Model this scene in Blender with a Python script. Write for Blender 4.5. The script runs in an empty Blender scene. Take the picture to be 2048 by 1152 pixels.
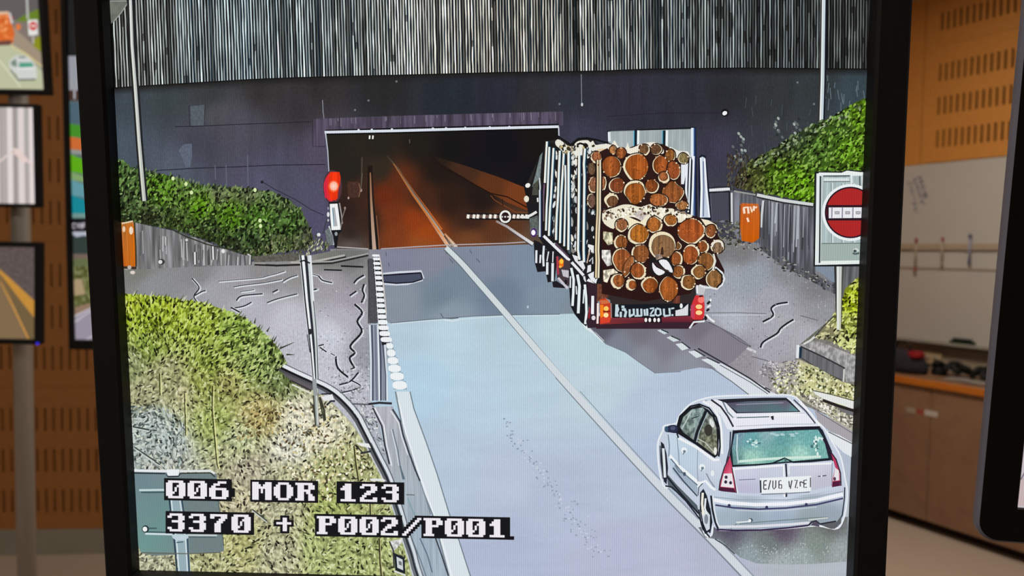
import bpy, bmesh, math, random
from mathutils import Vector, Matrix

random.seed(7)
scene = bpy.context.scene
COL = scene.collection
R = math.radians

# ---------------------------------------------------------------- camera
F = 1480.0                                   # focal length in pixels of the 2048 x 1152 frame
EYE = Vector((0.0, 0.0, 1.67))
cam_d = bpy.data.cameras.new('camera')
cam_d.sensor_width = 36.0
cam_d.lens = F / 2048 * 36.0
cam_d.clip_start = 0.02
cam_d.dof.use_dof = True
cam_d.dof.focus_distance = 0.356
cam_d.dof.aperture_fstop = 11.5
cam = bpy.data.objects.new('camera', cam_d)
COL.objects.link(cam)
CAMM = (Matrix.Translation(EYE) @ Matrix.Rotation(R(90 - 2.8), 4, 'X') @ Matrix.Rotation(R(0.86), 4, 'Z'))
cam.matrix_world = CAMM
scene.camera = cam

scene.cycles.max_bounces = 5
scene.cycles.diffuse_bounces = 3

# ---------------------------------------------------------------- world and exposure
world = bpy.data.worlds.new('world')
scene.world = world
world.use_nodes = True
world.node_tree.nodes['Background'].inputs[0].default_value = (0.9, 0.85, 0.8, 1)
world.node_tree.nodes['Background'].inputs[1].default_value = 0.02
vs = scene.view_settings
vs.view_transform = 'Standard'
vs.look = 'None'
vs.exposure = 0.0
vs.gamma = 1.0
vs.use_curve_mapping = False

# ceiling lamps: (x, y, length, strength); the lamp bodies are built further down
LAMPS = [(1.6, 3.0, 1.2, 74.0), (-1.6, -1.4, 1.2, 46.0), (-2.2, 1.9, 1.2, 19.0)]  # last two unseen, added to light the big bezel and the left side

ROT3 = CAMM.to_3x3()


def ray(px, py):
    """direction of the sight line through a photo pixel"""
    return ROT3 @ Vector(((px - 1024) / F, (576 - py) / F, -1.0))


def hit(px, py, o, n):
    d = ray(px, py)
    return EYE + d * ((o - EYE).dot(n) / d.dot(n))


# ---------------------------------------------------------------- helpers
def lin1(c):
    c /= 255.0
    return c / 12.92 if c <= 0.04045 else ((c + 0.055) / 1.055) ** 2.4


_lc = {}


def lin(c):
    k = (int(c[0] * 2), int(c[1] * 2), int(c[2] * 2))
    v = _lc.get(k)
    if v is None:
        v = tuple(lin1(max(0.0, min(255.0, x))) for x in c[:3])
        _lc[k] = v
    return v


def tag(o, label=None, cat=None, group=None, kind=None):
    if label: o['label'] = label
    if cat: o['category'] = cat
    if group: o['group'] = group
    if kind: o['kind'] = kind
    return o


def empty(name, M, parent=None):
    o = bpy.data.objects.new(name, None)
    o.empty_display_size = 0.05
    COL.objects.link(o)
    if parent: o.parent = parent
    o.matrix_local = M
    return o


def link(name, me, mat, parent=None, M=None):
    o = bpy.data.objects.new(name, me)
    COL.objects.link(o)
    if mat is not None and not me.materials:
        me.materials.append(mat)
    if parent: o.parent = parent
    if M is not None: o.matrix_local = M
    return o


def frame(o, ex, ey, n):
    return Matrix(((ex.x, ey.x, n.x, o.x), (ex.y, ey.y, n.y, o.y), (ex.z, ey.z, n.z, o.z), (0, 0, 0, 1)))


def mesh_bm(bm, smooth=False):
    me = bpy.data.meshes.new('mesh')
    bmesh.ops.recalc_face_normals(bm, faces=bm.faces)
    if smooth:
        for f in bm.faces: f.smooth = True
    bm.to_mesh(me)
    bm.free()
    return me


def box_bm(x0, x1, y0, y1, z0, z1, bev=0.0, seg=2, bm=None):
    b = bm or bmesh.new()
    vsx = [b.verts.new(p) for p in ((x0, y0, z0), (x1, y0, z0), (x1, y1, z0), (x0, y1, z0), (x0, y0, z1), (x1, y0, z1), (x1, y1, z1), (x0, y1, z1))]
    fs = [b.faces.new([vsx[i] for i in q]) for q in ((3, 2, 1, 0), (4, 5, 6, 7), (0, 1, 5, 4), (1, 2, 6, 5), (2, 3, 7, 6), (3, 0, 4, 7))]
    if bev > 0:
        es = list({e for f in fs for e in f.edges})
        bmesh.ops.bevel(b, geom=es, offset=bev, segments=seg, affect='EDGES', profile=0.5)
    return b


def box(name, x0, x1, y0, y1, z0, z1, mat, parent=None, bev=0.0, M=None):
    return link(name, mesh_bm(box_bm(x0, x1, y0, y1, z0, z1, bev)), mat, parent, M)


def tube_bm(pts, r, seg=12, bm=None, caps=True):
    b = bm or bmesh.new()
    rings = []
    for i, p in enumerate(pts):
        p = Vector(p)
        t = (Vector(pts[min(i + 1, len(pts) - 1)]) - Vector(pts[max(i - 1, 0)])).normalized()
        a = Vector((0, 0, 1)) if abs(t.z) < 0.9 else Vector((1, 0, 0))
        u = t.cross(a).normalized(); w = t.cross(u)
        rr = r[i] if isinstance(r, (list, tuple)) else r
        rings.append([b.verts.new(p + (u * math.cos(2 * math.pi * k / seg) + w * math.sin(2 * math.pi * k / seg)) * rr) for k in range(seg)])
    for A, B in zip(rings, rings[1:]):
        for k in range(seg):
            b.faces.new((A[k], A[(k + 1) % seg], B[(k + 1) % seg], B[k]))
    if caps:
        b.faces.new(rings[0][::-1]); b.faces.new(rings[-1])
    return b


def tube(name, pts, r, mat, parent=None, seg=12, M=None):
    return link(name, mesh_bm(tube_bm(pts, r, seg), True), mat, parent, M)


# ---------------------------------------------------------------- materials
def pmat(name, c, rough=0.5, spec=0.5, metal=0.0, noise=None, bump=0.0, nscale=(40, 40, 40), emit=None):
    m = bpy.data.materials.new(name)
    m.use_nodes = True
    nt = m.node_tree
    p = nt.nodes['Principled BSDF']
    p.inputs['Base Color'].default_value = (*lin(c), 1)
    p.inputs['Roughness'].default_value = rough
    p.inputs['Metallic'].default_value = metal
    p.inputs['Specular IOR Level'].default_value = spec
    if noise or bump:
        tc = nt.nodes.new('ShaderNodeTexCoord')
        mp = nt.nodes.new('ShaderNodeMapping'); mp.inputs['Scale'].default_value = nscale
        nz = nt.nodes.new('ShaderNodeTexNoise'); nz.inputs['Scale'].default_value = 1.0; nz.inputs['Detail'].default_value = 4
        nt.links.new(tc.outputs['Object'], mp.inputs[0]); nt.links.new(mp.outputs[0], nz.inputs['Vector'])
        if noise:
            rp = nt.nodes.new('ShaderNodeValToRGB')
            rp.color_ramp.elements[0].position = 0.3; rp.color_ramp.elements[1].position = 0.7
            rp.color_ramp.elements[0].color = (*lin(noise), 1); rp.color_ramp.elements[1].color = (*lin(c), 1)
            nt.links.new(nz.outputs['Fac'], rp.inputs[0]); nt.links.new(rp.outputs[0], p.inputs['Base Color'])
        if bump:
            bp = nt.nodes.new('ShaderNodeBump'); bp.inputs['Strength'].default_value = bump; bp.inputs['Distance'].default_value = 0.001
            nt.links.new(nz.outputs['Fac'], bp.inputs['Height']); nt.links.new(bp.outputs[0], p.inputs['Normal'])
    if emit:
        p.inputs['Emission Color'].default_value = (*lin(emit[:3]), 1); p.inputs['Emission Strength'].default_value = emit[3]
    return m


MAT = {
    'bezel': pmat('black_plastic', (34, 35, 38), 0.7, 0.12, noise=(33, 33, 34), bump=0.15, nscale=(3000, 3000, 3000)),
    'lip': pmat('black_satin_plastic', (30, 30, 30), 0.4, 0.4, noise=(27, 27, 27), nscale=(800, 800, 800)),
    'gloss': pmat('black_gloss_plastic', (12, 9, 10), 0.25, 0.4, noise=(10, 8, 9), nscale=(20, 20, 20)),
    'edge': pmat('grey_blue_plastic', (150, 154, 176), 0.35, 0.5, noise=(140, 144, 166), nscale=(30, 30, 30)),
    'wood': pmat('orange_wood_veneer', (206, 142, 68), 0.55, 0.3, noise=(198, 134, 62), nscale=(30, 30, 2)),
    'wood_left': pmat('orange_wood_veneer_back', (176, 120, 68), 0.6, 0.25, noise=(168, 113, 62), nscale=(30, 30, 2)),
    'felt': pmat('black_felt', (28, 18, 12), 0.95, 0.1, noise=(22, 14, 9), nscale=(300, 300, 300)),
    'cab': pmat('brown_wood_laminate', (150, 118, 92), 0.5, 0.3, noise=(138, 104, 80), nscale=(14, 14, 1.2)),
    'cabedge': pmat('orange_wood_edge', (205, 120, 40), 0.45, 0.4, noise=(190, 108, 34), nscale=(5, 40, 40)),
    'counter': pmat('brown_counter_top', (150, 112, 84), 0.4, 0.4, noise=(138, 100, 74), nscale=(10, 40, 10)),
    'kick': pmat('dark_plinth', (52, 38, 30), 0.7, 0.2, noise=(46, 33, 26), nscale=(20, 20, 20)),
    'board': pmat('white_board_enamel', (190, 188, 182), 0.35, 0.4, noise=(186, 184, 178), nscale=(3, 3, 3)),
    'rail': pmat('tan_rail', (172, 158, 138), 0.5, 0.3, noise=(166, 152, 132), nscale=(30, 30, 30)),
    'ink': pmat('blue_marker_ink', (92, 96, 128), 0.8, 0.1, noise=(84, 88, 120), nscale=(100, 100, 100)),
    'plaster': pmat('beige_wall_paint', (158, 146, 128), 0.8, 0.2, noise=(152, 140, 122), bump=0.1, nscale=(60, 60, 60)),
    'ceil': pmat('white_ceiling_paint', (196, 190, 180), 0.9, 0.1, noise=(190, 184, 174), nscale=(10, 10, 10)),
    'base': pmat('grey_skirting', (160, 158, 146), 0.6, 0.3, noise=(154, 152, 140), nscale=(10, 10, 10)),
    'floor': pmat('beige_floor', (184, 170, 154), 0.75, 0.25, noise=(186, 170, 154), nscale=(60, 60, 60)),
    'alu': pmat('brushed_aluminium', (188, 186, 180), 0.45, 0.5, 0.15, noise=(178, 176, 170), nscale=(60, 60, 4)),
    'red': pmat('red_cloth', (150, 30, 32), 0.8, 0.2, noise=(130, 24, 28), nscale=(60, 60, 60)),
    'bag': pmat('dark_grey_cloth', (58, 56, 62), 0.9, 0.15, noise=(44, 42, 48), nscale=(50, 50, 50)),
    'blackrub': pmat('black_rubber', (22, 24, 24), 0.6, 0.3, noise=(18, 20, 20), nscale=(90, 90, 90)),
    'green': pmat('dark_green_felt', (34, 48, 34), 0.9, 0.2, noise=(28, 42, 28), nscale=(90, 90, 90)),
    'cream': pmat('cream_plastic', (190, 168, 130), 0.5, 0.4, noise=(184, 162, 124), nscale=(40, 40, 40)),
    'paper': pmat('white_paper', (205, 198, 190), 0.8, 0.2, noise=(198, 190, 182), nscale=(40, 40, 40)),
    'pinkred': pmat('red_sticker', (166, 84, 74), 0.5, 0.3, noise=(158, 76, 68), nscale=(60, 60, 60)),
    'desk': pmat('grey_desk_laminate', (120, 116, 110), 0.5, 0.3, noise=(112, 108, 102), nscale=(30, 30, 30)),
    'lampbody': pmat('white_lamp_enamel', (220, 220, 215), 0.4, 0.4, noise=(214, 214, 208), nscale=(10, 10, 10)),
    'led': pmat('blue_led', (20, 20, 120), 0.4, 0.4, emit=(40, 40, 255, 0.8)),
}


def screen_mat(name, kind):
    """light given off by a screen: the stored picture colour, fine picture grain, and the vertical dot lines of the panel"""
    m = bpy.data.materials.new(name)
    m.use_nodes = True
    nt = m.node_tree
    N, L = nt.nodes, nt.links
    p = N['Principled BSDF']
    p.inputs['Base Color'].default_value = (0.004, 0.004, 0.004, 1)
    p.inputs['Roughness'].default_value = 0.6
    p.inputs['Specular IOR Level'].default_value = 0.1
    p.inputs['Emission Strength'].default_value = 1.0
    at = N.new('ShaderNodeAttribute'); at.attribute_name = 'Col'
    uv = N.new('ShaderNodeUVMap'); uv.uv_map = 'px'

    def math_(op, a, b=None, c=None, clamp=False):
        n = N.new('ShaderNodeMath'); n.operation = op; n.use_clamp = clamp
        for i, v in enumerate((a, b, c)):
            if v is None: continue
            if isinstance(v, (int, float)): n.inputs[i].default_value = v
            else: L.new(v, n.inputs[i])
        return n.outputs[0]

    def mixc(fac, a, b, mode='MIX'):
        n = N.new('ShaderNodeMix'); n.data_type = 'RGBA'; n.blend_type = mode
        if isinstance(fac, (int, float)): n.inputs[0].default_value = fac
        else: L.new(fac, n.inputs[0])
        for i, v in ((6, a), (7, b)):
            if isinstance(v, tuple): n.inputs[i].default_value = v
            else: L.new(v, n.inputs[i])
        return n.outputs[2]

    col = at.outputs['Color']
    if kind != 'plain':
        sc, rot, stretch, det, lo, hi = {'leaf': (0.11, 35, (1.0, 0.55), 1.0, 0.36, 0.64),
                                         'worm': (0.13, 10, (1.0, 0.75), 1.5, 0.34, 0.66),
                                         'streak': (0.16, 0, (1.0, 0.06), 1.0, 0.3, 0.7),
                                         'grain': (0.22, 0, (1.0, 0.8), 2.0, 0.25, 0.75)}[kind]
        mp = N.new('ShaderNodeMapping'); mp.inputs['Rotation'].default_value = (0, 0, R(rot)); mp.inputs['Scale'].default_value = (sc * stretch[0], sc * stretch[1], 1)
        L.new(uv.outputs[0], mp.inputs[0])
        nz = N.new('ShaderNodeTexNoise'); nz.noise_dimensions = '2D'; nz.inputs['Scale'].default_value = 1.0; nz.inputs['Detail'].default_value = det
        L.new(mp.outputs[0], nz.inputs['Vector'])
        mr = N.new('ShaderNodeMapRange'); mr.inputs[1].default_value = lo; mr.inputs[2].default_value = hi; mr.clamp = True
        L.new(nz.outputs['Fac'], mr.inputs[0])
        t = mr.outputs[0]
        dk = math_('MULTIPLY', math_('MULTIPLY', math_('SUBTRACT', 0.5, t), 2.0, clamp=True), at.outputs['Alpha'])
        lt = math_('MULTIPLY', math_('MULTIPLY', math_('SUBTRACT', t, 0.5), 2.0, clamp=True), at.outputs['Alpha'])
        col = mixc(dk, col, mixc(1.0, col, (0.08, 0.09, 0.08, 1), 'MULTIPLY'))
        col = mixc(math_('MULTIPLY', lt, 0.75), col, mixc(0.25 if kind in ('leaf', 'worm') else 0.0, mixc(1.0, col, (2.4, 2.4, 2.4, 1), 'MULTIPLY'), (0.8, 0.8, 0.6, 1)))
    sx = N.new('ShaderNodeSeparateXYZ'); L.new(uv.outputs[0], sx.inputs[0])
    s = math_('SINE', math_('MULTIPLY', sx.outputs[0], 2 * math.pi / 4.4))
    f = math_('MULTIPLY_ADD', s, 0.085, 1.0)
    cb = N.new('ShaderNodeCombineColor')
    L.new(f, cb.inputs[0]); L.new(math_('MULTIPLY_ADD', s, 0.07, 1.0), cb.inputs[1]); L.new(math_('MULTIPLY_ADD', s, 0.045, 1.0), cb.inputs[2])
    col = mixc(1.0, col, cb.outputs[0], 'MULTIPLY')
    L.new(col, p.inputs['Emission Color'])
    m.cycles.emission_sampling = 'NONE'
    return m


SMAT = [screen_mat('screen_light_' + k, k) for k in ('plain', 'leaf', 'worm', 'streak', 'grain')]
SIDX = {k: i for i, k in enumerate(('plain', 'leaf', 'worm', 'streak', 'grain'))}


# ---------------------------------------------------------------- drawing the picture that a flat screen shows
def Z(x0, y0, s):
    def f(*a):
        return [(x0 + a[i] / s, y0 + a[i + 1] / s) for i in range(0, len(a), 2)]
    return f


def PT(*a):
    return [(a[i], a[i + 1]) for i in range(0, len(a), 2)]


def inside(x, y, poly):
    c = False
    j = len(poly) - 1
    for i in range(len(poly)):
        xi, yi = poly[i]; xj, yj = poly[j]
        if (yi > y) != (yj > y) and x < (xj - xi) * (y - yi) / (yj - yi) + xi: c = not c
        j = i
    return c


def smooth(pts, n=6, closed=False):
    out = []
    m = len(pts)
    rng = range(m) if closed else range(m - 1)
    for i in rng:
        if closed: p0, p1, p2, p3 = pts[(i - 1) % m], pts[i], pts[(i + 1) % m], pts[(i + 2) % m]
        else: p0, p1, p2, p3 = pts[max(i - 1, 0)], pts[i], pts[i + 1], pts[min(i + 2, m - 1)]
        for k in range(n):
            t = k / n
            out.append(tuple(0.5 * (2 * p1[j] + (p2[j] - p0[j]) * t + (2 * p0[j] - 5 * p1[j] + 4 * p2[j] - p3[j]) * t * t + (3 * p1[j] - p0[j] - 3 * p2[j] + p3[j]) * t ** 3) for j in (0, 1)))
    if not closed: out.append(pts[-1])
    return out


def _h(i, j, s):
    n = (i * 374761393 + j * 668265263 + s * 982451653) & 0xffffffff
    n = ((n ^ (n >> 13)) * 1274126177) & 0xffffffff
    return ((n ^ (n >> 16)) & 0xffff) / 65535.0


def vnoise(x, y, s=0):
    i, j = math.floor(x), math.floor(y)
    u, v = x - i, y - j
    u = u * u * (3 - 2 * u); v = v * v * (3 - 2 * v)
    return (_h(i, j, s) * (1 - u) + _h(i + 1, j, s) * u) * (1 - v) + (_h(i, j + 1, s) * (1 - u) + _h(i + 1, j + 1, s) * u) * v


def field(pts, p=1.6, eps=200.0):
    """smooth colour field through sampled colours (x, y, r, g, b)"""
    def f(x, y):
        a = b = c = w = 0.0
        for (qx, qy, r_, g_, b_) in pts:
            k = 1.0 / ((x - qx) ** 2 + (y - qy) ** 2 + eps) ** p
            a += k * r_; b += k * g_; c += k * b_; w += k
        return (a / w, b / w, c / w)
    return f


class Sheet:
    """a flat screen; drawings are flat pieces a few micrometres apart on its face"""
    DZ = 2.5e-6

    def __init__(s, O, ex, ey, n, w, h, screen, pxmm):
        s.O, s.ex, s.ey, s.n, s.w, s.h, s.screen, s.px = O, ex, ey, n, w, h, screen, pxmm
        s.Gd = {}
        s.CS = 7.0

    def cells(s, polys):
        out = set()
        c = s.CS
        for p in polys:
            xs = [q[0] for q in p]; ys = [q[1] for q in p]
            for i in range(math.floor(max(min(xs), -300) / c), math.floor(min(max(xs), 2300) / c) + 1):
                for j in range(math.floor(max(min(ys), -300) / c), math.floor(min(max(ys), 1400) / c) + 1):
                    out.add((i, j))
        return out

    def lift(s, polys, k=1):
        """height just above whatever is already drawn under these pieces"""
        cs = s.cells(polys)
        g = s.Gd
        z = max((g.get(q, 5e-6) for q in cs), default=5e-6) + s.DZ
        for q in cs: g[q] = z + s.DZ * (k - 1)
        return z

    def loc(s, x, y, z):
        d = ray(x, y)
        P = EYE + d * (((s.O - EYE).dot(s.n) + z) / d.dot(s.n)) - s.O
        return (P.dot(s.ex), P.dot(s.ey))

    def begin(s, name, label=None, kind=None):
        s.V, s.FA, s.C, s.MI, s.nm, s.lb, s.kd = [], [], [], [], name, label, kind

    def end(s):
        me = bpy.data.meshes.new(s.nm)
        me.from_pydata(s.V, [], s.FA)
        used = sorted(set(s.MI))
        for k in used: me.materials.append(SMAT[k])
        re = {k: i for i, k in enumerate(used)}
        me.polygons.foreach_set('material_index', [re[k] for k in s.MI])
        ca = me.color_attributes.new('Col', 'FLOAT_COLOR', 'POINT')
        ca.data.foreach_set('color', [c for q in s.C for c in q])
        uvl = me.uv_layers.new(name='px')
        n = len(me.loops)
        vi = [0] * n
        me.loops.foreach_get('vertex_index', vi)
        k = 1.0 / s.px
        uvl.data.foreach_set('uv', [c for i in vi for c in (s.V[i][0] * k, s.V[i][1] * k)])
        me.update()
        o = link(s.nm, me, None, s.screen)
        tag(o, s.lb, kind=s.kd)
        return o

    def raw(s, pts, cols, z, tex=0):
        """pts in pixels, cols rgb(0..255)+amount per point; clipped to the face of the screen"""
        q = [(*s.loc(x, y, z), *lin(c), (c[3] if len(c) > 3 else 0.0)) for (x, y), c in zip(pts, cols)]
        W, H = s.w / 2, s.h / 2
        if any(abs(a[0]) > W or abs(a[1]) > H for a in q):
            for ax, lim, sg in ((0, W, 1), (0, W, -1), (1, H, 1), (1, H, -1)):
                out = []
                for i in range(len(q)):
                    a, b = q[i - 1], q[i]
                    da, db = lim - sg * a[ax], lim - sg * b[ax]
                    if (da >= 0) != (db >= 0):
                        t = da / (da - db)
                        out.append(tuple(u + (v - u) * t for u, v in zip(a, b)))
                    if db >= 0: out.append(b)
                q = out
                if len(q) < 3: return
        i0 = len(s.V)
        for a in q:
            s.V.append((a[0], a[1], z)); s.C.append(a[2:6])
        idx = list(range(i0, len(s.V)))
        ar = sum(q[i - 1][0] * q[i][1] - q[i][0] * q[i - 1][1] for i in range(len(q)))
        if ar < 0: idx.reverse()
        s.FA.append(idx); s.MI.append(tex)

    def poly(s, pts, c, tex='plain', amp=0.0):
        z = s.lift([pts])
        s.raw(pts, [(*c[:3], amp)] * len(pts), z, SIDX[tex])

    def polyv(s, pts, cols, tex='plain', amp=0.0):
        z = s.lift([pts])
        s.raw(pts, [(*c[:3], amp) for c in cols], z, SIDX[tex])

    def grad(s, pts, fn, cell=12.0, tex='plain', amp=0.0):
        """polygon filled by a colour function, cut into small cells"""
        z = s.lift([pts])
        xs = [p[0] for p in pts]; ys = [p[1] for p in pts]
        y = math.floor(min(ys) / cell) * cell
        cut = Sheet._cut
        am = amp if callable(amp) else (lambda x, y: amp)
        while y < max(ys):
            row = cut(cut(pts, 1, y, 1), 1, y + cell, -1)
            if len(row) > 2:
                rx = [p[0] for p in row]
                x = math.floor(min(rx) / cell) * cell
                while x < max(rx):
                    c = cut(cut(row, 0, x, 1), 0, x + cell, -1)
                    if len(c) > 2:
                        s.raw(c, [(*fn(*p), am(*p)) for p in c], z, SIDX[tex])
                    x += cell
            y += cell

    @staticmethod
    def _cut(pts, ax, lim, sg):
        out = []
        for i in range(len(pts)):
            a, b = pts[i - 1], pts[i]
            da, db = sg * (a[ax] - lim), sg * (b[ax] - lim)
            if (da >= 0) != (db >= 0):
                t = da / (da - db)
                out.append((a[0] + (b[0] - a[0]) * t, a[1] + (b[1] - a[1]) * t))
            if db >= 0: out.append(b)
        return out

    def line(s, pts, w, c, w2=None, c2=None, tex='plain', amp=0.0, z=None):
        """a stroke; width and colour may run from the first to the second value"""
        n = len(pts)
        w2 = w if w2 is None else w2
        c2 = c if c2 is None else c2
        Lp, Rp, Cs = [], [], []
        for i in range(n):
            a, b = pts[max(i - 1, 0)], pts[min(i + 1, n - 1)]
            dx, dy = b[0] - a[0], b[1] - a[1]
            d = math.hypot(dx, dy) or 1.0
            t = i / (n - 1)
            hw = 0.5 * (w + (w2 - w) * t)
            nx, ny = -dy / d * hw, dx / d * hw
            Lp.append((pts[i][0] + nx, pts[i][1] + ny)); Rp.append((pts[i][0] - nx, pts[i][1] - ny))
            Cs.append((*(c[k] + (c2[k] - c[k]) * t for k in range(3)), amp))
        if z is None: z = s.lift([[Lp[i], Lp[i + 1], Rp[i + 1], Rp[i]] for i in range(n - 1)])
        for i in range(n - 1):
            s.raw([Lp[i], Lp[i + 1], Rp[i + 1], Rp[i]], [Cs[i], Cs[i + 1], Cs[i + 1], Cs[i]], z, SIDX[tex])

    def ink(s, pts, w=3.0, halo=3.4, cd=(28, 30, 38), ch=(212, 216, 222), off=(1.5, 1.0)):
        """sharpened crack: pale rim beside a dark stroke"""
        p = smooth(pts, 4)
        s.line([(x + off[0], y + off[1]) for x, y in p], w + min(halo, 3.2), ch)
        s.line(p, w, cd)

    def ell(s, cx, cy, rx, ry, c, rot=0.0, wob=0.0, n=22, tex='plain', amp=0.0, seed=0, c2=None, z=None):
        pts, cols = [], []
        cr, sr = math.cos(rot), math.sin(rot)
        for k in range(n):
            a = 2 * math.pi * k / n
            r = 1 + wob * (2 * vnoise(2.2 + 1.5 * math.cos(a), 2.2 + 1.5 * math.sin(a), seed) - 1)
            x, y = rx * r * math.cos(a), ry * r * math.sin(a)
            pts.append((cx + x * cr - y * sr, cy + x * sr + y * cr)); cols.append((*(c2 or c)[:3], amp))
        if z is None: z = s.lift([pts])
        if c2 is None:
            s.raw(pts, cols, z, SIDX[tex])
        else:
            for k in range(n):
                s.raw([(cx, cy), pts[k], pts[(k + 1) % n]], [(*c, amp), cols[k], cols[(k + 1) % n]], z, SIDX[tex])

    def scatter(s, poly, n, pal, ln, wd, ang, spread, shade=None, seed=1):
        """many short strokes: blades, leaves, gravel"""
        rnd = random.Random(seed)
        xs = [p[0] for p in poly]; ys = [p[1] for p in poly]
        x0, x1, y0, y1 = min(xs), max(xs), min(ys), max(ys)
        k = 0
        for _ in range(n * 6):
            if k >= n: break
            x, y = rnd.uniform(x0, x1), rnd.uniform(y0, y1)
            if not inside(x, y, poly): continue
            k += 1
            a = R(rnd.gauss(ang(x, y) if callable(ang) else ang, spread))
            l = rnd.uniform(*ln) * 0.5; w = rnd.uniform(*wd) * 0.5
            p = pal(x, y, rnd) if callable(pal) else rnd.choice(pal)
            ca, sa = math.cos(a), math.sin(a)
            bend = rnd.uniform(-0.25, 0.25) * l
            q = [(-l, 0), (-l * 0.4, w + bend * .5), (l * 0.5, w * 0.8 + bend * .5), (l, bend * -.5), (l * 0.5, -w + bend * .3), (-l * 0.4, -w + bend * .5)]
            q = [(x + u * ca - v * sa, y + u * sa + v * ca) for u, v in q]
            s.raw(q, [p] * 6, s.lift([q]), 0)

# ================================================================ THE ROOM
UP = Vector((0, 0, 1))


def ground(px, py, z=0.0):
    d = ray(px, py)
    return EYE + d * ((z - EYE.z) / d.z)


# left wall (frontal, faces the camera)
LW_O = ground(120, 1108)
LW_E = Vector((math.cos(R(4)), math.sin(R(4)), 0))
LW_N = Vector((LW_E.y, -LW_E.x, 0))
LW = frame(LW_O, LW_E, UP, LW_N)
LWI = LW.inverted()


def lw(px, py):
    return LWI @ hit(px, py, LW_O, LW_N)


# side wall on the right (recedes to the left), placed where its slot rows have the size seen in the photo
dr = ray(1877, 230)
SW_P = EYE + dr * (4.85 / dr.dot(ROT3 @ Vector((0, 0, -1))))
SW_P.z = 0
SW_E = Vector((0.5, -0.866, 0)).normalized()
SW_N = Vector((-0.866, -0.5, 0)).normalized()
SW = frame(SW_P, SW_E, UP, SW_N)
SWI = SW.inverted()


def sw(px, py, off=0.0):
    return SWI @ hit(px, py, SW_P + SW_N * off, SW_N)


CEIL = 3.4
ub = sw(1700, 150).x                      # corner of the room on the side wall, behind the big monitor
uj = sw(1847, 150).x                      # joint between two boards
CORNER = SW @ Vector((ub, 0, 0))


def slab(name, pts, z0, z1, mat, kind='structure'):
    bm = bmesh.new()
    a = [bm.verts.new((x, y, z0)) for x, y in pts]
    b = [bm.verts.new((x, y, z1)) for x, y in pts]
    bm.faces.new(a[::-1]); bm.faces.new(b)
    for i in range(len(pts)):
        j = (i + 1) % len(pts)
        bm.faces.new((a[i], a[j], b[j], b[i]))
    o = link(name, mesh_bm(bm), mat)
    tag(o, kind=kind)
    return o


slab('floor', [(-6, -4), (7, -4), (7, 8), (-6, 8)], -0.1, 0, MAT['floor'])['label'] = 'beige floor of the control room'
slab('ceiling', [(-6, -4), (7, -4), (7, 8), (-6, 8)], CEIL, CEIL + 0.1, MAT['ceil'])
slab('wall_rear', [(-6, -2.6), (7, -2.6), (7, -2.5), (-6, -2.5)], 0, CEIL, MAT['plaster'])
slab('wall_far_left', [(-4.3, -2.5), (-4.2, -2.5), (-4.2, 8), (-4.3, 8)], 0, CEIL, MAT['plaster'])


def walled(name, M, u0, u1, label):
    o = link(name, mesh_bm(box_bm(u0, u1, 0, CEIL, -0.15, -0.03)), MAT['plaster'], None, M)
    tag(o, label, kind='structure')
    return o


JOG = 3.2                                  # where the left wall ends, hidden behind the big monitor
wl = walled('wall_left', LW, -2.5, JOG, 'orange slotted acoustic wall behind the small monitors')
wr = walled('wall_right', SW, ub - 0.15, 5.5, 'orange slotted acoustic wall above the whiteboard')
# short back wall between the two
c0 = LW @ Vector((JOG - 0.12, 0, -0.05))
c1 = CORNER
e_ = (c1 - c0); blen = e_.length; e_.normalize()
BW = frame(c0, e_, UP, Vector((e_.y, -e_.x, 0)))
wb = walled('wall_back', BW, -0.05, blen + 0.12, 'plain orange wood wall strip left of the room corner')
link('wood_panel', mesh_bm(box_bm(0.0, blen, 0, CEIL, -0.03, 0.0, 0.002)), MAT['wood'], wb)


def slot_panel(parent, u0, u1, v0, v1, cols, rows, sw_, mat, depth=0.016):
    """one acoustic panel with real slots cut through it"""
    xs = [u0]
    for c in cols: xs += [c - sw_ / 2, c + sw_ / 2]
    xs.append(u1)
    ys = [v0]
    for a, b in rows: ys += [a, b]
    ys.append(v1)
    bm = bmesh.new()
    V = {}

    def v(i, j, z):
        k = (i, j, z)
        if k not in V: V[k] = bm.verts.new((xs[i], ys[j], -z))
        return V[k]
    for i in range(len(xs) - 1):
        for j in range(len(ys) - 1):
            if i % 2 == 1 and j % 2 == 1:
                q = [(i, j), (i + 1, j), (i + 1, j + 1), (i, j + 1)]
                for a, b in zip(q, q[1:] + q[:1]):
                    bm.faces.new((v(*a, 0), v(*b, 0), v(*b, depth), v(*a, depth)))
            else:
                bm.faces.new((v(i, j, 0), v(i + 1, j, 0), v(i + 1, j + 1, 0), v(i, j + 1, 0)))
    n = [(0, 0), (len(xs) - 1, 0), (len(xs) - 1, len(ys) - 1), (0, len(ys) - 1)]
    # side edges of the board
    for i in range(len(xs) - 1):
        for j in (0, len(ys) - 1): bm.faces.new((v(i, j, 0), v(i + 1, j, 0), v(i + 1, j, depth), v(i, j, depth)))
    for j in range(len(ys) - 1):
        for i in (0, len(xs) - 1): bm.faces.new((v(i, j, 0), v(i, j + 1, 0), v(i, j + 1, depth), v(i, j, depth)))
    return link('acoustic_panel', mesh_bm(bm), mat, parent)


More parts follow.
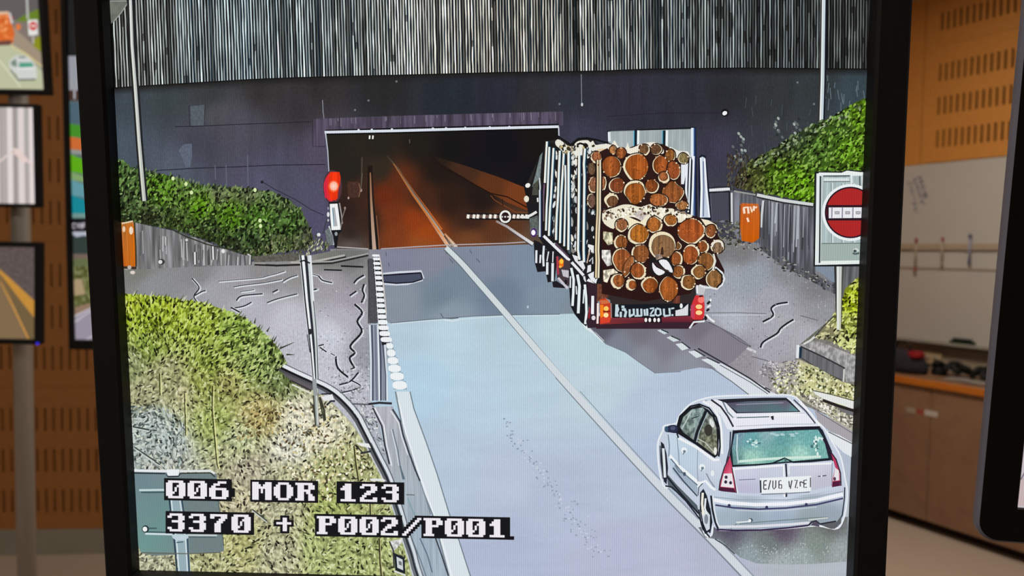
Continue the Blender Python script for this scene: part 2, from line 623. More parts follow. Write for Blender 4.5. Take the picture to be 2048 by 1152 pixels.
# left wall boards: three slot rows to a board
va = lw(110, 816).y; pit = (lw(110, 816).y - lw(110, 979).y) / 2
slen = lw(110, 816).y - lw(110, 862).y
vbase = lw(110, 1058).y
grp = lw(110, 527).y - va
cu = lw(56, 839).x; cp = (lw(175, 839).x - cu) / 7
ncol = 26
for gi in range(-1, 4):
    ua = cu - 3.5 * cp + gi * ncol * cp
    for gk in range(0, 5):
        base = vbase + gk * grp
        rows = sorted([(va - k * pit - slen + gk * grp, va - k * pit + gk * grp) for k in range(3)])
        v1 = min(base + grp - 0.0015, CEIL)
        if base > CEIL - 0.3: continue
        rows = [r_ for r_ in rows if r_[1] < v1 - 0.02]
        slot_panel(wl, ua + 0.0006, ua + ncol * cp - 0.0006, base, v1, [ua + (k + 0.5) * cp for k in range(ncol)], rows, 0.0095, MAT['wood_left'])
link('felt_backing', mesh_bm(box_bm(-2.5, JOG, 0, CEIL, -0.03, -0.0165)), MAT['felt'], wl)
bb = link('baseboard_left', mesh_bm(box_bm(-2.5, JOG, 0, vbase - 0.002, -0.0165, 0.006, 0.002)), MAT['base'], None, LW)
tag(bb, 'grey skirting under the orange wall at left', kind='structure')

# side wall boards above the whiteboard
tb = sw(1879, 128); td = sw(1873, 295)
spit = (sw(1879, 128).y - sw(1873, 261).y) / 2
slen2 = sw(1879, 128).y - sw(1879, 163).y
grp2 = spit * 289 / 82
cu2 = sw(1880, 145).x; cp2 = (sw(2011, 120).x - cu2) / 10
vpan = sw(1830, 330).y
for gk in range(0, 3):
    base = vpan + 0.003 + gk * grp2
    rows = sorted([(tb.y - k * spit - slen2 + gk * grp2, tb.y - k * spit + gk * grp2) for k in range(3)])
    v1 = min(base + grp2 - 0.0015, CEIL)
    rows = [r_ for r_ in rows if r_[1] < v1 - 0.01 and r_[0] > base]
    for gi in range(0, 3):
        ua = cu2 - 0.6 * cp2 + gi * 24 * cp2
        slot_panel(wr, ua - (0.04 if gi == 0 else 0), ua + 24 * cp2 - 0.001, base, v1, [ua + (k + 0.6) * cp2 for k in range(24)], rows, 0.015, MAT['wood'])
link('wood_panel', mesh_bm(box_bm(uj + 0.003, cu2 - 0.6 * cp2 - 0.041, vpan, CEIL, -0.0165, 0.0, 0.003)), MAT['wood'], wr)
link('wood_panel', mesh_bm(box_bm(ub, uj - 0.003, vpan, CEIL, -0.0165, 0.0, 0.003)), MAT['wood'], wr)
link('felt_backing', mesh_bm(box_bm(ub, 5.4, vpan, CEIL, -0.03, -0.0165)), MAT['felt'], wr)

# ---------------------------------------------------------------- whiteboard on the side wall
w0 = ub + 0.02; wt = sw(1830, 331).y; wbm = sw(1880, 682).y
wbt = empty('whiteboard', SW @ Matrix.Translation((w0, wbm, 0)))
tag(wbt, 'large whiteboard with tan rail and faint blue handwriting on the side wall', 'whiteboard')
BWD = 3.4
BH = wt - wbm
link('board', mesh_bm(box_bm(0, BWD, 0, BH, -0.03, 0.012, 0.003)), MAT['board'], wbt)


def wbp(px, py, off=0.012):
    p = sw(px, py, off)
    return (p.x - w0, p.y - wbm)


ry0 = wbp(1850, 500)[1]; ry1 = wbp(1850, 487)[1]
link('rail', mesh_bm(box_bm(0.01, BWD - 0.02, ry0, ry1, 0.012, 0.03, 0.003)), MAT['rail'], wbt)
ry2 = wbp(1850, 536)[1]
link('thin_rail', mesh_bm(box_bm(0.01, BWD - 0.02, ry2 - 0.006, ry2 + 0.006, 0.012, 0.02, 0.002)), MAT['rail'], wbt)
link('pen_tray', mesh_bm(box_bm(0.0, BWD, -0.02, 0.0, -0.03, 0.05, 0.004)), MAT['base'], wbt)
# handwriting: slanted rows of small pen strokes
bm = bmesh.new()
hw = random.Random(3)
for (ax, ay, bx, by) in ((1818, 362, 1834, 428), (1829, 356, 1846, 412), (1840, 352, 1853, 396)):
    A = Vector((*wbp(ax, ay), 0)); B = Vector((*wbp(bx, by), 0))
    d = (B - A); n_ = 13
    t_ = d.normalized(); s_ = Vector((-t_.y, t_.x, 0))
    for k in range(n_):
        c = A + d * ((k + 0.5) / n_)
        pts = []
        for q in range(4):
            pts.append(c + s_ * hw.uniform(-0.018, 0.018) + t_ * hw.uniform(-0.009, 0.009))
        for p, q in zip(pts, pts[1:]):
            e = (q - p)
            if e.length < 1e-4: continue
            nn = Vector((-e.y, e.x, 0)).normalized() * 0.0022
            bm.faces.new([bm.verts.new((v_.x, v_.y, 0.0124)) for v_ in (p - nn, q - nn, q + nn, p + nn)])
tag(link('handwriting', mesh_bm(bm), MAT['ink'], wbt), 'small blue handwriting in slanted rows')

# slim holders clipped on the rail
for i, (px, y0, y1, m1, m2, lb) in enumerate(((1831, 476, 545, 'rail', 'pinkred', 'slim stick with red ends hung on whiteboard rail, nearest the big monitor'),
                                               (1884, 474, 533, 'rail', 'pinkred', 'slim stick with one red end hung in the middle of whiteboard rail'),
                                               (1939, 468, 530, 'edge', 'ink', 'dark blue grey marker hung on whiteboard rail, right of two red tipped sticks'))):
    a = sw(px, y0, 0.04); b = sw(px - 1, y1, 0.04)
    t = empty('marker', SW @ Matrix.Translation((b.x, b.y, 0.041)))
    tag(t, lb, 'marker', 'markers hung on the whiteboard rail')
    h = a.y - b.y
    tube('barrel', [(0, h * 0.14, 0), (0, h * 0.86, 0)], 0.0075, MAT[m1], t)
    tube('cap', [(0, h * 0.86, 0), (0, h * 0.97, 0), (0, h, 0)], [0.009, 0.009, 0.006], MAT[m2], t)
    tube('tip', [(0, 0, 0), (0, h * 0.05, 0), (0, h * 0.14, 0)], [0.004, 0.009, 0.009], MAT[m2 if i != 1 else m1], t)

# ---------------------------------------------------------------- low cabinet along the side wall
CH = 0.93
CP = ground(1880, 765, CH)
CL = SWI @ CP                               # front top edge of the counter in wall coordinates
cd = CL.z
cb_ = empty('low_cabinet', SW @ Matrix.Translation((ub + 0.05, 0, 0)))
tag(cb_, 'brown wooden low cabinet with orange edged counter under the whiteboard', 'cabinet')
CWD = 3.6
kickh = 0.07
link('plinth', mesh_bm(box_bm(0.0, CWD, 0, kickh, 0.0, cd - 0.10)), MAT['kick'], cb_)
for k in range(4):
    x0 = k * CWD / 4 + (0.002 if k else 0); x1 = (k + 1) * CWD / 4 - 0.002
    link('front_panel', mesh_bm(box_bm(x0, x1, kickh, CH - 0.04, cd - 0.035, cd - 0.015, 0.0015)), MAT['cab'], cb_)
link('carcass', mesh_bm(box_bm(0.0, CWD, kickh, CH - 0.04, 0.0, cd - 0.036)), MAT['cab'], cb_)
link('counter_top', mesh_bm(box_bm(0.0, CWD, CH - 0.04, CH, 0.0, cd - 0.006, 0.001)), MAT['counter'], cb_)
link('counter_edge', mesh_bm(box_bm(0.0, CWD, CH - 0.041, CH + 0.0008, cd - 0.0058, cd + 0.006, 0.003)), MAT['cabedge'], cb_)
cbi = (SW @ Matrix.Translation((ub + 0.05, 0, 0))).inverted()


def cabf(px, py):
    return cbi @ hit(px, py, SW @ Vector((0, 0, cd - 0.015)), SW_N)


s0 = cabf(1812, 819); s1 = cabf(1832, 822); s2 = cabf(1849, 825); s3 = cabf(1876, 829)
for a, b, m in ((s0, s1, 'rail'), (s1, s2, 'pinkred'), (s2, s3, 'paper')):
    link('sticker', mesh_bm(box_bm(a.x, b.x - 0.001, (a.y + b.y) / 2 - 0.016, (a.y + b.y) / 2 + 0.016, cd - 0.0149, cd - 0.0135, 0.0004)), MAT[m], cb_)


def on_counter(px, py, back):
    """spot on the counter, given by pixel and checked against its depth from the wall"""
    p = SWI @ ground(px, py, CH)
    p.z = max(min(p.z, cd - 0.05), back)
    return p


# bag: a slumped cloth bag with a red flap
p = on_counter(1815, 745, 0.1)
p.x = sw(1815, 745, p.z).x
bg = empty('cloth_bag', SW @ Matrix.Translation((p.x, CH, p.z)))
tag(bg, 'slumped dark grey cloth bag with a red flap on the counter', 'bag')


def lump(name, sx, sy, sz, mat, parent, M=None, seed=0, wob=0.25, flat=True):
    b = bmesh.new()
    bmesh.ops.create_uvsphere(b, u_segments=20, v_segments=12, radius=1.0)
    for v_ in b.verts:
        c = v_.co
        k = 1 + wob * (vnoise(c.x * 1.7 + 5, c.y * 1.7 + c.z * 2.3 + 5, seed) - 0.5) * 2
        v_.co = Vector((c.x * sx * k, c.z * sy * k, c.y * sz * k))
        if flat: v_.co.y = max(v_.co.y, -sy * 0.55)
    lo = min(v_.co.y for v_ in b.verts)
    for v_ in b.verts: v_.co.y -= lo
    return link(name, mesh_bm(b, True), mat, parent, M)


lump('body', 0.15, 0.10, 0.09, MAT['bag'], bg, Matrix.Translation((-0.02, 0, 0)), 4)
lump('flap', 0.055, 0.03, 0.05, MAT['red'], bg, Matrix.Translation((0.06, 0.105, 0.02)), 8)
tube('handle', [(-0.10, 0.13, 0.0), (-0.07, 0.19, 0.01), (0.0, 0.2, 0.02), (0.04, 0.14, 0.02)], 0.008, MAT['blackrub'], bg)

# double wall socket
p = sw(1862, 716)
so = empty('wall_socket', SW @ Matrix.Translation((p.x, p.y, -0.03)))
tag(so, 'cream double wall socket between the bag and the black cable', 'socket')
link('plate', mesh_bm(box_bm(-0.06, 0.06, -0.04, 0.04, 0, 0.02, 0.005)), MAT['cream'], so)
for k in (-1, 1):
    o = link('socket_well', mesh_bm(tube_bm([(k * 0.028, 0, 0.0195), (k * 0.028, 0, 0.022)], 0.019, 18), True), MAT['rail'], so)
    for j in (-1, 1): link('pin_hole', mesh_bm(tube_bm([(k * 0.028 + j * 0.008, 0, 0.0215), (k * 0.028 + j * 0.008, 0, 0.0225)], 0.0028, 10)), MAT['blackrub'], o)

# black coiled cable / headset lying on the counter
p = SWI @ ground(1930, 752, CH)
p.z = 0.16; p.x = sw(1930, 745, p.z).x
hs = empty('cable_coil', SW @ Matrix.Translation((p.x, CH, p.z)))
tag(hs, 'black cable bundle lying on the counter behind white paper', 'cable')
pts = []
for k in range(90):
    a = k * 0.42
    pts.append((-0.17 + 0.34 * k / 89 + 0.03 * math.cos(a), 0.045 + 0.018 * (1 - k / 110) + 0.02 * math.sin(a * 1.3), 0.04 * math.sin(a)))
tube('cord', pts, 0.018, MAT['blackrub'], hs, 8)
lump('plug', 0.05, 0.045, 0.04, MAT['blackrub'], hs, Matrix.Translation((-0.16, 0, 0)), 3)

# white papers
p = SWI @ ground(1945, 763, CH)
p.z = min(p.z, cd - 0.13)
p.x = sw(1945, 758, p.z).x
for k, (dx, rz, lb) in enumerate(((0.0, 0.1, 'white sheet of paper lying on the counter, lower of two'), (0.03, -0.12, 'white sheet of paper lying on top of another on the counter'))):
    b = bmesh.new()
    n_ = 6
    g = [[b.verts.new((-0.15 + 0.30 * i / n_, 0.003 * math.sin(i * 1.3 + k) ** 2 + 0.0005, -0.1 + 0.2 * j)) for j in range(2)] for i in range(n_ + 1)]
    for i in range(n_): b.faces.new((g[i][0], g[i + 1][0], g[i + 1][1], g[i][1]))
    r_ = bmesh.ops.solidify(b, geom=b.faces[:], thickness=0.0006)
    o = link('paper_sheet', mesh_bm(b), MAT['paper'], None, SW @ Matrix.Translation((p.x + dx, CH + 0.0008 + 0.0042 * k, p.z)) @ Matrix.Rotation(rz, 4, 'Y'))
    tag(o, lb, 'paper', 'papers on the counter')

# board wiper on the tray of the whiteboard
p = sw(1925, 684, 0.03)
wp = empty('board_wiper', SW @ Matrix.Translation((p.x, wbm, 0.03)))
tag(wp, 'small dark green board wiper on the tray of the whiteboard', 'wiper')
link('felt_pad', mesh_bm(box_bm(-0.075, 0.075, 0, 0.018, -0.015, 0.018, 0.004)), MAT['green'], wp)
link('grip', mesh_bm(box_bm(-0.06, 0.06, 0.018, 0.034, -0.011, 0.014, 0.006)), MAT['blackrub'], wp)

# ---------------------------------------------------------------- ceiling lamps
for i, (x, y, ln, st) in enumerate(LAMPS):
    t = empty('ceiling_lamp', Matrix.Translation((x, y, CEIL)))
    tag(t, ('long white ceiling lamp above the low cabinet', 'unseen ceiling lamp added to light the front of the large monitor', 'unseen ceiling lamp added to brighten the left wall, pole and floor')[i], 'lamp', 'ceiling lamps')
    b = bmesh.new()
    box_bm(-0.12, 0.12, -ln / 2, ln / 2, -0.03, 0, 0.004, bm=b)
    link('body', mesh_bm(b), MAT['lampbody'], t)
    m = pmat('lamp_light', (255, 240, 220), 0.5, 0.2, emit=(255, 240, 224, st))
    link('diffuser', mesh_bm(box_bm(-0.1, 0.1, -ln / 2 + 0.02, ln / 2 - 0.02, -0.042, -0.031, 0.003)), m, t)


# ================================================================ MONITORS
def ring_mesh(loops):
    """closed rings of equal point count, bridged"""
    bm = bmesh.new()
    rs = [[bm.verts.new(p) for p in lp] for lp in loops]
    n = len(rs[0])
    for A, B in zip(rs, rs[1:]):
        for k in range(n):
            bm.faces.new((A[k], A[(k + 1) % n], B[(k + 1) % n], B[k]))
    return mesh_bm(bm)


def rrect(x0, x1, y0, y1, r, z, n=6):
    pts = []
    for cx, cy, a0 in ((x1 - r, y1 - r, 0), (x0 + r, y1 - r, 90), (x0 + r, y0 + r, 180), (x1 - r, y0 + r, 270)):
        for k in range(n + 1):
            a = R(a0 + 90 * k / n)
            pts.append((cx + r * math.cos(a), cy + r * math.sin(a), z))
    return pts


TI = {}


def monitor(name, label, O, ex, ey, n, w, h, bz, px, group=None, rad=0.004, proud=0.005, lip=0.003, depth=0.03, lipmat='lip', bezelmat='bezel', edgemat=None, chamfer=0.0015, mount=None, base_at=None, back=True):
    """w, h: lit face, centred on O; bz = widths of the black frame left, right, top, bottom"""
    l, r_, t, b = bz
    M = frame(O, ex, ey, n)
    TB = Matrix.Translation(base_at or (O - ey * (h / 2 + b)))
    root = empty(name, TB)
    TI[root.name] = TB.inverted()
    tag(root, label, 'monitor', group)
    ML = TB.inverted() @ M
    x0, x1, y0, y1 = -w / 2 - l, w / 2 + r_, -h / 2 - b, h / 2 + t
    me = ring_mesh([rrect(x0 + chamfer, x1 - chamfer, y0 + chamfer, y1 - chamfer, rad, proud), rrect(-w / 2 - lip, w / 2 + lip, -h / 2 - lip, h / 2 + lip, 0.0006, proud)])
    bez = link('bezel', me, MAT[bezelmat], root, ML)
    me = ring_mesh([rrect(-w / 2 - lip, w / 2 + lip, -h / 2 - lip, h / 2 + lip, 0.0006, proud), rrect(-w / 2 - lip * 0.55, w / 2 + lip * 0.55, -h / 2 - lip * 0.55, h / 2 + lip * 0.55, 0.0005, proud * 0.75), rrect(-w / 2, w / 2, -h / 2, h / 2, 0.0003, -0.0002)])
    link('inner_lip', me, MAT[lipmat], root, ML)
    me = ring_mesh([rrect(x0 + chamfer, x1 - chamfer, y0 + chamfer, y1 - chamfer, rad, proud), rrect(x0, x1, y0, y1, rad + chamfer, proud - chamfer), rrect(x0, x1, y0, y1, rad + chamfer, -depth * 0.5)])
    link('frame_edge', me, MAT[edgemat or bezelmat], root, ML)
    if back:
        bm = bmesh.new()
        loops = [rrect(x0, x1, y0, y1, rad + chamfer, -depth * 0.5), rrect(x0 + 0.02, x1 - 0.02, y0 + 0.02, y1 - 0.02, rad, -depth), rrect(x0 + 0.06, x1 - 0.06, y0 + 0.06, y1 - 0.06, rad, -depth - 0.015)]
        rs = [[bm.verts.new(p) for p in lp] for lp in loops]
        for A, B in zip(rs, rs[1:]):
            for k in range(len(A)): bm.faces.new((A[k], A[(k + 1) % len(A)], B[(k + 1) % len(A)], B[k]))
        bm.faces.new(rs[-1])
        link('back_shell', mesh_bm(bm), MAT['bezel'], root, ML)
    bm = bmesh.new()
    bm.faces.new([bm.verts.new(p) for p in ((-w / 2, -h / 2, 0), (w / 2, -h / 2, 0), (w / 2, h / 2, 0), (-w / 2, h / 2, 0))])
    me = bpy.data.meshes.new('mesh'); bm.to_mesh(me); bm.free()
    scr = link('screen', me, MAT['bezel'], root, ML)
    return root, Sheet(O, ex, ey, n, w, h, scr, px), ML


# --- the big monitor in front of the camera
rx_, ry_, rz_ = 0.09510388, -0.05369028, -0.00193648
RM = ROT3 @ (Matrix.Rotation(rz_, 3, 'Z') @ Matrix.Rotation(ry_, 3, 'Y') @ Matrix.Rotation(rx_, 3, 'X'))
MO = CAMM @ Vector((-0.01547353, -0.00439344, -0.37880018))
EX, EY, EN = RM.col[0].copy(), RM.col[1].copy(), RM.col[2].copy()
SWD, SHT = 0.376, 0.300468
DESK = MO.z - 0.30
mfoot = Vector((MO.x, MO.y + 0.09, DESK))
big, S, BML = monitor('desk_monitor', 'large black framed desk monitor showing a log truck entering a tunnel', MO, EX, EY, EN, SWD, SHT, (0.0165, 0.0178, 0.017, 0.019), 0.376 / 1462,
                      lip=0.0031, proud=0.0058, depth=0.04, rad=0.003, base_at=mfoot)
BI = TI[big.name]
tube('stand_neck', [BI @ (mfoot + Vector((0, 0, 0.012))), BI @ (mfoot + Vector((0, 0, 0.22))), BI @ (MO - EN * 0.05)], [0.02, 0.02, 0.024], MAT['bezel'], big, 16)
link('stand_base', mesh_bm(box_bm(-0.13, 0.13, -0.09, 0.09, 0.0, 0.012, 0.005)), MAT['bezel'], big)

# --- the black monitor at the right edge of the view
d0 = ray(1946, 1079)
P0 = EYE + d0 * (0.43 / d0.dot(ROT3 @ Vector((0, 0, -1))))
yw = R(10)
e2 = Vector((math.cos(yw), -math.sin(yw), 0))
n2h = Vector((-math.sin(yw), -math.cos(yw), 0))


def right_axes(t):
    ey_ = UP * math.cos(t) + n2h * math.sin(t)
    return ey_, e2.cross(ey_)


def topx(t):
    ey_, _ = right_axes(t)
    a = ROT3.transposed() @ (P0 + ey_ * 0.305 - EYE)
    return 1024 + F * a.x / -a.z, 576 - F * a.y / -a.z


best = min((abs(topx(R(k * 0.25))[0] - (1946 + 0.094 * (1079 - topx(R(k * 0.25))[1]))), k) for k in range(-40, 100))
t2 = R(best[1] * 0.25)
e2y, e2n = right_axes(t2)
W2, H2, B2 = 0.41, 0.33, 0.0215
O2 = P0 + e2 * (W2 / 2 + B2) + e2y * (H2 / 2 + B2)
foot2 = Vector((O2.x + 0.03, O2.y + 0.10, DESK))
rm, S2, ML2 = monitor('desk_monitor', 'glossy black desk monitor with grey edge cut off at the right side of the view', O2, e2, e2y, e2n, W2, H2, (B2, B2, B2, B2), 0.0003,
                      rad=0.011, chamfer=0.0016, lip=0.001, proud=0.002, depth=0.006, bezelmat='gloss', lipmat='gloss', edgemat='edge', base_at=foot2)
RI = TI[rm.name]
tube('stand_neck', [RI @ (foot2 + Vector((0, 0, 0.012))), RI @ (foot2 + Vector((0, 0, 0.2))), RI @ (O2 - e2n * 0.045)], [0.018, 0.018, 0.022], MAT['gloss'], rm, 16)
link('stand_base', mesh_bm(box_bm(-0.11, 0.11, -0.08, 0.08, 0.0, 0.012, 0.005)), MAT['gloss'], rm)

# --- the desk that carries both, just below the view
dk = empty('control_desk', Matrix.Translation((0.1, 0.5, 0)))
tag(dk, 'grey control desk under the large monitor', 'desk')
link('desk_top', mesh_bm(box_bm(-0.75, 0.85, -0.35, 0.2, DESK - 0.03, DESK, 0.004)), MAT['desk'], dk)
for sx_ in (-0.72, 0.80):
    link('side_panel', mesh_bm(box_bm(sx_ - 0.015, sx_ + 0.015, -0.3, 0.18, 0, DESK - 0.03, 0.003)), MAT['desk'], dk)
link('modesty_panel', mesh_bm(box_bm(-0.705, 0.785, 0.12, 0.14, 0.3, DESK - 0.03, 0.002)), MAT['desk'], dk)

# --- small monitors on a pole at the left, and the tall one beside them
DP = 2.45
fw = ROT3 @ Vector((0, 0, -1))


def at_depth(px, py, d):
    q = ray(px, py)
    return EYE + q * (d / q.dot(fw))


pp = at_depth(24, 800, DP + 0.02)
pole = empty('mounting_pole', Matrix.Translation((pp.x, pp.y + 0.06, 0)))
tag(pole, 'round aluminium pole carrying the three small monitors', 'pole')
tube('shaft', [(0, 0, 0.012), (0, 0, CEIL - 0.012)], 0.029, MAT['alu'], pole, 24)
tube('foot_flange', [(0, 0, 0), (0, 0, 0.012)], 0.07, MAT['alu'], pole, 24)
tube('ceiling_flange', [(0, 0, CEIL - 0.012), (0, 0, CEIL)], 0.07, MAT['alu'], pole, 24)


def left_monitor(label, xr, yt, yb, tilt, w, depth, bz, name='wall_monitor', group='small monitors on the pole', yaw=0.0):
    """xr: right edge of the lit face (pixel), yt/yb its top and bottom"""
    A = at_depth(xr, (yt + yb) / 2, depth)
    ex = Vector((math.cos(R(yaw)), math.sin(R(yaw)), 0)); nh = Vector((math.sin(R(yaw)), -math.cos(R(yaw)), 0))
    ey = UP * math.cos(R(tilt)) + nh * math.sin(R(tilt)); n = ex.cross(ey)
    h = (yb - yt) / F * depth
    O = A - ex * (w / 2)
    root, sh, ml = monitor(name, label, O, ex, ey, n, w, h, bz, depth / F, group, rad=0.004, chamfer=0.002, lip=0.003, proud=0.006, depth=0.035)
    if name == 'wall_monitor':
        ri = TI[root.name]
        a = ri @ (O - n * 0.045); b = ri @ Vector((pp.x, pp.y + 0.03, O.z))
        tube('bracket_arm', [a, b], 0.018, MAT['bezel'], root, 12)
        link('bracket_clamp', mesh_bm(tube_bm([b + Vector((0, 0.03, -0.03)), b + Vector((0, 0.03, 0.03))], 0.036, 20), True), MAT['bezel'], root)
    return root, sh


b4 = (0.021, 0.021, 0.018, 0.018)
m1, SA = left_monitor('small black monitor at top left showing an orange log truck and a white car', 78, -125, 175, 4.2, 0.46, DP - 0.05, b4)
m2, SB = left_monitor('small black monitor in the middle showing pale vertical stripes', 68, 217, 407, 0.5, 0.40, DP - 0.05, (0.018, 0.018, 0.012, 0.012))
m3, SC = left_monitor('small black monitor at the bottom showing a tunnel road with yellow stripe', 69, 495, 678, -1.5, 0.40, DP - 0.05, (0.022, 0.022, 0.017, 0.018))
tube('power_light', [TI[m3.name] @ (at_depth(75, 687, DP - 0.055)), TI[m3.name] @ (at_depth(75, 687, DP - 0.053))], 0.0045, MAT['led'], m3, 10)
m4, SD = left_monitor('tall black multi picture monitor half hidden behind the large monitor', 690, -260, 690, 1.0, 0.80, 2.15, (0.018, 0.018, 0.03, 0.03), 'video_wall_monitor', None)
# floor stand of the tall monitor
bx4 = m4.location
link('stand_column', mesh_bm(box_bm(-0.05, 0.05, 0.03, 0.09, -bx4.z + 0.02, 0.5, 0.004)), MAT['bezel'], m4)
link('stand_foot', mesh_bm(box_bm(-0.35, 0.35, -0.25, 0.3, -bx4.z, -bx4.z + 0.02, 0.004)), MAT['bezel'], m4)

# ================================================================ THE PICTURE ON THE BIG SCREEN
zA = Z(200, 0, 3.6); zB = Z(700, 0, 3.6); zC = Z(1220, 0, 3.6); zD = Z(220, 300, 3.6); zE = Z(220, 580, 3.6)
zF = Z(220, 840, 3.692); zG = Z(620, 220, 3.6); zH = Z(620, 500, 3.6); zI = Z(620, 800, 3.273); zJ = Z(1040, 260, 4.8)
zK = Z(1040, 450, 4.8); zL = Z(1140, 260, 7.2); zM = Z(1180, 400, 6.4); zN = Z(1300, 780, 3.6); zO = Z(1400, 180, 3.6)
zQ = Z(1400, 480, 3.389); z1 = Z(1060, 270, 9.6); z2 = Z(1060, 380, 9.6); z3 = Z(1060, 470, 6.063); z4 = Z(1180, 560, 8.192)
z5 = Z(1560, 560, 3.389); z6 = Z(640, 330, 6.063); z7 = Z(1400, 680, 5.237); z8 = Z(1380, 1000, 6.024)
BLK = (22, 22, 26); WHT = (232, 238, 242); CRM = (236, 222, 190)
rnd = random.Random(11)


def mul(c, k):
    return tuple(min(255, v * k) for v in c[:3])


def mixc3(a, b, t):
    return tuple(a[i] + (b[i] - a[i]) * t for i in range(3))


# ---------------------------------------------------------------- concrete front of the tunnel
facade_f = field([(235, 200, 62, 72, 80), (250, 290, 72, 84, 96), (330, 200, 58, 66, 70), (420, 190, 52, 56, 58), (520, 180, 50, 48, 48), (400, 290, 66, 66, 80), (350, 330, 84, 92, 106),
                  (480, 250, 76, 74, 86), (440, 225, 77, 77, 84), (560, 350, 77, 77, 96), (600, 210, 54, 50, 54), (640, 170, 46, 44, 44), (520, 370, 84, 82, 104), (600, 400, 78, 77, 98), (640, 440, 78, 74, 100),
                  (640, 300, 78, 72, 90), (760, 180, 40, 40, 42), (900, 190, 36, 43, 51), (1000, 200, 38, 40, 52), (1060, 210, 46, 46, 50), (1140, 200, 46, 50, 60), (1160, 270, 60, 62, 80), (1230, 200, 48, 46, 58),
                  (1340, 195, 46, 47, 57), (1300, 235, 48, 48, 62), (1450, 200, 44, 44, 52), (1440, 300, 60, 58, 76), (1430, 420, 68, 68, 84), (1540, 200, 48, 52, 54), (1560, 270, 56, 60, 66), (1640, 180, 50, 56, 58),
                  (1700, 190, 58, 72, 80), (1500, 330, 56, 58, 66)], 1.5)
LB = [(212, 178), (300, 172), (400, 166), (500, 160), (600, 156), (720, 153), (850, 150), (1000, 146), (1200, 143), (1300, 139), (1480, 137), (1745, 139)]   # lower edge of the louvres


def lby(x):
    for (a, b), (c, d) in zip(LB, LB[1:]):
        if a <= x <= c: return b + (d - b) * (x - a) / (c - a)
    return 140


S.begin('pictured_tunnel_front', 'dark grey concrete tunnel front shown on the large screen')


def ff(x, y):
    c = facade_f(x, y)
    k = (y - lby(x)) / 14
    if k < 1: c = mixc3((30, 29, 30), c, max(0, k))
    return mul(c, 0.94 + 0.12 * vnoise(x / 14, y / 60, 3))


S.grad([(205, 560), (205, 170)] + LB + [(1760, 560)], ff, 9, 'grain', 0.12)
S.grad(zA(650, 765, 750, 755, 752, 905, 655, 908), lambda x, y: (84, 92, 100), 6, 'grain', 0.2)
S.line(zA(640, 760, 648, 905, 655, 912, 750, 908, 758, 750), 1.2, (40, 42, 48))
S.poly(zA(600, 1040, 660, 1035, 665, 1120, 650, 1150, 600, 1150, 565, 1085), (92, 100, 116), 'grain', 0.2)
S.poly(zD(500, 0, 590, 0, 580, 120, 545, 130), (92, 100, 116), 'grain', 0.2)
S.line(zA(540, 912, 800, 905, 1000, 895, 1300, 885, 1520, 875), 1.6, (38, 36, 46))
S.line(zD(250, 155, 380, 145, 600, 132, 900, 122, 1200, 108, 1550, 104), 1.8, (40, 38, 50))
S.line(zD(1095, 228, 1180, 280, 1340, 360, 1450, 430, 1540, 470), 1.6, (44, 44, 54))
S.ell(524, 364, 3, 3, (30, 32, 38))
for a, b, c in ((1602, 720, 820), (1610, 820, 920)): S.line(zA(a, b, a + 5, c), 1.2, (150, 155, 165))
for px_, y0, y1 in ((495, 310, 375), (452, 330, 372), (430, 330, 360)): S.line(PT(px_, y0, px_ + 1, y1), 2.0, (96, 98, 116))
S.line(zB(1665, 535, 1668, 740), 1.4, (130, 136, 142)); S.ell(1164, 209, 2.2, 3.6, (200, 205, 206))
S.ell(*zC(828, 812)[0], 8, 8, (24, 24, 30)); S.ell(*zC(826, 815)[0], 5, 4, (235, 240, 240), -0.5)
for x_, y_ in ((737, 201), (793, 163), (1119, 208), (1595, 165), (1628, 208), (710, 220)): S.ell(x_, y_, 2.2, 2.2, (110, 116, 120))
S.line(PT(1215, 233, 1320, 226, 1445, 226), 1.5, (38, 36, 46))
for k in range(26):
    x_ = rnd.uniform(1640, 1735); y_ = rnd.uniform(150, 215)
    S.line(PT(x_, y_, x_ + rnd.uniform(-3, 3), y_ + rnd.uniform(10, 30)), 1.6, (96, 112, 122))
for k in range(30):
    x_ = rnd.uniform(1470, 1635); y_ = rnd.uniform(190, 330)
    S.line(PT(x_, y_, x_ + rnd.uniform(-3, 3), y_ + rnd.uniform(8, 24)), 1.3, (70, 78, 84))
# band above the opening
S.grad(PT(625, 238, 720, 234, 850, 230, 1000, 226, 1126, 223, 1127, 250, 1118, 252, 900, 258, 650, 264, 648, 293, 626, 293), lambda x, y: mul((78, 70, 88), 0.8 + 0.45 * vnoise(x / 5, y / 40, 5)), 6, 'streak', 0.25)
S.line(PT(625, 238, 626, 293, 650, 293), 1.4, (36, 34, 42))
for k in range(34):
    x_ = rnd.uniform(640, 1120); y_ = 238 - (x_ - 625) * 0.03
    S.line(PT(x_, y_, x_ + 0.5, y_ + rnd.uniform(5, 18)), 1.3, mul((132, 126, 142), rnd.uniform(0.7, 1.05)))
S.end()

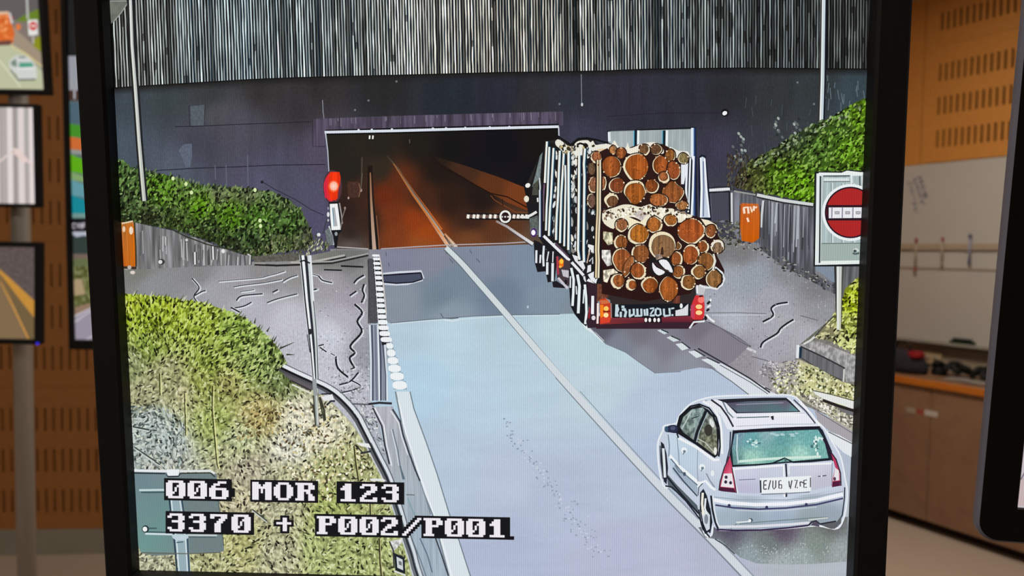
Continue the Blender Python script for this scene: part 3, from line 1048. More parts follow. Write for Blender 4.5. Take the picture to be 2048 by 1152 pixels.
# ---------------------------------------------------------------- louvre wall above
S.begin('pictured_louvre_wall', 'pale vertical louvre slats above the tunnel on the large screen')
S.grad([(205, -40)] + [(x_, y_) for x_, y_ in [(1760, -40), (1760, 139)] + LB[::-1]], lambda x, y: mixc3((10, 11, 11), (20, 20, 20), vnoise(x / 9, y / 9)), 20)
x = 224.0
RECT = [PT(205, -40, 1760, -40, 1760, 182, 205, 182)]
zs = S.lift(RECT, 3)
while x < 1742:
    q = (x - 224) / 1516
    lean = 9 * (1 - q) - 2 * q
    yb = lby(x + lean); yt = -36
    cb = 0.80 + 0.2 * math.exp(-((q - 0.42) / 0.3) ** 2)
    if q > 0.66: cb *= 1 - (q - 0.66) * 1.25
    bright = cb * rnd.choice((0.45, 0.8, 0.9, 1.0, 1.05, 1.2))
    w = rnd.uniform(2.3, 3.0)
    tint = mixc3((206, 202, 190), (196, 212, 214), 0.5 + 0.5 * math.sin(q * 9))
    sd = rnd.randrange(9999)
    n_ = 14
    pts = [(x + lean * k / n_ + 0.9 * (vnoise(k * 0.6, 0, sd) - 0.5), yt + (yb - 2 - yt) * k / n_) for k in range(n_ + 1)]
    if 0.08 < q < 0.76: S.line([(a_ + w * 0.75, b_) for a_, b_ in pts], 1.8, mixc3((6, 44, 68), (12, 16, 18), rnd.random() ** 0.6), z=zs)
    cut = rnd.random() < (0.3 if q < 0.7 else 0.6)
    for k in range(n_):
        v = vnoise(k * 0.45, 3.3, sd)
        f0 = bright * (0.72 + 0.5 * v); f1 = bright * (0.72 + 0.5 * vnoise((k + 1) * 0.45, 3.3, sd))
        ww = w * (0.8 + 0.4 * v)
        if cut and v < 0.2: f0 *= 0.55; f1 *= 0.6
        S.line([pts[k], pts[k + 1]], ww, tuple(min(246, t_ * f0) for t_ in tint), w * (0.8 + 0.4 * vnoise((k + 1) * 0.45, 3.3, sd)), tuple(min(246, t_ * f1) for t_ in tint), z=zs + S.DZ)
    x += rnd.uniform(5.3, 6.1)
S.grad(zA(60, -60, 215, -60, 208, 10, 150, 90, 80, 172), lambda x, y: mixc3((98, 102, 94), (120, 124, 114), vnoise(x / 8, y / 8)), 8)
S.line(zA(205, 15, 150, 95, 95, 160), 2.0, (150, 156, 150)); S.line(zA(72, 6, 190, 6), 1.2, (190, 196, 190))
S.end()

# ---------------------------------------------------------------- tunnel opening
S.begin('pictured_tunnel', 'dark tunnel mouth with orange lit road shown on the large screen')
TUN = [(650, 264), (1118, 253), (1120, 300), (1100, 420), (1085, 500), (672, 502), (660, 345)]
tun_f = field([(660, 280, 34, 33, 28), (760, 290, 36, 33, 28), (840, 290, 30, 27, 24), (900, 300, 18, 18, 20), (1000, 300, 16, 16, 26), (1080, 290, 22, 20, 20), (1050, 360, 18, 18, 24), (960, 330, 18, 18, 24),
               (700, 340, 36, 33, 30), (690, 420, 44, 30, 26), (700, 470, 46, 34, 30), (720, 380, 56, 36, 28), (760, 340, 48, 40, 32), (770, 390, 104, 42, 20), (780, 430, 112, 50, 24), (790, 470, 122, 58, 28), (800, 360, 92, 44, 24),
               (830, 440, 140, 58, 22), (850, 470, 156, 66, 20), (845, 485, 140, 76, 36), (850, 400, 66, 38, 26), (880, 340, 32, 24, 20), (900, 400, 44, 28, 22), (940, 440, 56, 34, 26), (960, 400, 34, 24, 22), (1000, 450, 92, 52, 30),
               (940, 480, 112, 66, 38), (1040, 480, 106, 76, 54), (1030, 460, 86, 52, 34), (700, 490, 96, 84, 80), (740, 440, 52, 36, 30), (1075, 470, 86, 72, 62), (1090, 440, 44, 38, 34)], 2.0, 200)
S.grad(TUN, tun_f, 6, 'grain', 0.08)
# right kerb lit orange
S.grad(zG(890, 335, 1100, 395, 1350, 480, 1540, 555, 1560, 650, 1600, 740, 1420, 665, 1300, 600, 1100, 480, 950, 390), field([(870, 315, 40, 28, 22), (980, 370, 92, 50, 26), (1040, 390, 116, 60, 30), (1055, 415, 120, 56, 26), (930, 340, 66, 42, 28)], 2, 60), 6)
S.line(zG(880, 370, 1100, 490, 1300, 600, 1420, 625, 1560, 700), 2.4, (34, 18, 14))
S.line(zG(1300, 615, 1330, 650, 1480, 735, 1600, 740), 1.4, (128, 70, 36)); S.line(zG(1385, 640, 1388, 690), 1.6, (40, 22, 16))
# lane lines
S.line(zG(555, 330, 640, 430, 740, 600, 860, 770, 960, 920, 1050, 1045), 1.5, (66, 56, 44), 11, (205, 200, 190))
S.line(zG(600, 385, 660, 480, 740, 610, 860, 780, 930, 880), 2.0, (150, 96, 54), 4.2, (222, 128, 58))
S.line(zG(640, 430, 760, 600, 850, 720, 950, 860), 1.4, (120, 62, 30), 3.0, (200, 108, 50))
S.line(zG(930, 880, 1000, 985, 1040, 1040), 5, (220, 140, 80), 8, (226, 224, 220))
S.line(zG(970, 890, 1030, 960, 1090, 1035), 3, (200, 140, 90), 8, (226, 230, 228))
S.line(zG(965, 905, 1020, 985, 1065, 1045), 2, (70, 50, 40), 2.5, (90, 92, 98))
S.line(zG(432, 400, 436, 620, 450, 840, 462, 1030), 9, (30, 22, 18), 19, (26, 24, 26))
S.line(zG(434, 450, 440, 640, 452, 840, 465, 1030), 2.5, (140, 98, 68), 8, (196, 168, 150))
S.line(zG(448, 470, 462, 700, 490, 960), 1.5, (44, 26, 20), 2, (30, 24, 24)); S.line(zG(478, 760, 500, 1010), 1.2, (150, 100, 70))
S.line(zG(375, 340, 372, 480, 365, 570), 3, (70, 62, 50)); S.poly(zG(275, 520, 350, 515, 360, 600, 280, 635), (84, 52, 40), 'grain', 0.3)
S.poly(z6(330, 200, 470, 210, 480, 390, 340, 400), (70, 46, 38), 'grain', 0.3); S.ell(*z6(497, 305)[0], 2.2, 3.4, (170, 150, 135)); S.ell(*z6(345, 400)[0], 1.8, 2.4, (180, 160, 150)); S.ell(*z6(303, 525)[0], 2, 3.4, (150, 130, 120))
S.line(z6(470, 220, 490, 300, 470, 390), 1.6, (130, 96, 76)); S.line(z6(515, 100, 505, 200, 495, 300), 1.6, (96, 86, 70))
for x_ in (739.5, 746): S.line(PT(x_, 271, x_ - 0.6, 278), 3.0, (240, 244, 240))
S.line(zG(716, 210, 718, 240), 2, (80, 76, 70))
# white lintel and door jambs
S.line(zG(110, 148, 800, 128, 1790, 104), 3, (18, 18, 22)); S.line(zG(110, 175, 800, 160, 1790, 136), 3, (12, 12, 14))
S.line(zG(105, 160, 600, 150, 1200, 134, 1790, 120), 5.2, (216, 222, 232))
for k in range(12): S.ell(rnd.uniform(655, 1110), 0, 1, 1, WHT) if False else None
for q in (350, 445, 590, 885, 980, 1118, 1295, 1435): S.ell(*zG(q, 152 - q * 0.021)[0], 2.4, 2.2, (222, 228, 236))
S.line(zG(112, 165, 128, 300, 136, 450), 2.4, (190, 196, 206), 1.8, (170, 176, 190)); S.line(zG(1790, 120, 1793, 195), 2.4, (200, 206, 216))
S.end()

# ---------------------------------------------------------------- road and forecourts
S.begin('pictured_road', 'grey road running into the tunnel shown on the large screen')
RPTS = [(700, 505, 138, 138, 142), (800, 520, 128, 130, 150), (870, 520, 132, 134, 150), (980, 520, 128, 138, 156), (1060, 530, 124, 140, 160), (800, 600, 134, 144, 156), (880, 590, 114, 130, 144), (900, 560, 118, 134, 150), (1000, 590, 112, 128, 146),
                (1100, 600, 128, 144, 160), (900, 628, 136, 150, 164), (1150, 625, 128, 142, 154),
                (820, 650, 178, 198, 212), (900, 680, 182, 206, 218), (1020, 660, 178, 200, 212), (1130, 660, 184, 206, 214), (850, 760, 176, 204, 222), (960, 800, 182, 204, 220), (1060, 760, 182, 202, 216), (900, 920, 178, 196, 214), (1000, 960, 180, 192, 212),
                (1000, 1100, 172, 182, 206), (1120, 1000, 176, 186, 208), (1240, 1100, 178, 182, 206), (1350, 1120, 180, 184, 206), (1250, 980, 178, 190, 210), (1200, 760, 186, 206, 216), (1300, 830, 180, 194, 214), (1400, 770, 178, 192, 212), (1480, 780, 178, 192, 212), (1330, 900, 176, 190, 212), (1200, 700, 184, 206, 214),
                (1430, 1110, 176, 180, 200), (1600, 1140, 176, 182, 190)]


JT = PT(700, 650, 742, 646, 790, 646, 859, 639, 900, 636, 948, 633, 1010, 630, 1120, 628, 1240, 625, 1400, 622, 1760, 620)


def jty(x):
    for (a_, b_), (c_, d_) in zip(JT, JT[1:]):
        if a_ <= x <= c_: return b_ + (d_ - b_) * (x - a_) / (c_ - a_)
    return 640


road_up = field([q for q in RPTS if q[1] < jty(q[0])], 2.2, 150)
road_lo = field([q for q in RPTS if q[1] >= jty(q[0])], 2.2, 150)
S.grad(PT(660, 498, 760, 499, 900, 494, 1085, 488, 1300, 480, 1760, 480) + JT[::-1], lambda x, y: mul(road_up(x, y), 0.985 + 0.03 * vnoise(x / 60, y / 12, 2)), 10, 'grain', 0.03)
S.grad(JT + PT(1760, 1200, 700, 1200), lambda x, y: mul(road_lo(x, y), 1.0 + 0.03 * vnoise(x / 60, y / 12, 2)), 10, 'grain', 0.03)
# joint across the road
S.line(zH(580, 525, 860, 500, 960, 492, 1180, 476, 1400, 468, 1800, 462), 1.6, (104, 110, 118)); S.line(zH(590, 532, 860, 508, 1070, 500, 1400, 476, 1800, 470), 1.6, (206, 222, 228))
S.line(zH(940, 455, 960, 490, 1020, 494, 1070, 488), 2.0, (86, 98, 110)); S.line(zH(960, 506, 1030, 512, 1080, 502), 2.2, (212, 222, 228))
S.line(zG(180, 985, 420, 1000), 2, (180, 178, 178)); S.line(zG(510, 1000, 760, 985, 980, 972, 1400, 960, 1560, 950), 2.2, (176, 168, 172))
# wheel track marks
for k in range(150):
    t = k / 150
    x_ = 1010 + 190 * t + rnd.gauss(0, 7 + 5 * t); y_ = 845 + 270 * t + rnd.gauss(0, 6)
    S.ell(x_, y_, rnd.uniform(1.2, 2.6), rnd.uniform(1.2, 2.2), rnd.choice(((142, 156, 174), (150, 162, 180), (200, 208, 220))), n=7)
# dark patch on the left lane
S.line(zH(525, 172, 640, 160, 800, 152, 818, 205), 4, (206, 212, 222)); S.line(zH(530, 244, 620, 250, 700, 246, 812, 216), 3.4, (206, 212, 222))
S.poly(zH(525, 178, 640, 170, 800, 162, 812, 208, 730, 232, 620, 240, 528, 228), (72, 78, 98)); S.line(zH(528, 182, 660, 174, 798, 164), 3.0, (24, 24, 40)); S.line(zH(528, 230, 620, 240, 740, 232, 808, 210), 2.6, (24, 24, 38)); S.line(zH(798, 165, 810, 208), 2.6, (24, 24, 38))
for a in (zH(545, 15, 550, 45), zH(565, 90, 570, 120), zH(970, 0, 985, 30), zH(1005, 60, 1030, 95), zH(1150, 0, 1165, 25), zH(1195, 60, 1225, 90)): S.line(a, 1.6, (88, 94, 108))
S.ell(*zH(1568, 410)[0], 2, 3, (180, 196, 208))
S.end()

# left forecourt
S.begin('pictured_forecourt', 'cracked grey forecourt left of the road shown on the large screen')
LF = [(205, 525), (270, 532), (380, 530), (500, 524), (600, 515), (672, 500), (738, 500), (742, 560), (742, 640), (742, 740), (742, 800), (755, 830), (770, 900), (790, 980), (800, 1010), (680, 830), (620, 790), (560, 770), (400, 700), (205, 640)]
lf_f = field([(280, 545, 122, 122, 116), (300, 570, 140, 142, 146), (400, 550, 132, 132, 134), (420, 580, 160, 160, 168), (500, 600, 180, 180, 190), (520, 550, 138, 136, 138), (600, 540, 142, 140, 140), (580, 640, 192, 192, 202), (660, 520, 118, 118, 112), (700, 515, 112, 114, 112), (660, 560, 160, 156, 164),
              (700, 600, 160, 154, 166), (660, 670, 200, 203, 213), (690, 630, 178, 176, 186), (660, 750, 194, 194, 204), (700, 780, 184, 186, 196), (730, 560, 138, 138, 140), (735, 700, 150, 152, 160), (780, 900, 170, 178, 188), (480, 570, 156, 154, 160)], 1.8, 100)
S.grad(LF, lf_f, 9, 'grain', lambda x, y: 0.08 if y < 660 else 0.16)
for a in (zD(590, 925, 630, 970, 640, 1000, 605, 1050, 620, 1085, 650, 1110), zD(610, 1048, 660, 1020, 690, 1012)): S.ink(a, 2.4)
for a, w_ in ((zD(780, 945, 900, 935, 1080, 920, 1140, 905, 1200, 890, 1260, 870), 1.5), (zD(890, 985, 980, 970, 1110, 955, 1240, 930), 1.8), (zD(1240, 950, 1290, 920, 1350, 900), 1.9), (zD(940, 1020, 1040, 1005), 1.4),
              (zD(910, 1085, 950, 1050, 1100, 1035), 2.6), (zD(870, 1140, 960, 1125, 1020, 1095), 2.4), (zD(1130, 1100, 1210, 1070, 1350, 1035), 2.2), (zD(1170, 1025, 1210, 1005), 2.8), (zD(1440, 890, 1500, 905), 1.6),
              (zD(1500, 905, 1525, 940, 1600, 955), 2.4), (zD(1450, 1005, 1500, 998), 1.8), (zE(870, 125, 935, 160), 3.0)): S.ink(a, w_, 3.2)
S.line(zD(1040, 825, 1200, 832, 1400, 825, 1560, 800, 1700, 770), 4, (34, 34, 34)); S.line(zD(1300, 808, 1420, 812, 1560, 785, 1690, 758), 4, (176, 174, 168)); S.line(zD(1040, 815, 1120, 818), 3, (150, 148, 144))
S.line(zH(0, 100, 160, 95, 300, 65, 420, 38), 3.5, (40, 40, 40)); S.line(zH(0, 88, 160, 82, 300, 52, 420, 26), 3, (160, 160, 158))
S.line(zH(100, 142, 230, 146), 3, (30, 30, 34)); S.line(zH(222, 115, 385, 122), 3.4, (28, 28, 32))
for a, w_ in ((zH(65, 190, 90, 218, 160, 235), 2.6), (zH(20, 288, 50, 280), 3), (zH(315, 240, 340, 210, 390, 180), 3.4), (zH(285, 330, 335, 295), 3.2), (zH(390, 245, 378, 290, 390, 330, 370, 380), 3.6), (zH(320, 390, 375, 450, 340, 515, 372, 590, 290, 690, 322, 740, 285, 780, 320, 850), 4.2),
              (zH(185, 765, 200, 850, 280, 920), 4.0), (zH(210, 970, 290, 945, 350, 880), 3.2), (zH(300, 940, 365, 980, 300, 1010, 210, 1030), 2.6), (zH(60, 690, 100, 680), 2.6), (zH(70, 700, 120, 735), 2.6), (zH(150, 745, 180, 760), 1.8), (zH(290, 860, 325, 845), 2.6)): S.ink(a, w_, 4.0)
S.scatter([(612, 560), (735, 560), (735, 800), (690, 800), (620, 740)], 130, [(128, 124, 132), (206, 202, 210), (118, 116, 122)], (2, 5), (1, 2), 0, 60, seed=4)
S.scatter([(640, 770), (740, 700), (742, 805), (700, 812)], 120, [(104, 106, 112), (216, 218, 224), (140, 142, 148)], (3, 8), (1.4, 3), 20, 60, seed=5)
S.scatter([(690, 815), (745, 808), (770, 880), (790, 960), (760, 900)], 150, [(84, 88, 90), (222, 224, 222), (150, 154, 158)], (3, 8), (1.6, 3.2), 30, 60, seed=6)
S.end()

# right forecourt
S.begin('pictured_side_road', 'grey side road right of the truck shown on the large screen')
RF = PT(1395, 480, 1470, 478, 1540, 495, 1640, 545, 1672, 570, 1672, 640, 1600, 700, 1598, 720, 1580, 790, 1560, 792, 1470, 745, 1400, 700, 1330, 660, 1300, 655, 1395, 640)
rf2 = field([(1420, 500, 118, 118, 118), (1480, 500, 124, 122, 124), (1460, 560, 156, 162, 172), (1510, 555, 150, 157, 168), (1570, 535, 134, 136, 142), (1640, 570, 126, 126, 130), (1540, 600, 162, 162, 172), (1640, 630, 146, 147, 152), (1430, 610, 164, 168, 180), (1460, 640, 176, 180, 190), (1560, 650, 168, 168, 176), (1620, 670, 172, 172, 180),
             (1540, 700, 166, 164, 174), (1430, 680, 138, 136, 144), (1480, 720, 148, 144, 152), (1560, 750, 158, 154, 160), (1340, 660, 122, 120, 130), (1400, 690, 134, 130, 140), (1590, 780, 158, 154, 150)], 2, 80)
S.grad(RF, rf2, 8, 'grain', 0.10)
S.line(zQ(0, 495, 250, 492, 450, 500), 1.6, (120, 120, 124)); S.line(zQ(680, 512, 800, 545), 1.6, (104, 102, 108)); S.line(zQ(80, 510, 450, 508), 1.5, (196, 200, 208))
S.line(zQ(80, 575, 250, 660, 330, 715), 4, (226, 228, 232)); S.line(zQ(60, 555, 250, 655, 345, 720), 1.8, (90, 88, 96))
S.line(zQ(255, 740, 300, 725, 380, 760), 5, (208, 206, 212)); S.line(zQ(350, 790, 500, 830), 1.6, (100, 98, 104))
S.ink(zQ(425, 555, 495, 512, 482, 465, 520, 435, 595, 422), 3.6, 4.4); S.ink(zQ(410, 730, 430, 690, 520, 635, 545, 600, 590, 565, 635, 538), 3.6, 4.4)
S.scatter(RF, 160, [(104, 102, 108), (186, 184, 190)], (2, 4.5), (1, 1.8), 0, 60, seed=8)
S.end()

# ---------------------------------------------------------------- dark lane under the truck and lane markings
S.begin('pictured_lane_markings', 'white lane lines and dashes on the pictured road')
SHD = PT(1165, 632, 1260, 640, 1395, 640, 1405, 642, 1440, 655, 1500, 690, 1470, 720, 1440, 740, 1400, 735, 1360, 742, 1310, 745, 1280, 725, 1250, 705, 1215, 690, 1190, 668)
S.grad(SHD, field([(1200, 655, 92, 92, 106), (1280, 660, 118, 116, 126), (1330, 690, 126, 124, 136), (1290, 720, 136, 140, 152), (1420, 680, 132, 128, 138), (1400, 660, 116, 112, 124), (1370, 730, 140, 144, 156), (1240, 690, 124, 130, 142)], 2, 60), 6)
S.line(zK(560, 880, 640, 990, 720, 1040, 800, 1120), 5, (222, 230, 234)); S.line(PT(1180, 655, 1212, 688, 1248, 702, 1278, 724, 1310, 746, 1362, 743), 1.8, (120, 126, 138))
S.line(PT(1405, 640, 1440, 655, 1478, 682, 1502, 694), 1.6, (96, 94, 100))
for q in (zK(1318, 1012, 1355, 1003, 1425, 1035, 1385, 1050), zK(1405, 1080, 1450, 1065, 1540, 1105, 1475, 1122)): S.poly(q, (206, 216, 218)); S.line(q[1:3], 2.4, (40, 52, 56))
for (x_, y_, l_) in ((1351, 688, 26), (1376, 703, 30), (1402, 719, 36)):
    S.poly(PT(x_, y_, x_ + 14, y_ - 2, x_ + l_, y_ + 9, x_ + l_ - 13, y_ + 13), (214, 222, 226)); S.line(PT(x_ + 12, y_ - 4, x_ + l_ + 4, y_ + 9), 2.4, (48, 56, 62))
S.poly(PT(1424, 732, 1442, 726, 1500, 757, 1560, 790, 1575, 800, 1505, 796), (214, 220, 226)); S.line(PT(1420, 734, 1462, 762, 1505, 795), 2.0, (110, 116, 124)); S.line(PT(1396, 697, 1440, 722, 1500, 757, 1540, 785), 3.0, (48, 46, 54)); S.line(PT(1440, 730, 1500, 764, 1536, 788), 1.6, (90, 92, 100))
S.line(PT(1530, 775, 1570, 795), 2.4, (66, 64, 66))
# centre line
CLN = smooth(PT(892, 495, 922, 525, 946, 552, 1009, 624, 1060, 684, 1117, 750, 1190, 832, 1270, 920, 1340, 995, 1420, 1076, 1500, 1160), 4)
S.line([(x_ + 4.5, y_ - 4) for x_, y_ in CLN], 2.2, (106, 118, 128)); S.line([(x_ - 4.5, y_ + 4) for x_, y_ in CLN], 2.4, (100, 112, 122), 3)
S.line(CLN, 9, (206, 216, 218), 18, (208, 214, 222)); S.line([(x_ - 6, y_ + 5) for x_, y_ in CLN[20:]], 2, (128, 138, 148), 3.4); S.line([(x_ + 8, y_ - 7) for x_, y_ in CLN[22:]], 1.6, (140, 152, 160), 2.4)
# left edge line and its blocks
S.poly(PT(791, 783, 820, 783, 828, 818, 852, 883, 874, 947, 898, 1026, 917, 1078, 948, 1175, 904, 1175, 880, 1084, 865, 1029, 849, 990, 822, 916, 803, 846), (214, 224, 230))
S.line(PT(791, 783, 803, 846, 822, 916, 849, 990, 865, 1029, 880, 1084, 904, 1175), 3, (120, 132, 142)); S.line(PT(820, 783, 828, 818, 852, 883, 874, 947, 898, 1026, 917, 1078, 948, 1175), 2.2, (108, 124, 134))
S.line(PT(797, 800, 812, 866, 836, 940, 872, 1040, 906, 1160), 3, (232, 238, 242))
S.end()

# ---------------------------------------------------------------- drain and kerb blocks left of the road
S.begin('pictured_kerb', 'dark drain channel and white kerb blocks along the pictured road')
S.poly(zH(418, 60, 455, 62, 490, 520, 478, 530, 425, 528), (78, 78, 84), 'grain', 0.2); S.line(zH(418, 70, 424, 300, 420, 530), 1.8, (52, 52, 58))
S.poly(zH(428, 535, 485, 535, 560, 700, 552, 1080, 430, 1085), (150, 158, 172))
for (a, c_, w_) in ((zH(430, 540, 440, 800, 440, 1085), (220, 228, 236), 3.4), (zH(445, 540, 452, 800, 452, 1085), (74, 82, 100), 3.6), (zH(470, 540, 482, 1085), (116, 124, 142), 4.6), (zH(488, 540, 495, 800, 500, 1085), (224, 230, 236), 3.0), (zH(500, 560, 510, 800, 510, 1085), (62, 70, 90), 3.2), (zH(520, 660, 530, 900, 530, 1085), (128, 136, 152), 4), (zH(540, 680, 552, 900, 556, 1085), (220, 226, 232), 3), (zH(524, 680, 545, 900, 545, 1085), (66, 74, 92), 2.2)): S.line(a, w_, c_)
S.line(zH(478, 60, 500, 330, 520, 540, 548, 680), 15, (30, 30, 36), 17)
S.line(zH(497, 30, 512, 110, 535, 300, 550, 470), 2, (206, 196, 188)); S.line(zH(460, 60, 480, 330, 495, 560), 1.5, (200, 200, 204))
for (y_, x0, x1, hh) in ((40, 450, 492, 14), (65, 456, 498, 16), (97, 458, 500, 18), (130, 462, 505, 20), (165, 466, 510, 20), (200, 470, 513, 22), (240, 473, 517, 24), (280, 476, 522, 26), (322, 478, 525, 26), (362, 482, 528, 24), (400, 484, 532, 24), (440, 487, 537, 26), (480, 490, 543, 26), (520, 494, 550, 28), (560, 498, 557, 28), (602, 505, 567, 30), (645, 514, 580, 30), (690, 552, 592, 34), (742, 558, 607, 40), (797, 564, 626, 40), (853, 570, 643, 42), (910, 585, 664, 44), (974, 602, 686, 48)):
    if y_ > 670: S.poly(zH(x0 - 4, y_ - hh / 2 - 4, x1 + 3, y_ - hh / 2 - 4, x1 + 10, y_ + hh / 2 + 5, x0 + 2, y_ + hh / 2 + 5), (104, 118, 130))
    S.poly(smooth(zH(x0, y_ - hh / 2, x1, y_ - hh / 2, x1 + 4, y_ + hh / 2, x0 + 4, y_ + hh / 2), 3, True), (236, 240, 242))
S.line(zH(420, 1110, 500, 1100, 590, 1105), 4.5, (44, 44, 50)); S.line(zH(300, 1108, 420, 1112), 3, (90, 92, 98))
# gutter further down
S.grad(zI(410, 45, 540, 40, 600, 150, 660, 330, 760, 660, 820, 850, 900, 1150, 900, 1200, 560, 1200, 610, 900, 600, 700, 500, 400, 470, 200), field([(760, 820, 176, 178, 186), (790, 900, 168, 174, 182), (810, 1000, 164, 176, 186), (830, 1090, 160, 176, 190)], 2, 60), 8, 'streak', 0.12)
for a, w_, c_ in ((zI(410, 50, 470, 170, 490, 300, 520, 420), 3, (44, 46, 54)), (zI(424, 50, 484, 165, 504, 300, 535, 430), 2.6, (226, 230, 234)), (zI(540, 60, 590, 140, 610, 230, 650, 350, 690, 460, 720, 530), 3.2, (52, 60, 72)), (zI(528, 70, 580, 150, 600, 240, 640, 360), 2.2, (222, 228, 232)), (zI(540, 190, 575, 330, 590, 430, 620, 520), 2, (96, 110, 124)), (zI(532, 190, 565, 330, 580, 430), 1.6, (214, 222, 228)),
                  (zI(720, 530, 760, 650, 790, 750), 2, (120, 132, 144)), (zI(625, 905, 660, 1000, 700, 1090, 730, 1180), 2.6, (60, 70, 82)), (zI(640, 905, 680, 1000, 720, 1090, 750, 1180), 2.4, (220, 228, 232)), (zI(665, 905, 720, 1040, 770, 1180), 2.2, (110, 124, 138)), (zI(720, 905, 770, 1020, 800, 1130), 2.4, (92, 112, 130)), (zI(822, 905, 860, 1010, 905, 1150), 2.8, (56, 62, 70)), (zI(630, 620, 685, 622), 1.8, (90, 100, 104)), (zI(590, 430, 610, 520), 3, (90, 112, 124)), (zI(640, 640, 660, 700, 690, 760), 2.6, (128, 160, 170))): S.line(a, w_, c_)
S.end()

# ---------------------------------------------------------------- grass banks, walls and signs left
def grass_pal(f, lo=0.32, hi=1.55, pl=0.42, cream=(220, 222, 150), ct=0.3):
    def g(x, y, r_):
        c = f(x, y)
        u = r_.random()
        if u < 0.36: return mul(c, r_.uniform(lo * 0.4, lo * 1.9))
        if u < 1 - pl: return mul(c, r_.uniform(0.8, 1.15))
        return mixc3(mul(c, r_.uniform(1.15, hi)), cream, r_.uniform(0, ct))
    return g


S.begin('pictured_grass_bank', 'bright green bank left of the tunnel on the large screen')
G1 = PT(205, 310, 240, 320, 262, 335, 300, 345, 345, 353, 400, 372, 450, 374, 500, 376, 540, 384, 575, 398, 600, 418, 616, 445, 626, 475, 628, 488, 600, 498, 540, 508, 500, 512, 480, 505, 440, 490, 400, 475, 350, 458, 300, 450, 205, 440)
g1f = field([(250, 350, 72, 101, 50), (260, 420, 58, 79, 42), (320, 380, 80, 122, 28), (300, 440, 52, 63, 40), (400, 410, 80, 125, 16), (380, 385, 73, 101, 40), (460, 430, 75, 118, 20), (520, 430, 66, 104, 32), (440, 385, 91, 101, 68), (500, 385, 84, 92, 62), (560, 400, 68, 89, 46), (580, 450, 65, 96, 40), (500, 480, 54, 79, 38), (420, 460, 54, 75, 36), (360, 440, 58, 80, 34),
             (560, 490, 58, 72, 42), (615, 480, 80, 86, 66), (480, 500, 44, 56, 40)], 2, 150)
S.grad(G1, lambda x, y: mul(g1f(x, y), 0.75), 12, 'leaf', 0.4)
S.scatter(G1, 2300, grass_pal(g1f, 0.3, 1.25, 0.3, (160, 186, 110), 0.5), (7, 13), (3.4, 5.6), -55, 28, seed=21)
S.scatter(G1, 500, grass_pal(g1f, 0.25, 1.4, 0.45, (180, 204, 140), 0.6), (5, 9), (2.6, 4.4), -60, 35, seed=22)
S.scatter(PT(205, 400, 330, 430, 420, 460, 500, 490, 500, 514, 440, 498, 350, 462, 205, 446), 260, [(38, 46, 24), (52, 66, 28), (30, 36, 20)], (5, 10), (2.5, 4.5), -50, 30, seed=23)
S.scatter(PT(560, 470, 630, 470, 668, 490, 640, 505, 500, 520, 480, 508), 220, [(44, 54, 30), (92, 104, 60), (130, 136, 96), (60, 74, 36)], (4, 9), (1.8, 3.2), -80, 20, seed=24)
S.scatter(PT(262, 330, 345, 346, 400, 366, 520, 376, 600, 412, 596, 424, 500, 386, 400, 380, 262, 345), 150, [(40, 56, 34), (96, 122, 70), (120, 140, 96)], (5, 11), (1.6, 3), -75, 20, seed=25)
for x_, y_ in ((383, 385), (372, 368), (520, 441), (521, 452), (346, 357), (510, 380)): S.ell(x_, y_, 3.4, 4.2, (214, 232, 170), n=9)
S.end()

S.begin('pictured_bank_wall', 'grey concrete wall under the green bank on the large screen')
S.grad(PT(262, 443, 300, 452, 350, 462, 400, 478, 440, 494, 480, 508, 498, 512, 500, 530, 380, 534, 250, 540, 240, 520), lambda x, y: mul((122, 122, 124), 0.72 + 0.5 * vnoise(x / 6, y / 46, 9)), 6, 'streak', 0.35)
for k in range(46):
    x_ = rnd.uniform(272, 492); t = (x_ - 262) / 236; y0 = 447 + 64 * t
    S.line(PT(x_, y0 + rnd.uniform(0, 14), x_ + rnd.uniform(-2, 2), min(531, y0 + rnd.uniform(25, 60))), rnd.uniform(1.2, 2.6), rnd.choice(((74, 74, 76), (92, 92, 94), (172, 172, 174), (190, 190, 192))))
for a in (zD(610, 735, 612, 825), zD(740, 690, 744, 790)): S.line(a, 8, (40, 40, 44)); S.line(a, 4, (210, 212, 212))
S.ell(*zD(370, 805)[0], 7, 6, (60, 60, 60)); S.ell(*zD(362, 806)[0], 4, 4, (216, 216, 214)); S.ell(*zD(815, 728)[0], 3.6, 4.2, (226, 226, 222)); S.ell(*zD(552, 648)[0], 3, 3, (200, 200, 196))
S.line(zD(420, 560, 540, 620, 700, 680, 900, 725), 2.4, (46, 50, 36)); S.line(zD(990, 750, 1010, 760, 1008, 825), 3.5, (196, 196, 196)); S.line(zD(1018, 765, 1016, 828), 2, (40, 40, 40))
S.poly(zD(1030, 765, 1380, 740, 1420, 770, 1330, 800, 1040, 808), (92, 92, 84), 'grain', 0.4)
S.end()

S.begin('pictured_orange_barrel', 'orange barrel at the left edge of the large screen')
S.polyv(zD(80, 520, 165, 515, 180, 560, 190, 830, 150, 850, 95, 835), [(176, 110, 50), (190, 120, 60), (206, 108, 14), (190, 96, 14), (196, 104, 24), (176, 84, 20)], 'streak', 0.2)
S.line(zD(176, 520, 186, 700, 188, 840), 3, (60, 52, 34)); S.line(zD(85, 530, 165, 512), 3, (220, 200, 170)); S.ell(*zD(152, 580)[0], 4, 8, (236, 216, 190)); S.ell(*zD(100, 570)[0], 3, 6, (232, 200, 170))
S.line(zD(95, 845, 190, 850), 5, (60, 44, 36)); S.ell(*zD(163, 882)[0], 5, 3.5, (220, 206, 196)); S.ell(*zD(140, 845)[0], 4, 4, (190, 180, 170))
S.end()

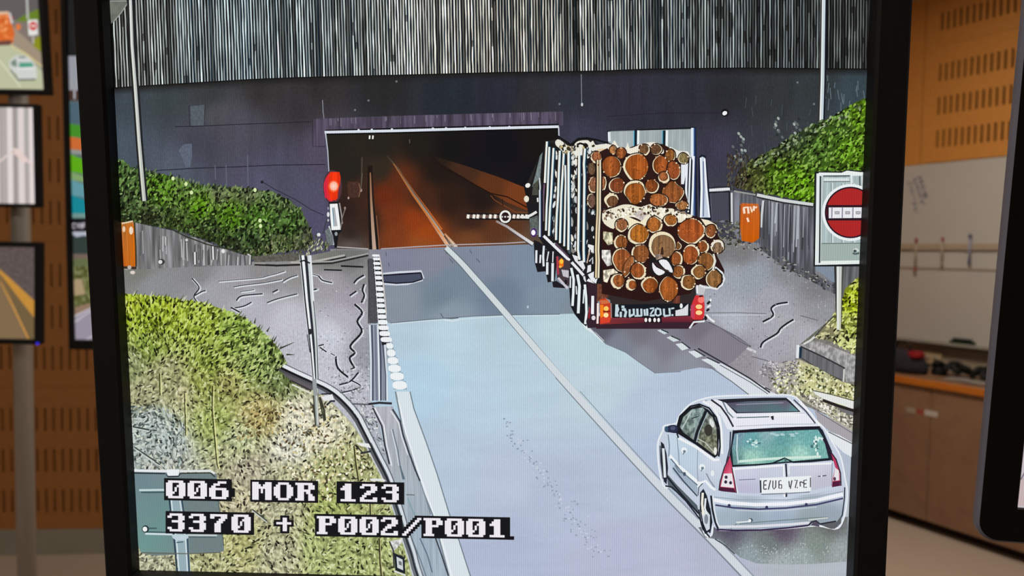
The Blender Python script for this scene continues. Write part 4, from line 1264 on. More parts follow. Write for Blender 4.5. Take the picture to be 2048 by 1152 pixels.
S.begin('pictured_lower_grass', 'wild green and dry grass at the lower left of the large screen')
G2 = PT(205, 586, 260, 588, 310, 592, 360, 598, 410, 606, 450, 620, 490, 636, 525, 662, 548, 686, 564, 706, 574, 726, 570, 745, 630, 775, 665, 805, 705, 848, 738, 900, 760, 945, 782, 1000, 806, 1080, 836, 1200, 205, 1200)
g2f = field([(260, 600, 150, 168, 42), (330, 615, 144, 162, 42), (300, 640, 128, 150, 36), (400, 640, 140, 160, 50), (480, 660, 130, 156, 66), (540, 700, 116, 140, 70), (300, 690, 118, 138, 56), (420, 720, 122, 140, 54), (500, 730, 128, 148, 78), (560, 750, 100, 116, 66), (260, 730, 134, 142, 96), (330, 750, 154, 154, 110), (460, 765, 152, 152, 88), (400, 760, 142, 150, 74),
             (360, 780, 168, 166, 124), (280, 790, 156, 156, 118), (300, 850, 160, 172, 168), (330, 890, 164, 176, 172), (260, 900, 162, 172, 166), (330, 920, 170, 172, 160), (430, 840, 150, 162, 88), (520, 830, 174, 162, 104), (600, 840, 204, 200, 178), (640, 870, 204, 200, 176), (480, 880, 172, 178, 134), (580, 900, 206, 206, 190), (660, 930, 168, 172, 118), (500, 940, 168, 162, 138), (580, 950, 176, 174, 138), (700, 940, 164, 168, 118),
             (480, 1010, 176, 168, 136), (560, 1010, 170, 168, 136), (660, 1010, 156, 166, 96), (480, 1090, 168, 168, 112), (560, 1110, 172, 170, 136), (640, 1100, 164, 174, 112), (700, 1100, 158, 168, 106), (300, 1130, 168, 168, 140), (420, 1130, 168, 168, 122)], 2, 120)
S.grad(G2, g2f, 12, 'worm', 0.5)
TOP = PT(205, 586, 310, 592, 410, 606, 490, 636, 548, 686, 574, 726, 560, 765, 480, 760, 400, 740, 300, 700, 205, 700)
S.scatter(TOP, 2600, grass_pal(g2f, 0.34, 1.3, 0.42, (226, 232, 170), 0.65), (7, 13), (3.0, 4.8), lambda x, y: -62 + 25 * math.sin(x / 60), 20, seed=31)
MID = PT(205, 690, 300, 700, 400, 740, 480, 755, 575, 752, 660, 805, 738, 905, 772, 985, 806, 1085, 830, 1200, 205, 1200)
S.scatter(MID, 5600, grass_pal(g2f, 0.36, 1.25, 0.4, (232, 232, 210), 0.6), (6, 12), (2.6, 4.4), lambda x, y: -75 + 60 * math.sin(x / 31 + y / 47), 35, seed=32)
S.scatter(PT(560, 800, 660, 815, 730, 910, 764, 1000, 640, 1000, 560, 930), 300, [(236, 228, 200), (250, 244, 222), (84, 66, 44), (110, 96, 60), (214, 202, 150)], (5, 9), (2.8, 4.8), -60, 50, seed=33)
S.scatter(PT(205, 810, 330, 815, 370, 850, 370, 935, 205, 935), 420, [(96, 110, 108), (190, 202, 198), (150, 162, 160), (70, 80, 78), (206, 212, 206)], (7, 16), (2, 4), lambda x, y: 30 + 60 * math.sin(x / 25), 35, seed=34)
S.scatter(PT(480, 820, 560, 820, 560, 870, 470, 880), 50, [(110, 94, 60), (190, 170, 110), (84, 68, 40)], (6, 12), (3, 5), -50, 40, seed=35)
for k in range(44):                        # blades standing out along the upper rim
    t = rnd.random(); i = rnd.randrange(0, 9)
    a, b = G2[i], G2[i + 1]; x_ = a[0] + (b[0] - a[0]) * t; y_ = a[1] + (b[1] - a[1]) * t
    S.line(PT(x_, y_ + 3, x_ + rnd.uniform(2, 8), y_ - rnd.uniform(3, 9)), 2.4, rnd.choice(((60, 74, 30), (210, 216, 180), (90, 104, 50))), 0.8)
for a in (zE(1040, 240, 1050, 200), zE(1225, 420, 1330, 375), zE(1180, 370, 1200, 330), zE(1130, 300, 1150, 265), zE(1270, 465, 1330, 465)): S.line(a, 3.4, (44, 54, 34), 0.8)
for a, w_ in ((zE(738, 690, 735, 850, 745, 1000, 760, 1130), 2.4), (zF(760, 0, 775, 180, 790, 330, 800, 360), 2.2), (zE(355, 600, 360, 760), 2), (zE(535, 740, 540, 900, 545, 1050), 1.8)): S.line(a, w_, (62, 66, 28)); S.line([(x_ + 3, y_) for x_, y_ in a], 1.8, (226, 224, 160))
for a in (zF(170, 50, 290, 75), zF(240, 250, 370, 330), zF(180, 200, 330, 300), zE(175, 985, 280, 1005), zF(1050, 660, 1160, 745)): S.line(a, 2.6, (60, 70, 66)); S.line([(x_, y_ + 3) for x_, y_ in a], 1.6, (204, 212, 206))
for a in (zI(290, 300, 300, 400, 320, 530), zI(395, 670, 398, 755), zI(455, 905, 460, 1050, 470, 1160), zI(20, 30, 40, 150), zI(70, 10, 95, 140)): S.line(a, 4.5, (56, 56, 36)); S.line([(x_ + 1.5, y_) for x_, y_ in a], 1.6, (190, 186, 130))
S.end()

S.begin('pictured_guard_rail', 'curved steel guard rail at the lower left of the large screen')
GR = smooth(zE(1245, 545, 1350, 595, 1450, 640, 1560, 690, 1650, 750, 1740, 840, 1800, 920), 4) + smooth(zI(400, 260, 450, 360, 520, 500, 560, 620, 600, 740, 640, 880, 680, 1000, 700, 1080, 740, 1200), 4)
S.poly(zE(1245, 560, 1450, 655, 1480, 720, 1420, 720, 1310, 660, 1250, 610), (96, 92, 96)); S.poly(zE(1490, 670, 1600, 735, 1560, 755, 1500, 750), (150, 156, 168)); S.line(zE(1310, 680, 1450, 745), 3.4, (220, 218, 206)); S.line(zE(1300, 650, 1450, 725), 2.6, (52, 46, 50))
S.line([(x_ - 8, y_ + 7) for x_, y_ in GR], 5, (74, 74, 80), 6, (110, 116, 122)); S.line([(x_ - 4.5, y_ + 4) for x_, y_ in GR], 5, (26, 26, 30), 3.4, (40, 44, 50)); S.line(GR, 6.5, (226, 230, 234), 7, (206, 216, 222)); S.line([(x_ + 4, y_ - 3.4) for x_, y_ in GR], 1.8, (96, 98, 106), 2.2)
S.line([(x_ - 12, y_ + 8) for x_, y_ in GR[24:]], 2.6, (196, 204, 208)); S.line([(x_ - 3, y_ + 1) for x_, y_ in GR[26:]], 2, (88, 98, 106))
S.poly(zE(1520, 770, 1600, 750, 1615, 790, 1540, 800), (226, 228, 230)); S.line(zE(1520, 750, 1600, 745), 2.6, (36, 36, 42)); S.line(zE(1560, 830, 1590, 800, 1620, 800), 4, (44, 50, 64)); S.line(zE(1510, 770, 1540, 860, 1550, 940), 4, (56, 56, 46))
S.poly(zI(300, 280, 385, 285, 400, 315, 330, 300), (230, 232, 232)); S.line(zI(330, 350, 400, 335), 4, (50, 54, 60)); S.line(zI(300, 300, 322, 320, 345, 345), 2.6, (34, 36, 40)); S.poly(zI(390, 515, 480, 515, 500, 530, 400, 532), (226, 228, 228))
# small box near the foot of the rail
S.poly(zI(520, 925, 610, 905, 600, 935, 540, 1000), (206, 208, 206), 'worm', 0.4); S.line(zI(520, 925, 545, 985, 550, 1100), 3, (52, 54, 56))
S.poly(zI(550, 1000, 618, 1030, 625, 1140, 558, 1115), (30, 36, 44)); S.poly(zI(566, 1025, 606, 1045, 610, 1115, 572, 1098), (206, 212, 214)); S.poly(zI(580, 1052, 600, 1060, 602, 1085, 582, 1078), (110, 116, 120)); S.line(zI(550, 1120, 625, 1148), 3, (214, 218, 218))
S.end()

S.begin('pictured_marker_post', 'white marker post standing beside the pictured guard rail')
PL = zE(1372, -250, 1388, -100, 1405, 80, 1425, 250, 1445, 420, 1458, 560, 1465, 640); PR_ = zE(1440, -250, 1450, -100, 1462, 80, 1478, 250, 1488, 420, 1493, 560, 1495, 640)
S.poly([(x_ - 2.5, y_) for x_, y_ in PL] + [(x_ + 2.5, y_) for x_, y_ in PR_[::-1]], (226, 232, 236)); S.line(PL, 3, (34, 38, 44))
S.line([(a[0] * .45 + b[0] * .55, a[1]) for a, b in zip(PL, PR_)], 6, (40, 44, 52), 4); S.line([(a[0] * .78 + b[0] * .22, a[1]) for a, b in zip(PL, PR_)], 4.6, (236, 240, 242), 3); S.line([(a[0] * .15 + b[0] * .85, a[1]) for a, b in zip(PL, PR_)], 3, (200, 206, 206)); S.line([(x_ + 1, y_) for x_, y_ in PR_[2:]], 1.8, (60, 66, 74))
S.line(zD(1368, 805, 1395, 795, 1440, 815), 3, (30, 30, 34)); S.ell(*zE(1440, 300)[0], 4, 6, (40, 44, 50)); S.line(zE(1420, 320, 1440, 450), 2, (60, 64, 72))
S.line(zE(1470, 640, 1480, 760, 1490, 980), 8, (150, 156, 160), 9, (150, 156, 150)); S.line(zE(1465, 760, 1480, 980), 2.6, (60, 62, 52)); S.line(zE(1505, 780, 1540, 940), 2.6, (70, 72, 60)); S.line(zE(1487, 760, 1497, 970), 2.4, (212, 216, 212))
S.end()

S.begin('pictured_lamp_post', 'thin pale lamp post at the left of the pictured tunnel front')
LP1 = PT(259.5, -40, 264, 90, 271, 180, 278, 280, 283, 340, 288.5, 402)
S.line([(x_ - 5, y_) for x_, y_ in LP1], 4, (32, 32, 34)); S.line([(x_ + 5.5, y_) for x_, y_ in LP1], 4.5, (30, 34, 38)); S.line(LP1, 5.6, (222, 224, 220), 7.2, (206, 210, 196)); S.line([(x_ + 1.5, y_) for x_, y_ in LP1], 1.4, (170, 178, 180), 2)
S.end()
S.begin('pictured_lamp_post', 'thin pale lamp post at the right of the pictured tunnel front')
LP2 = PT(1648, -40, 1646.5, 60, 1645, 160, 1642, 260, 1640, 348)
S.line([(x_ + 5, y_) for x_, y_ in LP2], 4, (24, 28, 40)); S.line([(x_ - 5, y_) for x_, y_ in LP2], 2.4, (52, 46, 40)); S.line(LP2, 7.0, (200, 212, 222), 7.6, (196, 210, 214)); S.line([(x_ - 2, y_) for x_, y_ in LP2], 2, (232, 236, 232))
S.end()

# ---------------------------------------------------------------- right bank, fence, box, sign
S.begin('pictured_right_bank', 'green bank behind the fence at the right of the large screen')
G3 = PT(1745, 190, 1710, 205, 1680, 225, 1650, 240, 1620, 252, 1590, 268, 1560, 290, 1530, 308, 1500, 322, 1478, 340, 1466, 372, 1500, 382, 1560, 392, 1632, 408, 1745, 420)
g3f = field([(1720, 230, 90, 130, 24), (1680, 250, 78, 114, 40), (1700, 300, 92, 138, 26), (1640, 300, 76, 112, 40), (1560, 340, 82, 122, 22), (1600, 370, 96, 146, 22), (1500, 350, 78, 84, 40), (1480, 360, 64, 62, 42), (1520, 320, 66, 78, 42), (1660, 340, 84, 122, 36), (1600, 270, 60, 78, 46), (1560, 300, 60, 72, 40)], 2, 120)
S.grad(G3, lambda x, y: mul(g3f(x, y), 0.72), 12)
S.scatter(G3, 1700, grass_pal(g3f, 0.3, 1.4, 0.36, (186, 206, 130), 0.5), (6, 12), (3, 5), -45, 22, seed=41)
S.scatter(PT(1600, 260, 1700, 215, 1720, 200, 1720, 220, 1640, 262, 1520, 330, 1500, 330), 90, [(150, 164, 130), (50, 62, 50), (110, 130, 90)], (5, 10), (3, 4.6), -45, 25, seed=42)
for (x_, y_, n_) in ((1480, 268, 11), (1550, 240, 9), (1590, 238, 8), (1470, 295, 8)):
    for k in range(n_): S.ell(x_ + rnd.gauss(0, 4) + k * 1.3, y_ + k * 4.5 + rnd.gauss(0, 2), 2.6, 3.6, rnd.choice(((160, 170, 164), (96, 104, 104), (44, 48, 46))), rot=-0.6, n=8)
S.scatter(PT(1455, 310, 1500, 310, 1490, 380, 1455, 380), 120, [(62, 50, 38), (96, 86, 66), (40, 36, 32), (80, 84, 70)], (6, 14), (1.8, 3), -80, 18, seed=43)
S.end()

S.begin('pictured_fence', 'grey plank fence with pale top rail at the right of the large screen')
FN = zO(75, 735, 220, 720, 400, 770, 600, 815, 820, 840, 830, 1152, 830, 1340, 1010, 1400, 990, 1480, 600, 1270, 440, 1150, 420, 1100, 280, 1100, 215, 960, 85, 945)
S.grad(FN, lambda x, y: mul((92, 94, 102), 0.75 + 0.5 * vnoise(x / 5, y / 70, 6)), 6, 'streak', 0.4)
S.poly(zO(78, 745, 212, 738, 210, 935, 88, 945), (70, 70, 84)); S.line(zO(212, 735, 216, 960), 3.4, (34, 34, 38)); S.line(zO(228, 740, 230, 965), 4, (206, 210, 212))
for k in range(44):
    x_ = rnd.uniform(1525, 1680); y0 = 395 + (x_ - 1525) * 0.16
    S.line(PT(x_, y0 + rnd.uniform(0, 10), x_ - rnd.uniform(0, 4), y0 + rnd.uniform(60, 130)), rnd.uniform(1.4, 3.2), rnd.choice(((52, 54, 60), (66, 68, 76), (140, 144, 152), (170, 174, 180))))
S.line(zO(455, 795, 445, 900, 440, 990), 4.2, (206, 210, 212)); S.line(zO(555, 810, 540, 960), 3, (180, 186, 190))
S.line(zO(60, 722, 215, 712), 5.5, (222, 226, 228)); S.line(zO(60, 740, 215, 732), 2.4, (24, 24, 30)); S.line(zO(60, 708, 140, 695, 215, 700), 2.2, (40, 40, 48)); S.line(zO(245, 728, 400, 755), 3.4, (150, 150, 146)); S.line(zO(410, 755, 600, 795, 815, 825), 6, (206, 212, 210)); S.line(zO(410, 772, 600, 812, 815, 842), 2.6, (40, 40, 44))
S.scatter(zO(250, 1080, 440, 1100, 620, 1220, 1010, 1420, 990, 1480, 600, 1300, 420, 1170, 250, 1130), 110, [(60, 58, 56), (104, 102, 98), (160, 158, 152), (44, 42, 42)], (4, 9), (2, 3.6), 25, 30, seed=44)
S.scatter(zO(100, 940, 300, 950, 290, 1120, 180, 1130, 100, 1010), 110, [(70, 72, 60), (104, 106, 92), (50, 52, 44), (140, 140, 126)], (4, 9), (2, 4), -20, 50, seed=45)
S.end()

S.begin('pictured_orange_box', 'orange emergency box in front of the pictured fence')
S.polyv(zO(290, 825, 300, 815, 420, 820, 432, 900, 425, 1070, 380, 1100, 300, 1085, 288, 960), [(190, 92, 36), (196, 100, 44), (196, 100, 40), (206, 104, 10), (196, 92, 10), (186, 86, 14), (190, 90, 12), (206, 108, 10)], 'streak', 0.15)
for a, w_ in ((zO(315, 850, 320, 890), 4.5), (zO(345, 840, 350, 890), 4), (zO(390, 835, 385, 870), 4.5), (zO(340, 920, 350, 950), 4), (zO(362, 840, 375, 880), 3), (zO(310, 848, 340, 844), 3), (zO(398, 850, 410, 840), 3)): S.line(a, w_, (246, 220, 196))
S.line(zO(288, 830, 286, 1060), 1.8, (80, 50, 30)); S.line(zO(435, 830, 432, 1060), 2, (70, 50, 40))
S.end()

S.begin('pictured_kerb_garden', 'grass and kerb stones at the lower right of the large screen')
G4 = z5(440, 60, 530, -20, 560, 0, 560, 470, 500, 500, 420, 450, 330, 410, 240, 390, 300, 310, 370, 230, 410, 200)
g4f = field([(1710, 600, 150, 166, 20), (1700, 650, 140, 150, 60), (1680, 690, 170, 172, 110), (1715, 560, 140, 150, 50), (1660, 670, 150, 146, 110)], 2, 60)
S.poly(PT(1676, 540, 1760, 530, 1760, 1000, 1700, 850, 1560, 790, 1598, 700, 1630, 670, 1668, 630), (124, 122, 116), 'grain', 0.3); S.poly(PT(1672, 532, 1730, 532, 1730, 575, 1672, 610), (96, 97, 100), 'streak', 0.4)
S.poly(z5(380, 230, 400, 200, 220, 420, 130, 440, 300, 300), (110, 112, 100), 'grain', 0.3)
S.grad(G4, lambda x, y: mul(g4f(x, y), 0.85), 8)
S.scatter(G4, 360, grass_pal(g4f, 0.3, 1.35, 0.6, (240, 244, 190), 0.6), (6, 11), (3, 5), -35, 35, seed=51)
S.poly(z5(130, 440, 220, 410, 300, 430, 400, 470, 520, 520, 520, 690, 450, 690, 430, 600, 300, 530, 140, 455), (158, 156, 158), 'worm', 0.35)
S.poly(z5(140, 455, 300, 530, 435, 600, 430, 680, 300, 625, 230, 580, 145, 525), (104, 104, 108), 'streak', 0.2); S.line(z5(140, 450, 300, 525, 440, 598), 3, (52, 50, 52)); S.line(z5(140, 455, 135, 530), 6, (30, 50, 70)); S.line(z5(122, 440, 118, 530), 5.5, (226, 230, 236)); S.line(z5(145, 530, 230, 582, 300, 625, 420, 680), 2.2, (66, 66, 62)); S.line(z5(435, 605, 430, 690), 3, (206, 206, 202)); S.line(z5(240, 380, 205, 410, 160, 435), 4, (214, 214, 210)); S.line(z5(375, 235, 300, 310, 235, 385), 2.4, (70, 70, 68))
S.grad(z5(0, 560, 130, 540, 250, 590, 420, 690, 540, 720, 540, 1100, 300, 900, 120, 800, -60, 760, -80, 640), field([(1580, 760, 168, 164, 156), (1620, 760, 196, 194, 140), (1680, 790, 198, 196, 140), (1620, 820, 172, 168, 154), (1690, 860, 176, 172, 156), (1650, 740, 180, 178, 140), (1545, 750, 164, 160, 160)], 2, 60), 8, 'worm', 0.25)
GV = z5(-60, 640, 130, 560, 250, 590, 420, 690, 540, 720, 540, 800, 230, 770, 60, 780, -30, 760)
S.scatter(GV, 330, [(230, 232, 190), (244, 244, 214), (96, 96, 60), (130, 130, 84), (206, 206, 150), (70, 76, 50)], (4, 8), (2.6, 4.6), -30, 60, seed=52)
S.scatter(z5(130, 770, 300, 800, 500, 900, 510, 1010, 330, 920), 300, [(226, 224, 206), (120, 116, 104), (176, 172, 160), (96, 92, 84), (240, 238, 226)], (4, 9), (2.4, 4.4), 30, 60, seed=53)
S.scatter(z5(-120, 560, 130, 540, 120, 620, -60, 700, -140, 640), 130, [(130, 124, 128), (206, 202, 206), (110, 106, 108)], (4, 9), (1.8, 3.4), 20, 50, seed=54)
S.poly(z5(220, 750, 350, 780, 530, 830, 530, 890, 430, 850, 300, 810, 240, 775), (226, 228, 224)); S.line(z5(290, 815, 400, 855, 530, 895), 6, (40, 34, 34)); S.line(z5(220, 748, 350, 776, 530, 826), 1.8, (70, 68, 60)); S.poly(z5(380, 860, 530, 905, 530, 935, 420, 895), (110, 110, 112))
S.poly(z5(230, 880, 330, 930, 520, 1040, 520, 1120, 330, 1020, 260, 960), (166, 162, 168)); S.line(z5(250, 890, 340, 945, 510, 1050), 1.6, (110, 108, 110)); S.poly(z5(320, 1025, 400, 1050, 520, 1120, 560, 1240, 430, 1170, 350, 1090), (226, 230, 234)); S.line(z5(330, 1030, 420, 1075, 520, 1125), 2, (96, 98, 104))
S.end()

S.begin('pictured_no_entry_sign', 'red no entry sign on a pale board at the right of the large screen')
S.line(zQ(915, 175, 925, 420, 935, 620), 4, (50, 50, 50)); S.line(zQ(972, 175, 960, 330, 955, 560), 3, (70, 72, 66)); S.line(zQ(943, 175, 942, 400, 940, 610), 10.5, (196, 202, 198), 8, (206, 210, 190)); S.line(zQ(935, 180, 934, 600), 2.4, (232, 236, 232))
S.poly(PT(1629, 344, 1760, 340, 1760, 533, 1627, 533), (26, 28, 32))
S.poly(PT(1633, 347, 1760, 343, 1760, 527, 1630, 530), (226, 234, 232)); S.line(PT(1641, 352, 1639, 526), 3.2, (48, 58, 62)); S.line(PT(1644, 352, 1642, 524), 2, (200, 210, 206))
S.poly(PT(1645, 354, 1760, 350, 1760, 487, 1643, 487), (172, 188, 190), 'streak', 0.12); S.poly(PT(1642, 487, 1760, 487, 1760, 520, 1642, 522), (160, 176, 170))
S.line(zO(885, 620, 1080, 618), 2.4, (60, 70, 74)); S.poly(zO(890, 635, 1070, 635, 1075, 655, 890, 655), (216, 226, 224)); S.line(zO(890, 660, 1080, 658), 1.8, (110, 122, 124))
S.line(zO(855, 600, 1020, 604, 1060, 590, 1190, 604), 5, (232, 236, 236)); S.line(zO(850, 590, 1020, 592, 1055, 575, 1190, 590), 2.2, (34, 36, 40)); S.line(zO(1090, 620, 1095, 690), 4.5, (220, 228, 228)); S.line(zO(1150, 620, 1152, 690), 3, (90, 100, 104)); S.line(zO(1170, 620, 1172, 700), 4, (214, 222, 222))
for x_ in (945, 1020, 1100): S.line(zO(x_, 670, x_ + 2, 1100), 2, (140, 156, 158)); S.line(zO(x_ + 10, 670, x_ + 12, 1100), 2, (214, 224, 222))
S.line(PT(1643, 487, 1760, 486), 2, (110, 124, 122)); S.line(PT(1642, 524, 1760, 522), 3, (230, 236, 232))
S.ell(1701, 425, 57, 57, (232, 238, 238), n=48); S.ell(1701, 425, 51.5, 51.5, (38, 20, 36), n=48); S.ell(1701, 425, 48.5, 48.5, (172, 40, 40), n=48)
S.poly(PT(1653, 410, 1760, 410, 1760, 441, 1653, 441), (50, 22, 34)); S.poly(PT(1657.5, 415, 1760, 414.5, 1760, 435.5, 1657.5, 436.5), (232, 232, 236)); S.line(PT(1655, 438, 1760, 437), 2, (30, 24, 30))
for x_ in (1664, 1685, 1706): S.line(PT(x_, 414, x_ - .5, 436), 2, (120, 112, 140)); S.poly(PT(x_ + 5.5, 422.5, x_ + 15, 422.5, x_ + 15, 428.5, x_ + 5.5, 428.5), (150, 144, 156)); S.poly(PT(x_ + 7, 424.5, x_ + 13.5, 424.5, x_ + 13.5, 426.5, x_ + 7, 426.5), (206, 200, 206))
S.line(zQ(1040, 70, 1060, 60, 1075, 75), 4, (206, 214, 210)); S.line(zQ(1035, 90, 1055, 95, 1080, 88), 3.4, (74, 90, 94)); S.ell(*zQ(1050, 75)[0], 3, 3, (60, 74, 80), n=9)
S.end()

# ---------------------------------------------------------------- signal, barrier, window panel
S.begin('pictured_traffic_light', 'glowing red traffic light with white board at the pictured tunnel mouth')
S.ell(665, 374, 19, 34, (150, 40, 40), c2=(70, 52, 62)); S.ell(662.5, 374, 14.5, 28.5, (226, 44, 48), wob=0.08); S.poly(z6(120, 85, 235, 85, 250, 150, 240, 240, 215, 300, 215, 400, 190, 430, 130, 420, 100, 300, 110, 180), (234, 52, 16), 'streak', 0.2)
S.line(z6(75, 180, 62, 270, 75, 400), 5, (206, 40, 66)); S.ell(*z6(165, 258)[0], 10.5, 12, (244, 96, 50)); S.ell(*z6(167, 256)[0], 8, 9.2, (252, 214, 196), c2=(250, 170, 140))
S.poly(z6(105, 450, 225, 445, 250, 560, 270, 790, 225, 840, 205, 1000, 175, 1005, 165, 860, 125, 780), (22, 24, 28)); S.poly(z6(118, 472, 212, 468, 232, 620, 252, 785, 140, 790, 125, 640), (238, 240, 240)); S.poly(z6(155, 515, 180, 515, 212, 740, 180, 745), (172, 172, 178)); S.line(z6(152, 520, 172, 745), 1.6, (60, 130, 150))
S.line(z6(235, 460, 260, 600, 270, 715), 2.6, (150, 140, 138)); S.line(z6(305, 530, 270, 640, 250, 780), 2, (120, 112, 106)); S.ell(*z6(195, 835)[0], 3, 4, (150, 154, 160)); S.line(z6(110, 740, 140, 860, 165, 970), 3.4, (196, 204, 208)); S.line(z6(85, 650, 60, 740, 40, 830), 3, (60, 64, 74)); S.ell(*z6(100, 600)[0], 2.6, 5, (220, 224, 228)); S.ell(*z6(100, 670)[0], 2, 2.6, (180, 186, 190)); S.ell(*z6(100, 525)[0], 1.6, 3, (150, 154, 164))
S.poly(z6(60, 800, 110, 760, 150, 860, 165, 960, 100, 980), (110, 116, 118), 'grain', 0.3); S.ell(*zD(1503, 610)[0], 3.6, 3.6, (216, 226, 220)); S.scatter(zD(1470, 640, 1560, 650, 1600, 700, 1400, 760), 30, [(150, 148, 120), (206, 204, 180), (90, 92, 64)], (5, 10), (1.6, 2.8), -70, 20, seed=61)
S.end()

S.begin('pictured_barrier', 'striped barrier arm with round sign across the pictured tunnel')
BR = zG(1125, 765, 1350, 768, 1480, 770, 1580, 770, 1630, 745)
S.line(BR, 13, (24, 20, 22)); S.line(BR, 6.5, (110, 88, 80))
for q in (1140, 1182, 1210, 1255, 1300, 1335, 1470, 1500, 1530, 1560): S.line(zG(q - 11, 765, q + 8, 768), 8, (240, 236, 226))
S.line(zG(1560, 775, 1600, 770, 1635, 742), 5, (216, 220, 210)); S.ell(*zG(1406, 770)[0], 14, 14.5, (24, 20, 22)); S.ell(*zG(1406, 768)[0], 11.8, 12.8, (236, 234, 228)); S.ell(*zG(1406, 768)[0], 8, 9, (40, 24, 26)); S.line(zG(1380, 769, 1434, 769), 3, (226, 220, 216)); S.ell(*zG(1394, 769)[0], 1.6, 1.8, (40, 24, 26)); S.ell(*zG(1416, 769)[0], 1.6, 1.8, (40, 24, 26))
S.line(zG(1340, 800, 1420, 840, 1500, 895, 1605, 965), 4, (150, 140, 138), 6, (222, 222, 226)); S.line(zG(1430, 865, 1600, 980), 1.8, (70, 62, 64))
S.end()

S.begin('pictured_window_panel', 'pale window panel behind the pictured logs')
S.poly(zJ(838, 5, 1690, -30, 1705, 860, 1640, 860, 1560, 300, 845, 120), (26, 28, 34)); S.grad(zJ(848, 14, 1660, -10, 1662, 830, 1640, 830, 1560, 260, 1000, 190, 850, 120), lambda x, y: mixc3((150, 162, 164), (172, 182, 184), vnoise(x / 12, y / 30)), 6, 'streak', 0.1)
for x_ in (1112, 1386): S.line(zJ(x_, 4, x_ - 4, 230), 6.2, (20, 34, 46)); S.line(zJ(x_ - 18, 4, x_ - 20, 230), 2, (90, 170, 200)); S.line(zJ(x_ + 24, 4, x_ + 20, 230), 4.6, (232, 238, 238))
S.line(zJ(855, 20, 858, 110), 5, (226, 234, 238)); S.line(zJ(872, 10, 1100, 2), 1.6, (70, 74, 78)); S.line(zJ(1655, -20, 1650, 400, 1645, 820), 5, (226, 234, 242)); S.line(zJ(1678, -20, 1680, 300, 1680, 840), 4, (30, 44, 84)); S.line(zJ(1668, -20, 1668, 840), 1.8, (110, 150, 196))
S.end()

# ---------------------------------------------------------------- the log truck
S.begin('pictured_truck', 'log truck with white stakes and red tail lights on the large screen')
# cab side and dark side of the load
S.poly(z1(150, 480, 240, 320, 290, 130, 480, 90, 620, 90, 760, 180, 900, 60, 1250, 90, 1300, 170, 1560, 170, 1560, 1300, 60, 1300, -80, 980), (40, 38, 38))
S.poly(zJ(175, 270, 215, 210, 240, 110, 330, 130, 740, 200, 800, 260, 790, 1152, 790, 1500, 460, 1480, 100, 900, 50, 660, 60, 540, 110, 500), (28, 27, 30))
S.poly(z1(190, 400, 240, 330, 215, 560, 200, 800, 130, 900, 40, 1000, 120, 700), (116, 128, 128), 'grain', 0.3); S.line(z1(180, 820, 195, 1000, 190, 1152), 3, (196, 204, 206)); S.poly(z1(60, 950, 160, 860, 150, 1152, 40, 1152), (72, 74, 64), 'grain', 0.4)
S.ell(*zJ(75, 532)[0], 5.2, 4.4, (238, 236, 230), -0.5); S.ell(*zJ(62, 662)[0], 5, 6.5, (230, 226, 206)); S.ell(*zJ(86, 600)[0], 5, 9, (22, 20, 22)); S.line(zJ(0, 835, 60, 838, 110, 815, 160, 785), 5, (228, 230, 224)); S.poly(zJ(90, 850, 170, 820, 180, 1010, 100, 1000), (92, 100, 96), 'grain', 0.4)
S.ell(*zJ(132, 985)[0], 6.4, 9, (72, 40, 110)); S.ell(*zJ(128, 985)[0], 4.2, 5.4, (250, 246, 252))
S.line(z2(145, 150, 150, 230), 3, (226, 230, 230)); S.line(z2(190, 0, 195, 300, 190, 900), 4.2, (206, 214, 222)); S.line(z2(212, 0, 215, 950), 2, (20, 40, 84)); S.line(z2(262, 0, 262, 600), 2, (120, 96, 112))
# pale bark along the top of the load
S.poly(smooth(z1(485, 130, 530, 85, 600, 110, 700, 190, 760, 220, 830, 200, 920, 120, 1100, 100, 1160, 140, 1210, 110, 1260, 190, 1380, 175, 1560, 190, 1560, 330, 1300, 330, 1180, 380, 1120, 450, 1040, 420, 940, 440, 820, 420, 760, 330, 640, 330, 560, 250, 500, 200), 3, True), (230, 228, 216))
for k in range(36):
    S.ell(*z1(rnd.uniform(540, 1260), rnd.uniform(170, 400))[0], rnd.uniform(1.4, 3.6), rnd.uniform(2, 5), rnd.choice(((30, 26, 22), (60, 50, 34), (200, 180, 130), (24, 24, 24), (120, 104, 80))), rot=rnd.uniform(-.6, .6), n=9)
S.line(z1(900, 190, 960, 160, 1040, 180, 1100, 220), 4, (24, 22, 22)); S.line(z1(1290, 300, 1380, 280, 1540, 290), 4, (226, 196, 160))
S.line(z1(540, 20, 600, 70, 700, 130, 780, 190, 850, 150, 930, 70, 1100, 60, 1270, 90, 1400, 130, 1500, 150), 3.6, (20, 20, 22))
# speckled bark between the stakes
for (x0, x1, n_) in ((780, 920, 60), (955, 1010, 14), (1085, 1260, 56), (470, 530, 26)):
    for k in range(n_):
        x_ = rnd.uniform(x0, x1); y_ = rnd.uniform(280, 2250)
        q = z1(x_ - (y_ - 280) * 0.02, y_)[0]
        S.ell(*q, rnd.uniform(1.4, 3.2), rnd.uniform(2.6, 8), rnd.choice(((226, 230, 230), (190, 196, 196), (236, 232, 220), (70, 84, 92), (130, 128, 124))), rot=rnd.uniform(-.5, .5), n=9)


def stake(pts, w, cool=True):
    S.line([(x_ + w * .75, y_) for x_, y_ in pts], w * 0.9, (14, 40, 60) if cool else (22, 22, 26)); S.line([(x_ - w * .72, y_) for x_, y_ in pts], 2, (40, 30, 24))
    S.line(pts, w, (238, 238, 230)); S.line([(x_ + w * .4, y_) for x_, y_ in pts], 1.2, (176, 212, 226) if cool else (206, 196, 170))


